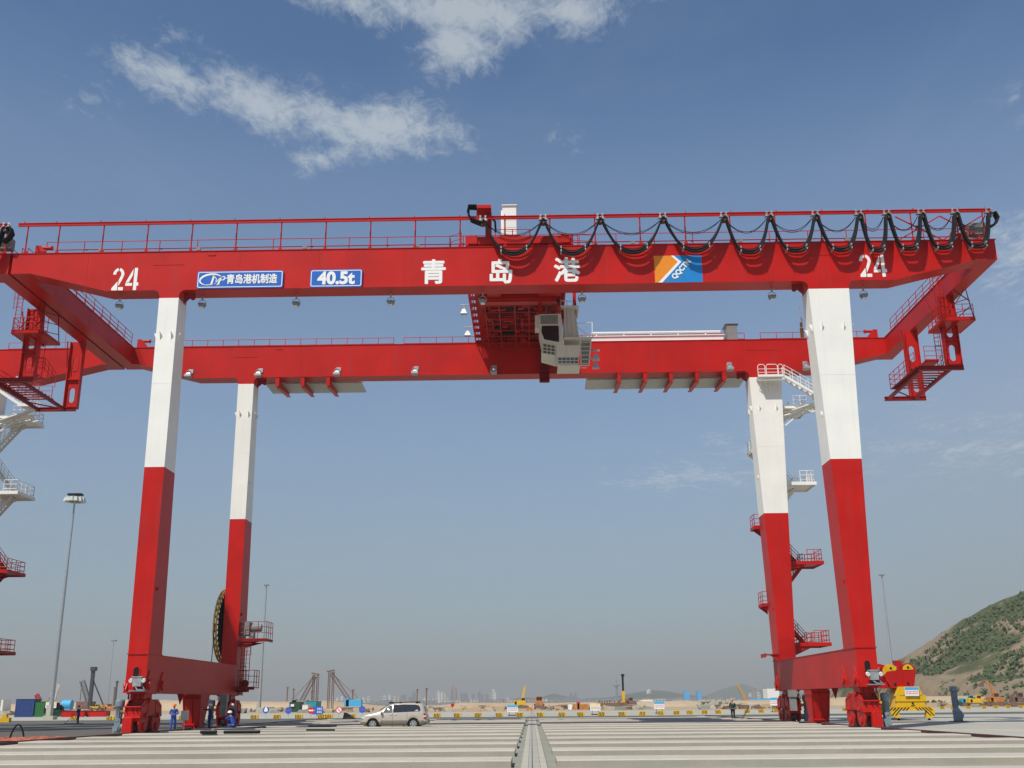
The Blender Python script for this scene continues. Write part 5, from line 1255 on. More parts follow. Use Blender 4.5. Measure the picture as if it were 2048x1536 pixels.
for s, k in (('l', -1), ('r', 1)):
    J['sh' + s] = (k * .19, .17, .80); J['el' + s] = (k * .26, .42, .62); J['wr' + s] = (k * .16, .66, .58); J['ha' + s] = (k * .14, .76, .60)
    J['hp' + s] = (k * .1, -.1, .28); J['kn' + s] = (k * .2, .30, .46 if k > 0 else .30); J['an' + s] = (k * .18, .05, .09)
y = 77.; person((xat(465, y), y, 0), pi * .36, 'crouching worker in bright blue coverall and white helmet beside the rear crane wheels', J, COVER, HELW, sc=1.12)
p = Vector((xat(155, 112), 112, 0)); person((p.x, p.y, 0), pi * .42, 'distant worker in dark overalls standing on the asphalt holding a thin hose', stand('hold', .05), COVERD, TROUS)
b = MB(); b.path([(p.x - .25, p.y - .2, 1.1), (p.x - .8, p.y - .2, .4), (p.x - 1.3, p.y - .3, .03), (p.x - .4, p.y + .1, .03), (p.x + .6, p.y, .02)], .03, 5); tag(b.build('hose', BLACK), 'thin black hose running from the distant worker to the asphalt', 'hose')
y = 98.; p = Vector((xat(1467, y), y, 0)); wk = person((p.x, p.y, 0), 0.12, 'man in dark green jacket and black trousers seen from behind on the open yard', stand('hold', .12), COVERG, HELO, TROUS, 1.04)
wk.children[0]
b = MB()
for k in range(7): b.box(-.105 + k * .03, -.085 + k * .03, -.152, -.146, 1.36, 1.385)
ORG_l = ORG[wk.name]; ORG[wk.name] = Vector((0, 0, 0)); b.build('back_lettering', LETTER, wk); ORG[wk.name] = ORG_l
b = MB(); y = 97; a = Vector((xat(1481, y), y, .02)); b.bar(a, (a.x + .75, y, 1.05), .04, .04); b.bar(a + Vector((.12, 0, 0)), (a.x + .8, y, 1.0), .03, .03); b.bar((a.x + .72, y, 1.0), (a.x + .86, y, 1.22), .06); b.box(a.x - .1, a.x + .2, y - .15, y + .15, .0, .05)
tag(b.build('measuring_wheel', BLACK), 'slender black long-handled tool leaning beside the man in green', 'tool')

# ================================================================ SPREADER (yellow) with red head block, right of the crane
spr = empty('container_spreader', (34, 95, 0), 'yellow container spreader with black warning stripes under a red sheave block right of the crane', 'container spreader')
YSp = 92.
def sx(u): return xat(u, YSp)
x0, x1 = sx(1783), sx(1872); xm = (x0 + x1) / 2
b = MB()
b.xz([(x0, .75), (x0 + .1, .35), (x0 + .55, .2), (x0 + .75, .2), (x0 + .65, .75), (x0 + .8, .78), (x1 - .8, .78), (x1 - .65, .75), (x1 - .75, .2), (x1 - .3, .16), (x1 - .02, .5), (x1, .85), (x1 - .15, 1.05), (x0 + .1, 1.05)], YSp, YSp + .5)
spb = b.build('end_beam', YEL, spr)
b = MB()
for k in range(-7, 8):
    if k == 0: continue
    s = 1 if k > 0 else -1; xx = xm + k * .27
    if x0 + .1 < xx < x1 - .35: b.add([(xx - .07, YSp - .004, 1.03), (xx + .07, YSp - .004, 1.03), (xx + .07 + s * .26, YSp - .004, .78), (xx - .07 + s * .26, YSp - .004, .78)], [(0, 1, 2, 3)])
for s, xx in ((1, x1 - .75), (-1, x0 + .75)):
    for d in (0, .28): b.add([(xx + s * d - .06, YSp - .004, .78), (xx + s * d + .06, YSp - .004, .78), (xx + s * (d + .38) + .06, YSp - .004, .36), (xx + s * (d + .38) - .06, YSp - .004, .36)], [(0, 1, 2, 3)])
b.build('warning_stripes', BLACK, spb)
b = MB(); b.xz([(x0 + .75, 1.05), (x0 + .55, 1.05), (x0 + .8, 2.15), (x1 - .9, 2.15), (x1 - .62, 1.05)], YSp + .05, YSp + 11.8)
b.xz([(x0 + .55, 1.5), (x0 + .6, 2.0), (x0 + 1.1, 2.05), (x1 - 1.1, 2.05), (x1 - .6, 2.0), (x1 - .55, 1.5)], YSp - .02, YSp + .4)
b.hexa([(xm - .95, YSp + .3, 2.15), (xm + .95, YSp + .3, 2.15), (xm + .95, YSp + 4, 2.15), (xm - .95, YSp + 4, 2.15), (xm - .55, YSp + .5, 2.65), (xm + .55, YSp + .5, 2.65), (xm + .55, YSp + 4, 2.65), (xm - .55, YSp + 4, 2.65)])
b.hexa([(xm - 1.35, YSp - .02, 1.95), (xm + 1.0, YSp - .02, 1.95), (xm + 1.0, YSp + .3, 1.95), (xm - 1.35, YSp + .3, 1.95), (xm - .95, YSp - .02, 2.7), (xm + .75, YSp - .02, 2.7), (xm + .75, YSp + .3, 2.7), (xm - .95, YSp + .3, 2.7)])
b.build('main_frame', YEL, spr, bev=.03)
b = MB(); b.box(x0 + .2, x1 - .1, YSp + 11.6, YSp + 12.1, .3, 1.1); b.build('end_beam', YEL, spr)
b = MB(); b.add([(xm - .05, YSp - .03, 1.3), (xm + .2, YSp - .03, 1.3), (xm + .075, YSp - .03, 1.5)], [(0, 1, 2)]); b.box(xm - .1, xm + .25, YSp - .03, YSp - .02, 1.15, 1.2); b.build('warning_mark', BLACK, spr)
b = MB()
for xx in (x0 + .7, x1 - .45): b.lathe((xx, YSp + .25, 0), [(.1, 0), (.12, .1), (.06, .14), (.06, .22)])
b.build('twist_lock', BLACK, spr)
hb0, hb1 = sx(1783), sx(1845); zc_ = at(1812, 1371, YSp).z
b = MB(); hm = (hb0 + hb1) / 2
pts = [(hm + .15, 2.6), (hb1 - .3, 2.6), (hb1 - .1, 3.4), (hb1, 3.75)] + [(hb1 - .62 + .66 * cos(a), 3.95 + .66 * sin(a)) for a in [radians(10 + 16 * k) for k in range(11)]] + [(hm + .15, 4.3)]
b.xz(pts, YSp + .3, YSp + .42)
pts = [(hm + .14, 2.6), (hm + .14, 4.45), (hm - .2, 4.45), (hm - .35, 4.0), (hb0 + .2, 3.95), (hb0 - .05, 3.7), (hb0 + .05, 3.2), (hb0 + .4, 2.6)]
b.xz(pts, YSp + .3, YSp + .42)
b.xz([(x + .0, z) for x, z in pts], YSp + 3.0, YSp + 3.12); b.box(hb0 + .3, hb1 - .4, YSp + .42, YSp + 3., 2.6, 3.0); b.box(hm - .5, hm + .1, YSp + .42, YSp + 3., 3., 3.8)
b.xz([(hm - .22, 4.4), (hm + .22, 4.4), (hm + .3, 4.85), (hm - .3, 4.85)], YSp + .5, YSp + 1.2)
b.box(hb0 - 1.9, hb0 + .5, YSp + .6, YSp + 1., 2.6, 3.1); b.xz([(hb0 - 2.1, 3.9), (hb0 - 2.0, 4.2), (hb0 - .3, 4.6), (hb0 + .2, 4.45), (hb0 + .2, 4.2), (hb0 - .4, 4.3), (hb0 - 1.4, 3.8), (hb0 - 1.6, 3.2), (hb0 - 2.0, 3.2)], YSp + .7, YSp + .9)
hbk = b.build('head_block', RED, spr)
b = MB()
for xx in (hb1 - .62, hb0 + .55):
    b.disc((xx, YSp + .7, 3.95), (0, 1, 0), .62, .16, 26); b.xz([(xx + .44 * cos(a), 4.08 + .44 * sin(a)) for a in [pi * k / 12 for k in range(13)]], YSp + .26, YSp + .3)
b.build('sheave', YEL, hbk)
b = MB()
for xx, zz in ((hb1 - .75, 2.95), (hm - .55, 2.9), (hb0 + .5, 4.2), (hb1 - .6, 4.25)): b.disc((xx, YSp + .27, zz), (0, 1, 0), .11, .03, 12)
b.build('pin_hole', DARK, hbk)
b = MB(); b.disc((hb0 - .9, YSp + 2., 3.7), (0, 1, 0), .6, .3, 20); b.disc((hb0 + .3, YSp + 2., 3.7), (0, 1, 0), .6, .3, 20); b.build('sheave', REDD, hbk)
def info_board(x, y, z0, w, h, m, label, parent=None, legs=True, group='information boards along the apron edge'):
    b = MB(); b.box(x - w / 2, x + w / 2, y, y + .05, z0, z0 + h); o = b.build('information_board', LETTER, parent)
    if not parent: tag(o, label, 'sign board', group)
    b = MB(); b.box(x - w / 2 + .01, x + w / 2 - .01, y - .006, y - .002, z0 + h * .66, z0 + h - .01); b.build('board_header', m, o)
    b = MB(); n = 9
    for r in range(2):
        for k in range(n):
            xx = x - w * .40 + k * w * .1; zz = z0 + h * (.42 - r * .22)
            b.box(xx - w * .03, xx + w * .03, y - .007, y - .002, zz, zz + h * .045); b.box(xx - w * .03, xx + w * .03, y - .007, y - .002, zz + h * .08, zz + h * .12); b.box(xx - w * .008, xx + w * .008, y - .0075, y - .0015, zz - .01, zz + h * .13)
    b.build('board_lettering', SIGNRED, o)
    if legs:
        b = MB()
        for s in (-1, 1): b.box(x + s * w * .3 - .03, x + s * w * .3 + .03, y + .05, y + .1, 0, z0 + h * .7)
        b.box(x - w * .4, x + w * .4, y - .3, y + .4, 0, .12); b.build('board_stand', BLACK, o)
    return o
info_board(xm + .05, YSp - .2, 1.95, 1.15, .72, SKYB, '', spr, legs=False)

# standing spare gear motor
x = xat(1916, 86.); gm = empty('spare_gear_motor', (x, 86, 0), 'tall blue grey gear motor standing upright alone on the concrete right of the yellow spreader', 'gear motor')
b = MB(); b.box(x - .45, x + .6, 85.4, 86.7, 0, .04); b.build('base_plate', BLACK, gm)
b = MB(); b.box(x - .22, x + .32, 85.7, 86.3, .04, .75); b.hexa([(x - .25, 85.65, .7), (x + .3, 85.65, .7), (x + .3, 86.35, .7), (x - .25, 86.35, .7), (x - .18, 85.8, 1.05), (x + .1, 85.8, 1.05), (x + .1, 86.2, 1.05), (x - .18, 86.2, 1.05)]); b.disc((x + .2, 85.7, .45), (0, 1, 0), .2, .1, 14); b.build('gear_case', MOTOR, gm, bev=.03)
b = MB(); b.lathe((x - .05, 86, 1.0), [(.18, 0), (.22, .08), (.22, 1.18), (.2, 1.2)], 18)
for k in range(14): a = 2 * pi * k / 14; b.box(x - .05 + .22 * cos(a) - .01, x - .05 + .22 * cos(a) + .01, 86 + .22 * sin(a) - .03, 86 + .22 * sin(a) + .03, 1.15, 2.1)
b.build('motor_housing', MOTOR, gm)
b = MB(); b.lathe((x - .05, 86, 2.2), [(.24, 0), (.30, .03), (.30, .36), (.25, .42), (.05, .44)], 20); b.build('motor_cap', MOTOR, gm)
b = MB(); b.box(x + .15, x + .4, 85.8, 86.1, 1.2, 1.5); b.build('terminal_box', MOTOR, gm, bev=.02)

# ================================================================ STRIPED BLOCKS, SIGNS, BOARDS
SBm = MB()
blocks = [(150, 138), (221, 138), (365, 138)] + [(u, 138) for u in (509, 554, 598, 643, 658, 704, 745, 788, 831, 874, 915, 956, 999, 1039.5, 1081, 1123.5, 1162, 1203, 1244.5)] + \
    [(1285, None), (1322, None), (1353, None), (1380, None), (1409, None), (1437, None), (1494, None), (1523, None), (1553, None), (1690, None), (1855, None), (1885, None), (1905.5, None), (1937, None), (1968, None), (1992, None), (2016, None), (2042, None)]
proto = None; ordw = 'first second third fourth fifth sixth seventh eighth ninth tenth eleventh twelfth thirteenth fourteenth fifteenth sixteenth seventeenth eighteenth nineteenth twentieth'.split() + ['twenty-' + q for q in 'first second third fourth fifth sixth seventh eighth ninth'.split()] + ['thirtieth'] + ['thirty-' + q for q in 'first second third fourth fifth sixth seventh eighth ninth'.split()] + ['fortieth'] + ['forty-' + q for q in 'first second third fourth'.split()]
for i, (u, Y) in enumerate(blocks):
    Y = Y or 138 + (u - 1244) * .088
    x = xat(u, Y, .2); w = .95
    if i % 2 == 0 or i < 2 or True:
        if proto is None or (i == 1):
            s = 1 if i % 2 == 0 else -1
            b = MB(); b.yz([(-.16, 0), (.16, 0), (.12, .48), (-.12, .48)], -w / 2, w / 2); pr = b.build('striped_block', YEL, bev=.012); ORG[pr.name] = Vector((0, 0, 0))
            b = MB()
            for k in range(4):
                xx = -w / 2 + .12 + k * .19; ft = lambda z: -.16 + z * (.04 / .48) - .003
                b.add([(xx - .045, ft(.01), .01), (xx + .045, ft(.01), .01), (xx + .045 + s * .08, ft(.47), .47), (xx - .045 + s * .08, ft(.47), .47)], [(0, 1, 2, 3)])
            b.build('black_stripes', BLACK, pr)
            if proto is None: proto = pr; protos = [pr]
            else: protos.append(pr)
            o = pr
        else: o = dup(protos[i % 2])
    o.location = (x, Y, 0); o.rotation_euler.z = .12 if u > 1285 else 0
    tag(o, 'yellow and black striped concrete block, %s from the left along the far road edge' % ordw[i], 'barrier block', 'striped blocks lining the far road')

def round_sign(u, v, Y, m, label, inner):
    p = at(u, v, Y); r = .46
    b = MB(); b.box(p.x - .03, p.x + .03, Y, Y + .06, 0, p.z - r * .9); o = b.build('round_sign', GALV); tag(o, label, 'road sign', 'round road signs beside the far road')
    b = MB(); b.disc((p.x, Y - .02, p.z), (0, 1, 0), r, .03, 28); f = b.build('sign_face', m, o)
    inner(p, Y - .04, r, f)
def in_bar(p, y, r, f):
    b = MB(); b.box(p.x - r * .72, p.x + r * .72, y - .006, y, p.z - r * .2, p.z + r * .2); b.build('sign_mark', LETTER, f)
def in_tri(p, y, r, f):
    b = MB(); b.add([(p.x - r * .6, y, p.z - r * .1), (p.x + r * .6, y, p.z - r * .1), (p.x + .08, y, p.z + r * .9), (p.x - .08, y, p.z + r * .9)], [(0, 1, 2, 3)]); b.box(p.x - r * .5, p.x + r * .5, y - .002, y, p.z - r * .45, p.z - r * .1); b.build('sign_mark', LETTER, f)
def in_red(p, y, r, f):
    b = MB(); b.bar((p.x - r * .65, y, p.z), (p.x + r * .65, y, p.z + .02), .01, .1); b.build('sign_mark', SIGNRED, f)
def in_slash(p, y, r, f):
    b = MB(); n = 24; vs = []
    for rr in (r, r * .78): vs += [(p.x + rr * cos(2 * pi * k / n), y - .002, p.z + rr * sin(2 * pi * k / n)) for k in range(n)]
    b.add(vs, [(k, (k + 1) % n, n + (k + 1) % n, n + k) for k in range(n)]); b.bar((p.x - r * .5, y - .003, p.z + r * .6), (p.x + r * .5, y - .003, p.z - r * .6), .004, .1); b.build('sign_mark', SIGNRED, f)
round_sign(532, 1420, 152, BLUE, 'round blue sign with a white upward shape nearest the lamp mast', in_tri)
round_sign(577, 1421, 152, BLUE, 'round blue sign with a faint red line in front of the dark green container', in_red)
round_sign(622, 1421, 152, SIGNRED, 'round red no entry sign with a white bar beside the blue direction board', in_bar)
round_sign(678, 1420, 152, HELW, 'round white sign with red rim and slash left of the blue crawler crane', in_slash)
round_sign(724.5, 1419, 152, BLUE, 'round plain blue sign just above the minivan bonnet', in_red)
p = at(635, 1421, 154); b = MB(); b.box(p.x - .12, p.x + .02, 154, 154.1, 0, p.z + .3); o = tag(b.build('direction_board', GALV), 'rectangular blue direction board with two rows of white characters beside the red no entry sign', 'road sign')
b = MB(); b.box(p.x - .75, p.x + .78, 153.9, 153.95, p.z - .52, p.z + .52); f = b.build('sign_face', BLUE, o)
b = MB()
for r in range(2):
    for k in range(3):
        xx, zz = p.x + .05 + k * .24, p.z + .1 - r * .42; b.box(xx - .09, xx + .09, 153.89, 153.9, zz, zz + .06); b.box(xx - .09, xx + .09, 153.89, 153.9, zz + .1, zz + .15); b.box(xx - .09, xx + .09, 153.89, 153.9, zz + .2, zz + .25); b.box(xx - .02, xx + .02, 153.888, 153.898, zz, zz + .25)
b.build('sign_lettering', LETTER, f)
b = MB(); b.bar((p.x - .65, 153.88, p.z - .35), (p.x - .35, 153.88, p.z + .1), .01, .09); b.build('sign_arrow', YEL, f)
for (u0, u1, v0, v1, Y, m, lab) in ((1014, 1036, 1410, 1424, 150, SKYB, 'blue and white information board just left of the centre channel'), (1180, 1201, 1407, 1421, 152, YBOARD, 'yellow and white information board right of the centre channel'),
        (1308, 1329, 1403, 1418, 160, SKYB, 'blue and white information board left of the man in green'), (1540, 1556, 1395, 1411, 170, SKYB, 'blue and white information board partly behind the rear right crane bogie'),
        (838, 853, 1411, 1425, 148, SKYB, 'blue and white information board partly hidden behind the minivan tail')):
    p, q = at(u0, v0, Y), at(u1, v1, Y); info_board((p.x + q.x) / 2, Y, q.z, q.x - p.x, p.z - q.z, m, lab)
p, q = at(92, 1404, 187), at(112, 1416, 187); info_board((p.x + q.x) / 2, 187, q.z, q.x - p.x, p.z - q.z, YBOARD, 'yellow information board standing beside the green container on the left')

# ================================================================ CONTAINERS, CRATES, LOOSE THINGS
def container(u0, u1, v0, Y, dep, m, label, rib=True, group=None, name='shipping_container', cat='container', zb=0.):
    x0, x1 = xat(u0, Y), xat(u1, Y); z1 = at((u0 + u1) / 2, v0, Y).z
    b = MB(); b.box(x0 + .06, x1 - .06, Y + .06, Y + dep - .06, zb + .1, z1 - .08)
    b.box(x0, x1, Y, Y + .12, zb, zb + .16); b.box(x0, x1, Y, Y + .12, z1 - .12, z1); b.box(x0, x0 + .12, Y, Y + .12, zb, z1); b.box(x1 - .12, x1, Y, Y + .12, zb, z1); b.box(x1 - .12, x1, Y + dep - .12, Y + dep, zb, z1); b.box(x0, x0 + .12, Y + dep - .12, Y + dep, zb, z1); b.box(x0, x1, Y, Y + dep, z1 - .1, z1 - .02)
    if rib:
        n = int((x1 - x0) / .3)
        for k in range(n): x = x0 + .15 + k * (x1 - x0 - .3) / max(1, n - 1); b.box(x - .06, x + .06, Y + .02, Y + .07, zb + .12, z1 - .1)
    o = b.build(name, m, bev=.01); return tag(o, label, cat, group)
container(28, 65, 1398, 190, 2.6, NAVY, 'tall blue shipping container standing on the far left concrete')
container(68, 90, 1403, 190, 2.6, GREENC, 'green shipping container right of the blue one on the far left')
container(91, 117, 1420, 188, 2.4, GREENC, 'low green skip loaded with dark scrap beside the green container', name='skip', cat='skip')
random.seed(8); b = MB(); x0, x1 = xat(93, 189), xat(116, 189)
for k in range(26): b.cbox((random.uniform(x0, x1), 189.2 + random.uniform(-.7, .7), 1.1 + random.uniform(0, .8)), [random.uniform(.4, 1.3) for _ in range(3)])
tag(b.build('scrap_pile', BLACK), 'pile of dark scrap heaped in the low green skip', 'scrap')
for u0, u1, l in ((122, 142, 'leftmost red crate in the row behind the distant worker'), (142.5, 168, 'middle red crate in the row directly behind the distant worker'), (172, 211, 'long rightmost red crate in the row near the crane leg')):
    container(u0, u1, 1421.5, 184 if u0 < 170 else 185, 2, RED, l, False, 'red crates in a row at the left', 'red_crate', 'crate')
container(578, 598, 1404, 262, 5, DGREEN, 'dark green container office with a small white notice in front of the sand bank'); p = at(585, 1411, 261.9); b = MB(); b.box(p.x - .4, p.x + .4, 261.7, 261.95, p.z - .25, p.z + .3); tag(b.build('notice_plate', LETTER), 'small white notice fixed to the dark green container office', 'notice')
container(611, 631, 1402, 270, 7, TEAL, 'teal container with a dark grey side behind the blue direction board')
container(604, 615, 1409, 255, 3, WHITE, 'small white cabin in front of the teal container', name='cabin', cat='cabin')
container(941, 956, 1411.5, 262, 4, WHITE, 'white container cabin in the middle distance right of the minivan', name='cabin', cat='cabin')
container(1137, 1144, 1407, 262, 3, WHITE, 'tiny white cabin with a dark window behind the apron right of the channel', name='cabin', cat='cabin')
container(1284, 1306, 1399, 700, 14, WHITE, 'long low white building far behind the orange piling rig', False, name='site_building', cat='building')
container(1370, 1380, 1381, 1900, 18, SKYB, 'taller blue tank-like tower far off left of the pair', False, 'blue towers on the far shore', 'storage_tower', 'tower')
container(1396, 1404, 1382, 1900, 18, SKYB, 'slimmer blue tower far off right of the pair', False, 'blue towers on the far shore', 'storage_tower', 'tower')
container(1476, 1560, 1397, 900, 20, SKYB, 'long low blue roofed shed far off behind the man in green', False, name='shed', cat='shed')
container(1536, 1560, 1377, 1100, 20, WHITE, 'white building with a blue band far behind the rear right crane leg', False, name='site_building', cat='building')
container(0, 4, 1399, 500, 8, WHITE, 'small white shed at the far left edge of the picture', False, name='shed', cat='shed')
b = MB(); y = 300; a, c_ = xat(124, y), xat(142, y); b.disc(((a + c_) / 2, y, 2.2), (1, 0, 0), 1.3, c_ - a, 20); b.box(a, c_, y - 1, y + 1, .2, 1.2); tag(b.build('tank', SKYB), 'pale blue cylindrical tank lying behind the red crates', 'tank')
for u in (7, 70, 90):
    b = MB(); x = xat(u, 126); b.box(x - .6, x + .6, 126, 126.6, 0, .5); b.hexa([(x - .3, 126, .5), (x + .3, 126, .5), (x + .3, 126.5, .5), (x - .3, 126.5, .5), (x - .1, 126, .9), (x + .2, 126, .9), (x + .2, 126.4, .9), (x - .1, 126.4, .9)])
    if u == 7: tag(b.build('generator', YEL), 'small yellow machine on the asphalt at the far left', 'machine')
# steel bars, plates and hoses lying on the yard
for (u0, u1, v, nm) in ((616, 672, 1453, 'far'), (612, 668, 1461, 'near')):
    Y = gd((u0 + u1) / 2, v, .2).y; b = MB(); 
    for k in range(3): b.tube((xat(u0, Y), Y + k * .12, .24), (xat(u1, Y), Y + k * .12, .22), .045, 8)
    tag(b.build('steel_pipes', BLACK), '%s bundle of dark pipes lying on the beams left of the minivan' % nm, 'pipes', 'dark pipe bundles on the beams')
for (u0, u1, v, nm) in ((400, 430, 1466.5, 'left'), (447, 517, 1466.5, 'right')):
    Y = gd((u0 + u1) / 2, v, .2).y; b = MB()
    for k in range(3): b.tube((xat(u0, Y), Y + k * .14, .26), (xat(u1, Y), Y + k * .14, .26), .08, 8)
    tag(b.build('steel_pipes', BLACK), '%s bundle of thick dark pipes on the ground in front of the crouching worker' % nm, 'pipes', 'dark pipe bundles on the beams')
b = MB(); cx, cy = xat(500, 77.), 77.
b.path([(cx + (1.0 + .05 * k / 10) * cos(k * .42), cy + 1.6 * sin(k * .42), .05 + .012 * (k % 15)) for k in range(60)], .035, 6); b.path([(cx - 1, cy, .05), (cx - 2.3, cy - .4, .05), (cx - 3.2, cy - .6, .5)], .035, 6)
tag(b.build('hose_coil', BLACK), 'coil of black hose on the concrete right of the crouching worker', 'hose')
b = MB(); p = gd(697, 1438); b.add([(p.x - .7, p.y, 0), (p.x + .8, p.y, 0), (p.x + .8, p.y + .8, 0), (p.x - .7, p.y + .8, 0), (p.x - .6, p.y + .2, .75), (p.x - .3, p.y + .6, .7), (p.x + .3, p.y + .3, .35)], [(3, 2, 1, 0), (0, 1, 6, 4), (1, 2, 5, 6), (2, 3, 5), (3, 0, 4, 5), (4, 6, 5)]); tag(b.build('dark_sheet_heap', BLACK), 'small dark heap of sheeting beside the kerb left of the minivan', 'heap')
b = MB(); Y = 56.; x0, x1 = -25.5, xat(115, Y); random.seed(2)
nx, ny = 40, 5; vs = []; x0 = xat(-120, Y)
for i in range(nx + 1):
    for j in range(ny + 1): vs.append((x0 + (x1 - x0) * i / nx, Y - .6 + 2.6 * j / ny + random.uniform(-.1, .1), .03 + (random.uniform(.02, .18) if 0 < j < ny and 0 < i < nx else 0)))
b.add(vs, [(i * (ny + 1) + j, (i + 1) * (ny + 1) + j, (i + 1) * (ny + 1) + j + 1, i * (ny + 1) + j + 1) for i in range(nx) for j in range(ny)]); tag(b.build('red_tarpaulin', mat('faded_red_cloth', (.42, .13, .08), .9, var=.3, vs=6)), 'crumpled faded red tarpaulin lying on the ground at the bottom left', 'tarpaulin')
b = MB(); p = Vector((xat(30, 56), 56, .05)); b.path([(p.x - .3 + .75 * t, p.y, .05 + .75 * sin(pi * t) ** .7) for t in [k / 12 for k in range(13)]], .045, 8); tag(b.build('bent_pipe', BLACK), 'arched black pipe rising from the red tarpaulin', 'pipe')

# ================================================================ LAMP MASTS
def mast(u, vb, vt, Y, label, big=False, wpx=None):
    x = xat(u, Y); z1 = at(u, vt, Y).z
    for _ in range(3): pass
    # make the top land on the right picture row
    t0, t1 = 5., 120.
    for _ in range(40):
        tm = (t0 + t1) / 2; P = Vector((x, Y, tm)) - EYE; v = 768 - F * P.dot(UP) / P.dot(FW)
        if v > vt: t0 = tm
        else: t1 = tm
    H = tm; m = empty('lamp_mast', (x, Y, 0), label, 'lamp mast', 'high lamp masts around the yard')
    b = MB(); r0 = wpx / 2 * Y / 2191
    b.tube((x, Y, 0), (x, Y, H * .33), r0, 14, r0 * .82); b.tube((x, Y, H * .33), (x, Y, H * .66), r0 * .74, 12, r0 * .6); b.tube((x, Y, H * .66), (x, Y, H), r0 * .54, 10, r0 * .4); b.build('pole', GALV, m)
    b = MB(); b.box(x - r0 * 2.2, x + r0 * 2.2, Y - r0 * 2.2, Y + r0 * 2.2, 0, .5); b.box(x - r0 * 1.3, x + r0 * .6, Y - r0 * 1.6, Y, .5, H * .06); b.build('base', CONC_S, m)
    if big:
        R = H * .044; b = MB(); b.path([(x + R * .7 * cos(a), Y + R * .7 * sin(a), H - .3) for a in [2 * pi * k / 20 for k in range(21)]], .06, 5)
        for k in range(6): a = 2 * pi * k / 6; b.bar((x, Y, H - .1), (x + R * .7 * cos(a), Y + R * .7 * sin(a), H - .3), .08)
        b.build('lamp_ring', GALV, m)
        for k in range(12):
            a = 2 * pi * k / 12; cx, cy = x + R * .85 * cos(a), Y + R * .85 * sin(a); b = MB(); q = .33
            b.hexa([(cx - q, cy - q, H - .95), (cx + q, cy - q, H - .95), (cx + q, cy + q, H - .95), (cx - q, cy + q, H - .95), (cx - q * .6, cy - q * .6, H - .35), (cx + q * .6, cy - q * .6, H - .35), (cx + q * .6, cy + q * .6, H - .35), (cx - q * .6, cy + q * .6, H - .35)]); b.build('floodlight', EHOUSE, m)
        b = MB(); b.box(x - 1.0, x + 1.0, Y - .5, Y + .5, H, H + .25); b.build('winch_cap', BLACK, m)
    else:
        b = MB(); w = 4.6 * Y / 2191; b.box(x - w, x + w, Y - w, Y + w, H - w * .3, H + w * .2); b.build('lamp_ring', GREY, m)
mast(99.5, 1405, 991, 150, 'tall pale lamp mast with a ring of floodlights left of the crane', True, 9.5)
mast(518, 1420, 1170, 330, 'lamp mast standing just right of the rear left crane leg', False, 7)
mast(1792, 1400, 1150, 330, 'slender lamp mast behind the spreader on the right', False, 7)
mast(214, 1408, 1281, 620, 'thin faraway lamp mast between the left mast and the crane leg', False, 2.6)

# ================================================================ SITE MACHINES (far)
def lattice(b, p, q, w, n, r):
    p, q = Vector(p), Vector(q); d = (q - p).normalized(); a = d.cross(Vector((0, 1, 0))).normalized() * w / 2; c_ = Vector((0, 1, 0)) * w / 2
    C4 = [a + c_, a - c_, -a - c_, -a + c_]
    for k in C4: b.bar(p + k, q + k, r)
    for i in range(n):
        s, t = p + (q - p) * (i / n), p + (q - p) * ((i + 1) / n)
        for j in range(4): b.bar(s + C4[j], t + C4[(j + 1) % 4], r * .7)
def piling_crane(ub, vb, ut, vt, ul, vl, Y, hm, label, ms):
    """crawler base at ub, boom to (ut,vt), vertical lead at ul down to vl"""
    x = xat(ub, Y); k = Y / 2191
    root = empty('piling_crane', (x, Y, 0), label, 'piling crane', 'piling cranes on the reclaimed land')
    t = at(ut, vt, Y); b = MB(); zb = 2.4
    for s in (-1.3, 1.3): b.yz([(Y + s - .4, .0), (Y + s + .4, .0), (Y + s + .4, .9), (Y + s - .4, .9)], x - 2.4, x + 2.4)
    b.build('crawler_tracks', RUST, root)
    s = 1 if ub > ut else -1
    b = MB(); b.box(x - 1.6 + s * .6, x + 2.6 + s * .6, Y - 1.3, Y + 1.3, 1.1, 2.9); b.box(x - 1.9 + s * .4, x - .6 + s * .4, Y - 1.3, Y - .2, 1.1, 3.2); b.build('house', hm, root)
    b = MB(); lattice(b, (x, Y, zb), (t.x, Y, t.z), .9, 14, .11); b.build('boom', ms, root)
    b = MB(); xl = at(ul, (vt + vl) / 2, Y).x
    for dx in (-.55, .55): lattice(b, (xl + dx, Y, .5), (xl + dx, Y, t.z + .4), .5, 16, .10)
    b.build('pile_lead', ms, root)
    b = MB(); b.bar((t.x - s * 1.2, Y, t.z + .4), (t.x + s * 1.0, Y, t.z + .8), .35); b.bar((t.x, Y, t.z), (x + s * 2.8, Y, 3.), .07); b.bar((t.x + s * .4, Y, t.z), (x + s * 2.2, Y, 3.), .07); b.build('rigging', ms, root)
piling_crane(601, 1414, 630, 1352, 630.5, 1410, 300, GREY, 'piling crane with its lattice boom leaning right above the dark green container', RUST)
piling_crane(700, 1413, 662, 1346, 661.5, 1412, 300, SKYB, 'piling crane with a pale blue house and its boom leaning left', RUST)
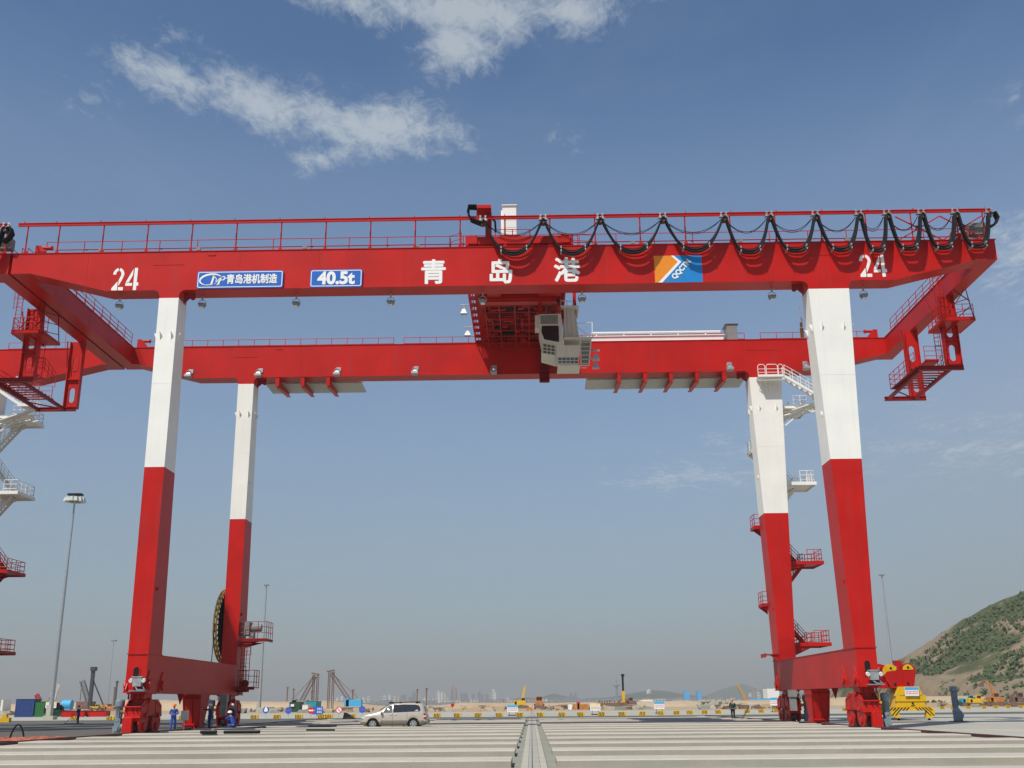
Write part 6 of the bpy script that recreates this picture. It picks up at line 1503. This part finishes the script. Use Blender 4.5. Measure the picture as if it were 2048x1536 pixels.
def pole_rig(u, vt, Y, w, m, label, brace=0, low=None, nm='drilling_mast'):
    x = xat(u, Y); z = at(u, vt, Y).z; b = MB(); w *= .62; b.bar((x, Y, 0), (x, Y, z), w); b.box(x - w * .7, x + w * .9, Y - w, Y + w, z - w * 1.2, z)
    if brace: b.bar((x + .3, Y, z * .7), (x + brace, Y, .5), w * .35); b.box(x - abs(brace) * .4, x + abs(brace), Y - 1.5, Y + 1.5, 0, 1.2)
    o = b.build(nm, m); tag(o, label, 'drilling mast', 'drilling masts on the reclaimed land')
    if low: b = MB(); b.bar((x, Y - w * .6, 1), (x, Y - w * .6, z * low), w * 1.5); b.build('lower_mast', YEL, o); b = MB(); b.box(x - 1.8, x + 1.0, Y - 2, Y + 2, .4, 1.6); b.build('rig_base', RUST, o)
    return o
pole_rig(178, 1334, 330, 1.5, DSTEEL, 'thick dark pile driver mast between the distant worker and the crane leg', 5)
pole_rig(229, 1362, 600, 1.2, DSTEEL, 'taller thin dark mast just left of the front left crane leg')
pole_rig(225.5, 1374, 640, 1.0, RUST, 'shorter thin mast of the pair left of the crane leg')
pole_rig(573, 1374, 500, .8, RUST, 'thin brown mast behind the sand bank, left of a pair')
pole_rig(585.5, 1377, 500, .8, RUST, 'thin brown mast behind the sand bank, right of a pair')
pole_rig(622.5, 1381, 480, .9, RUST, 'short dark mast rising behind the teal container')
pole_rig(704.5, 1379, 480, .9, RUST, 'thin mast rising behind the pale blue crane house')
pole_rig(834, 1378, 480, .8, RUST, 'thin mast against the city above the minivan roof')
pole_rig(852.5, 1376, 470, .9, RUST, 'thin mast against the city above the minivan tail')
pole_rig(1247.5, 1348, 320, .9, BLACK, 'tall black and yellow piling rig mast right of centre', 0, .5)
def boomcrane(u0, v0, u1, v1, Y, m, label):
    a, c_ = at(u0, v0, Y), at(u1, v1, Y); b = MB(); lattice(b, (a.x, Y, max(1.5, a.z)), (c_.x, Y, c_.z), 1.2, 10, .2); o = b.build('crawler_crane', m); tag(o, label, 'crawler crane', 'crawler cranes on the reclaimed land')
    b = MB(); b.box(a.x - 3, a.x + 2, Y - 1.5, Y + 1.5, 1., 3.2); b.box(a.x - 2.6, a.x + 2, Y - 1.9, Y + 1.9, 0, 1.); b.build('house', ORANGE if m is YEL else RUST, o)
    b = MB(); b.bar((c_.x, Y, c_.z), (a.x - 2.5, Y, 3.4), .12); b.build('rigging', BLACK, o)
boomcrane(176, 1402, 164, 1361, 340, GREY, 'crawler crane with a grey boom leaning left beside the dark pile driver')
boomcrane(107, 1402, 115.5, 1369, 420, CREAM, 'crawler crane with a pale boom right of the big lamp mast')
boomcrane(80, 1402, 73, 1389, 420, RED, 'crawler crane with a short red boom above the containers')
boomcrane(1491, 1396, 1474, 1369, 700, YEL, 'crawler crane with a long thin boom near the far hills on the right')
def excavator(u, Y, m, label, flip=1, arm=((1.2, 2.2), (3.2, 5.6), (5.2, 3.4), (5.4, 1.6)), sc=1.):
    x = xat(u, Y); root = empty('excavator', (x, Y, 0), label, 'excavator', 'excavators and loaders behind the apron'); s = sc; f = flip
    b = MB()
    for d in (-1.1, 1.1):
        b.xz([(x - 1.9 * s, .1), (x + 1.9 * s, .1), (x + 2.1 * s, .45 * s), (x + 1.8 * s, .85 * s), (x - 1.8 * s, .85 * s), (x - 2.1 * s, .45 * s)], Y + d * s - .3, Y + d * s + .3)
    b.build('tracks', RUST, root)
    b = MB(); b.box(x - 1.9 * s, x + 1.2 * s, Y - 1.2 * s, Y + 1.2 * s, .95 * s, 2.0 * s); b.box(x - 2.1 * s, x - 1.2 * s, Y - 1.2 * s, Y + 1.2 * s, 1. * s, 2.2 * s); b.build('house', m, root, bev=.08)
    b = MB(); xx = x + .5 * f * s; b.box(xx - .6 * s, xx + .6 * s, Y - 1.15 * s, Y - .1, 1.9 * s, 3.0 * s); b.build('cab', m, root, bev=.06)
    b = MB(); b.box(xx - .5 * s, xx + .5 * s, Y - 1.17 * s, Y - 1.155 * s, 2.15 * s, 2.85 * s); b.build('cab_window', GLASS, root)
    P = [Vector((x + f * a * s, Y + .2, c_ * s)) for a, c_ in arm]
    b = MB(); b.bar(P[0], P[1], .35 * s, .5 * s); b.build('boom', m, root); b = MB(); b.bar(P[1], P[2], .3 * s, .4 * s); b.build('stick', m, root)
    b = MB(); q = P[3]; b.bar(P[2], q, .7 * s, .5 * s); b.xz([(q.x - .5 * s, q.z), (q.x + .5 * s, q.z + .1), (q.x + .3 * s, q.z - .6 * s), (q.x - .4 * s, q.z - .5 * s)], q.y - .4 * s, q.y + .4 * s); b.build('bucket', RUST, root)
excavator(1043, 330, YEL, 'yellow excavator with its arm folded steeply beside the centre channel', 1, ((.2, 2.2), (1.0, 5.9), (.2, 2.0), (-.1, 1.0)), 1.1)
excavator(1265, 330, RUST, 'orange machine at the foot of the black and yellow rig', -1, ((.6, 2.), (2.4, 2.6), (4.0, 2.0), (4.4, 1.2)))
excavator(1996, 250, ORANGE, 'orange excavator with a raised arm at the foot of the brown hill', -1, ((.5, 2.2), (.9, 4.8), (2.2, 5.6), (3., 4.9)), 1.)
excavator(1953, 248, YEL, 'yellow loader behind the striped blocks at the foot of the hill', 1, ((1.2, 1.4), (2., 1.9), (2.9, 1.3), (3.2, .8)), .85)
excavator(1938, 262, TEAL, 'teal excavator partly hidden behind the standing gear motor', 1, ((.5, 1.8), (1.6, 2.4), (2.8, 1.9), (3.0, 1.1)), .85)
excavator(2044, 246, RUST, 'brown machine cut off by the right picture edge', -1, ((.4, 2.), (.9, 3.3), (1.6, 2.4), (1.7, 1.4)))
excavator(222, 300, ORANGE, 'orange excavator left of the front left crane leg', -1, ((.6, 2.), (2.2, 3.), (3.6, 1.8), (3.8, 1.)), .8)
excavator(192, 330, YEL, 'small yellow excavator beside the dark pile driver', 1, ((.6, 2.), (1.8, 2.6), (2.9, 1.7), (3.0, 1.)), .8)
def loader(u, Y, m, label):
    x = xat(u, Y); root = empty('wheel_loader', (x, Y, 0), label, 'wheel loader')
    b = MB(); b.box(x - 1.1, x + 1.1, Y - 2, Y + 2, .9, 2.1); b.build('body', m, root, bev=.08); b = MB(); b.box(x - .9, x + .9, Y - .8, Y + 1, 2.1, 3.4); b.build('cab', m, root, bev=.08)
    b = MB(); b.box(x - .75, x + .75, Y - .83, Y - .8, 2.3, 3.2); b.build('windscreen', GLASS, root)
    for s in (-1.15, 1.15):
        for d in (-1.3, 1.3): b = MB(); b.disc((x + s, Y + d, .7), (1, 0, 0), .7, .5, 18); b.build('wheel', TYRE, root)
    b = MB(); b.xz([(x - 1.4, .2), (x + 1.4, .2), (x + 1.4, 1.), (x - 1.4, 1.)], Y - 3.2, Y - 2.5); b.build('bucket', RUST, root)
loader(1078.5, 300, ORANGE, 'orange wheel loader seen head-on just right of the centre channel')
# small site people and bits
for (u, v, Y, m, nm, lab, cat) in ((905, 1411, 262, RED, 'safety_post', 'small red post at the edge of the sand heap', 'post'), (1157, 1408, 262, RED, 'safety_post', 'red post beside the orange skip right of the channel', 'post')):
    x = xat(u, Y); z = at(u, v, Y).z; b = MB(); b.box(x - .25, x + .25, Y, Y + .5, 0, z * 1.0); b.cbox((x, Y + .25, z + .2), (.8, .5, .5)); tag(b.build(nm, m), lab, cat)
x = xat(1162, 262); b = MB(); b.xz([(x - 1.6, 0), (x + 1.6, 0), (x + 1.9, 1.3), (x - 1.9, 1.3)], 262, 264); tag(b.build('skip', ORANGE), 'orange skip behind the apron right of the centre channel', 'skip')
x = xat(1059, 225); b = MB(); b.box(x - .5, x + .5, 225, 226, .3, .8); b.disc((x - .4, 225, .3), (0, 1, 0), .3, .1, 12); b.disc((x + .4, 225, .3), (0, 1, 0), .3, .1, 12); b.bar((x + .45, 225.5, .8), (x + .8, 225.5, 1.6), .1); tag(b.build('trolley_cart', ORANGE), 'orange cart at the far end of the centre channel', 'cart')
random.seed(21); b = MB()
for k in range(420):
    u = random.choice((random.uniform(480, 740), random.uniform(860, 1000), random.uniform(1085, 1300), random.uniform(1400, 1560), random.uniform(1850, 2040), random.uniform(0, 240)))
    Y = random.uniform(236, 330); x = xat(u, Y); s = random.uniform(.2, 1.1); b.cur = random.randrange(4)
    b.hexa([(x + dx * s * random.uniform(.6, 1.6), Y + dy * s, z * s * random.uniform(.4, 1.1)) for z in (0, 1) for dx, dy in ((-1, -1), (1, -1), (1, 1), (-1, 1))])
o = b.build('rubble', [RUST, CONC_S, SANDB, CONC_G]); tag(o, 'low rubble and stored materials scattered behind the apron', 'rubble', None, 'stuff')
x = xat(1432, 300); b = MB(); random.seed(5)
for k in range(150): b.cbox((x + random.uniform(-4.5, 4.5), 300 + random.uniform(-1, 1), random.uniform(.2, 1.9)), [random.uniform(.3, .8) for _ in range(3)])
tag(b.build('stone_pile', CONC_S), 'pile of pale stones on the sand left of the man in green', 'stone pile')
x0, x1 = xat(958, 330), xat(1035, 330)
b = MB()
for k in range(9): b.tube((x0 + (x1 - x0) * random.random() * .7, 268 + k, .3), (x0 + (x1 - x0) * (.4 + .6 * random.random()), 268 + k, .5), .25, 6)
tag(b.build('steel_piles', RUST), 'rusty steel piles lying behind the apron left of the excavator', 'pipes')
b = MB(); x0, x1 = xat(1100, 300), xat(1140, 300)
for k in range(7): b.tube((x0 + random.random() * 3, 290 + k, .6), (x1 - random.random() * 3, 290 + k, .9), .3, 6)
tag(b.build('steel_piles', RUST), 'rusty steel piles lying behind the apron right of the wheel loader', 'pipes')
b = MB(); x0, x1 = xat(1195, 300), xat(1240, 300)
for k in range(10): x = x0 + (x1 - x0) * k / 9; b.bar((x, 300, 0), (x, 300, random.uniform(1.6, 2.4)), .35)
b.box(x0, x1, 299, 301, .5, 1.5); tag(b.build('sheet_pile_frame', RUST), 'row of dark upright piles left of the black and yellow rig', 'piles')

# ================================================================ CITY SKYLINE
FAC = []
def facade(name, c1, c2, sx_, sz_):
    m = bpy.data.materials.new(name); m.use_nodes = True; t = m.node_tree; p = t.nodes['Principled BSDF']; p.inputs['Roughness'].default_value = .6
    g = N(t, 'ShaderNodeNewGeometry'); s = N(t, 'ShaderNodeSeparateXYZ'); L(t, g.outputs['Position'], s.inputs[0])
    fx = mth(t, 'GREATER_THAN', mth(t, 'FRACT', mth(t, 'MULTIPLY', s.outputs[0], 1 / sx_)), .52); fz = mth(t, 'GREATER_THAN', mth(t, 'FRACT', mth(t, 'MULTIPLY', s.outputs[2], 1 / sz_)), .5)
    mx = N(t, 'ShaderNodeMix', data_type='RGBA'); L(t, mth(t, 'MULTIPLY', fx, fz), mx.inputs[0]); mx.inputs[6].default_value = c1 + (1,); mx.inputs[7].default_value = c2 + (1,); L(t, mx.outputs[2], p.inputs['Base Color']); return m
FAC = [facade('facade_cream', (.50, .47, .40), (.12, .13, .14), 9, 6), facade('facade_grey', (.22, .25, .28), (.08, .10, .12), 8, 6), facade('facade_pale', (.60, .60, .57), (.2, .22, .24), 12, 7), facade('facade_tan', (.36, .27, .22), (.12, .12, .12), 10, 6)]
names = ['cream', 'blue grey', 'pale white', 'tan']
T = [(664, 3, 1389, 2), (674, 4, 1394, 2), (683, 4, 1391, 2), (691, 4, 1395, 1), (716.5, 4, 1392, 2), (727, 4, 1392, 2), (737, 4.5, 1391, 2), (763, 4, 1394, 0), (768.5, 4, 1389.5, 2), (778, 4.5, 1389, 2), (789, 6, 1391, 0), (795, 4, 1390, 0), (805.5, 7, 1387.5, 1), (804, 4, 1397, 2), (819, 4, 1393, 1),
     (827, 7, 1383, 1), (837.5, 5, 1385, 0), (845, 4, 1396, 0), (850, 4, 1395, 2), (857.5, 6, 1394, 0), (868, 6, 1396, 2), (876, 6, 1382, 2), (884, 5, 1382, 2), (890, 4, 1384.5, 0), (906.5, 9, 1370, 3), (903.5, 5, 1380, 1), (911, 4, 1380, 1), (925, 6, 1384, 1), (931.5, 5, 1385, 1), (946, 4.5, 1386.5, 1), (959, 7, 1384, 1), (966, 5, 1387, 3), (974, 5, 1386, 1),
     (985, 4, 1375, 2), (988.5, 4, 1379, 2), (895, 8, 1397, 2), (939, 6, 1396, 2), (951, 6, 1397, 0), (1003, 4, 1396, 2), (1015, 4, 1395, 2), (1129, 7, 1396, 2), (1143, 5, 1384, 1), (1152, 5, 1385, 1), (1530, 4, 1373, 3), (1509, 5, 1378, 3), (1518, 4, 1381, 2), (1502, 5, 1384, 2)]
T.sort(); YT = 3000
for i, (u, w, v, mi) in enumerate(T):
    Y = YT + (i * 37 % 5) * 40; x = xat(u, Y); k = Y / 2191; hw = w * k / 2 * 1.25; z = at(u, v, Y).z; random.seed(i)
    b = MB(); zs = z * (.86 if w > 4 else .92)
    b.box(x - hw, x + hw, Y, Y + hw * 1.4, -1, zs); b.box(x - hw * .6, x + hw * .55, Y + .3, Y + hw * 1.2, zs, z - 2)
    if i % 3 == 0: b.box(x - hw * .2, x + hw * .2, Y + 2, Y + hw * .8, z - 2, z + 3)
    if i % 4 == 1: b.box(x + hw, x + hw * 1.5, Y, Y + hw, -1, zs * .8)
    if (u, v) == (906.5, 1370): b.hexa([(x - hw * .5, Y + 1, zs), (x + hw * .5, Y + 1, zs), (x + hw * .5, Y + hw, zs), (x - hw * .5, Y + hw, zs), (x - 1, Y + hw * .5, z + 8), (x + 1, Y + hw * .5, z + 8), (x + 1, Y + hw * .5 + 1, z + 8), (x - 1, Y + hw * .5 + 1, z + 8)])
    o = b.build('tower_block', FAC[mi]); tag(o, '%s hazy tower block, %s from the left in the distant city skyline' % (names[mi], ordw[i] if i < len(ordw) else 'forty-' + 'fifth sixth seventh'.split()[i - len(ordw)]), 'tower block', 'tower blocks of the distant city')
random.seed(99); b = MB()
for k in range(260):
    u = random.uniform(660, 1500); Y = random.uniform(2850, 3200); x = xat(u, Y); w = random.uniform(6, 22); b.cur = random.choice((0, 1, 1, 1, 3)); h = random.uniform(4, 13); b.box(x - w, x + w, Y, Y + 12, 0, h)
tag(b.build('low_city', FAC), 'mass of low hazy buildings along the far shore under the towers', 'low city', None, 'stuff')
b = MB(); x = xat(1226, 4200); z0 = at(1226, 1389, 4200).z; z1 = at(1226, 1359, 4200).z; b.tube((x, 4000, 0), (x, 4000, z0 + (z1 - z0) * .55), 6, 8, 3); b.lathe((x, 4000, z0 + (z1 - z0) * .45), [(4, 0), (11, 4), (11, 9), (4, 12)], 12); b.tube((x, 4000, z0 + (z1 - z0) * .55), (x, 4000, z1), 2.4, 6, .8); tag(b.build('television_tower', FAC[1]), 'needle-like television tower on the hazy far hill', 'tower')
b = MB(); x = xat(1299, 4000); z = at(1299, 1380.5, 4000).z; b.lathe((x, 4000, z - 18), [(9, 0), (9, 14), (6, 19), (1, 22)], 12); tag(b.build('dome_building', FAC[2]), 'tiny white dome on top of the hazy far hill', 'building')

# ================================================================ NEAR HILL on the right
def hillmesh():
    random.seed(4); Y0 = 300.; prof = [(1560, 1399), (1640, 1397), (1740, 1380), (1765, 1330), (1800, 1330), (1822, 1318), (1850, 1303), (1875, 1288), (1900, 1268), (1925, 1250), (1950, 1236), (1975, 1220), (2000, 1206), (2048, 1188), (2120, 1150), (2250, 1110), (2500, 1080), (2900, 1120), (3300, 1300)]
    YR_ = 520.; ridge_ = [(xat(u, YR_), at(u, v, YR_).z) for u, v in prof]
    x0, x1 = ridge_[0][0], ridge_[-1][0]; nx, ny = 190, 60; vs = []; fs = []
    import mathutils
    nz = lambda x, y, s, k: mathutils.noise.fractal(Vector((x * s, y * s, k)), 1., 2., 5)
    for i in range(nx + 1):
        x = x0 + (x1 - x0) * (i / nx) ** 1.25
        for (a, ha), (c_, hc) in zip(ridge_, ridge_[1:]):
            if a <= x <= c_ + 1e-6: t = (x - a) / (c_ - a); h = max(0, (ha + (hc - ha) * t) * .96 - 3.5); break
        for j in range(ny + 1):
            t = j / ny; y = Y0 + (700 - Y0) * t
            # slope: flat foot, quarry-cut scarp, then ridge at YR_
            r = (YR_ - Y0) / (700 - Y0)
            if t <= r: s = t / r; pr = .16 * min(1, s * 5) + .84 * (s ** 1.15)
            else: s = (t - r) / (1 - r); pr = cos(s * pi / 2)
            g = nz(x, y, .012, 1.3) * 5 + nz(x, y, .05, 4.) * 2.6
            z = h * pr + g * min(1, pr * 2.2) * min(1, h / 20) * (.25 if abs(t - r) < .04 else 1)
            vs.append((x, y, z if 0 < j < ny else -1))
    for i in range(nx):
        for j in range(ny): a = i * (ny + 1) + j; fs.append((a, a + ny + 1, a + ny + 2, a + 1))
    return vs, fs, nx, ny
vs, fs, nx, ny = hillmesh()
m = bpy.data.materials.new('hill_scrub_and_earth'); m.use_nodes = True; t = m.node_tree; p = t.nodes['Principled BSDF']; p.inputs['Roughness'].default_value = .95; p.inputs['Specular IOR Level'].default_value = .1
g = N(t, 'ShaderNodeNewGeometry'); n1_ = N(t, 'ShaderNodeTexNoise'); n1_.inputs['Scale'].default_value = .022; n1_.inputs['Detail'].default_value = 7; n1_.inputs['Roughness'].default_value = .6; n1_.inputs['Distortion'].default_value = .6; L(t, g.outputs['Position'], n1_.inputs['Vector'])
s_ = N(t, 'ShaderNodeSeparateXYZ'); L(t, g.outputs['Position'], s_.inputs[0])
hgt = mth(t, 'MULTIPLY', mth(t, 'SUBTRACT', s_.outputs[2], 24), .0045)
k_ = mth(t, 'ADD', n1_.outputs[0], mth(t, 'MINIMUM', mth(t, 'MAXIMUM', hgt, -.22), .14))
r_ = N(t, 'ShaderNodeMapRange', interpolation_type='SMOOTHSTEP'); L(t, k_, r_.inputs[0]); r_.inputs[1].default_value = .47; r_.inputs[2].default_value = .55
n2_ = N(t, 'ShaderNodeTexNoise'); n2_.inputs['Scale'].default_value = .12; n2_.inputs['Detail'].default_value = 8; n2_.inputs['Roughness'].default_value = .7; L(t, g.outputs['Position'], n2_.inputs['Vector'])
so_ = N(t, 'ShaderNodeMix', data_type='RGBA'); L(t, n2_.outputs[0], so_.inputs[0]); so_.inputs[6].default_value = (.14, .11, .07, 1); so_.inputs[7].default_value = (.38, .29, .20, 1)
gr_ = N(t, 'ShaderNodeMix', data_type='RGBA'); L(t, n2_.outputs[0], gr_.inputs[0]); gr_.inputs[6].default_value = (.035, .048, .022, 1); gr_.inputs[7].default_value = (.13, .14, .07, 1)
fm = N(t, 'ShaderNodeMix', data_type='RGBA'); L(t, r_.outputs[0], fm.inputs[0]); L(t, so_.outputs[2], fm.inputs[6]); L(t, gr_.outputs[2], fm.inputs[7]); L(t, fm.outputs[2], p.inputs['Base Color'])
bu = N(t, 'ShaderNodeBump'); bu.inputs['Strength'].default_value = .9; bu.inputs['Distance'].default_value = 2.5; L(t, n2_.outputs[0], bu.inputs['Height']); L(t, bu.outputs[0], p.inputs['Normal'])
b = MB(); b.smooth = True; b.add(vs, fs); tag(b.build('hill', m), kind='structure')
# scrub: many small leafy clumps on the upper slopes
import mathutils
random.seed(12); b = MB()
LEAF = mat('scrub_leaf', (.035, .06, .02), .9, var=.5, vs=.25, col2=(.085, .115, .05))
cnt = 0
while cnt < 6500:
    i = random.randrange(6, nx - 10); j = random.randrange(3, 35); P = vs[i * (ny + 1) + j]; Q = vs[(i + 1) * (ny + 1) + j + 1]; a = random.random(); P = Vector(P).lerp(Vector(Q), a)
    if P.z < 9 and random.random() < .8: continue
    if mathutils.noise.noise(P * .03) < -.02 and j < 26: continue
    if P.x > 420: continue
    cnt += 1; s = random.choice((.4, .5, .7, .9, 1.3))
    for q in range(7):
        c0 = P + Vector((random.gauss(0, .6) * s, random.gauss(0, .5) * s, abs(random.gauss(.5, .5)) * s)); d = Vector((random.uniform(-1, 1), random.uniform(-1, 1), random.uniform(-.6, .6))).normalized() * s * .75; e = d.orthogonal().normalized() * s * random.uniform(.4, .8)
        b.add([c0 - d, c0 - e * .8, c0 + d, c0 + e], [(0, 1, 2, 3)])
tag(b.build('scrub', LEAF), 'dark green scrub and small trees covering the upper slope of the hill', 'scrub', None, 'stuff')
random.seed(31)

# ================================================================ HAZE
HB = MB(); HB.box(-9300, 9300, -330, 9600, -3, 175)
m = bpy.data.materials.new('haze_air'); m.use_nodes = True; t = m.node_tree; t.nodes.clear()
v = N(t, 'ShaderNodeVolumePrincipled'); v.inputs['Color'].default_value = (.53, .53, .53, 1); v.inputs['Density'].default_value = .00021; v.inputs['Anisotropy'].default_value = 0
oo = N(t, 'ShaderNodeOutputMaterial'); L(t, v.outputs[0], oo.inputs['Volume'])
h = HB.build('haze', m); tag(h, kind='stuff')
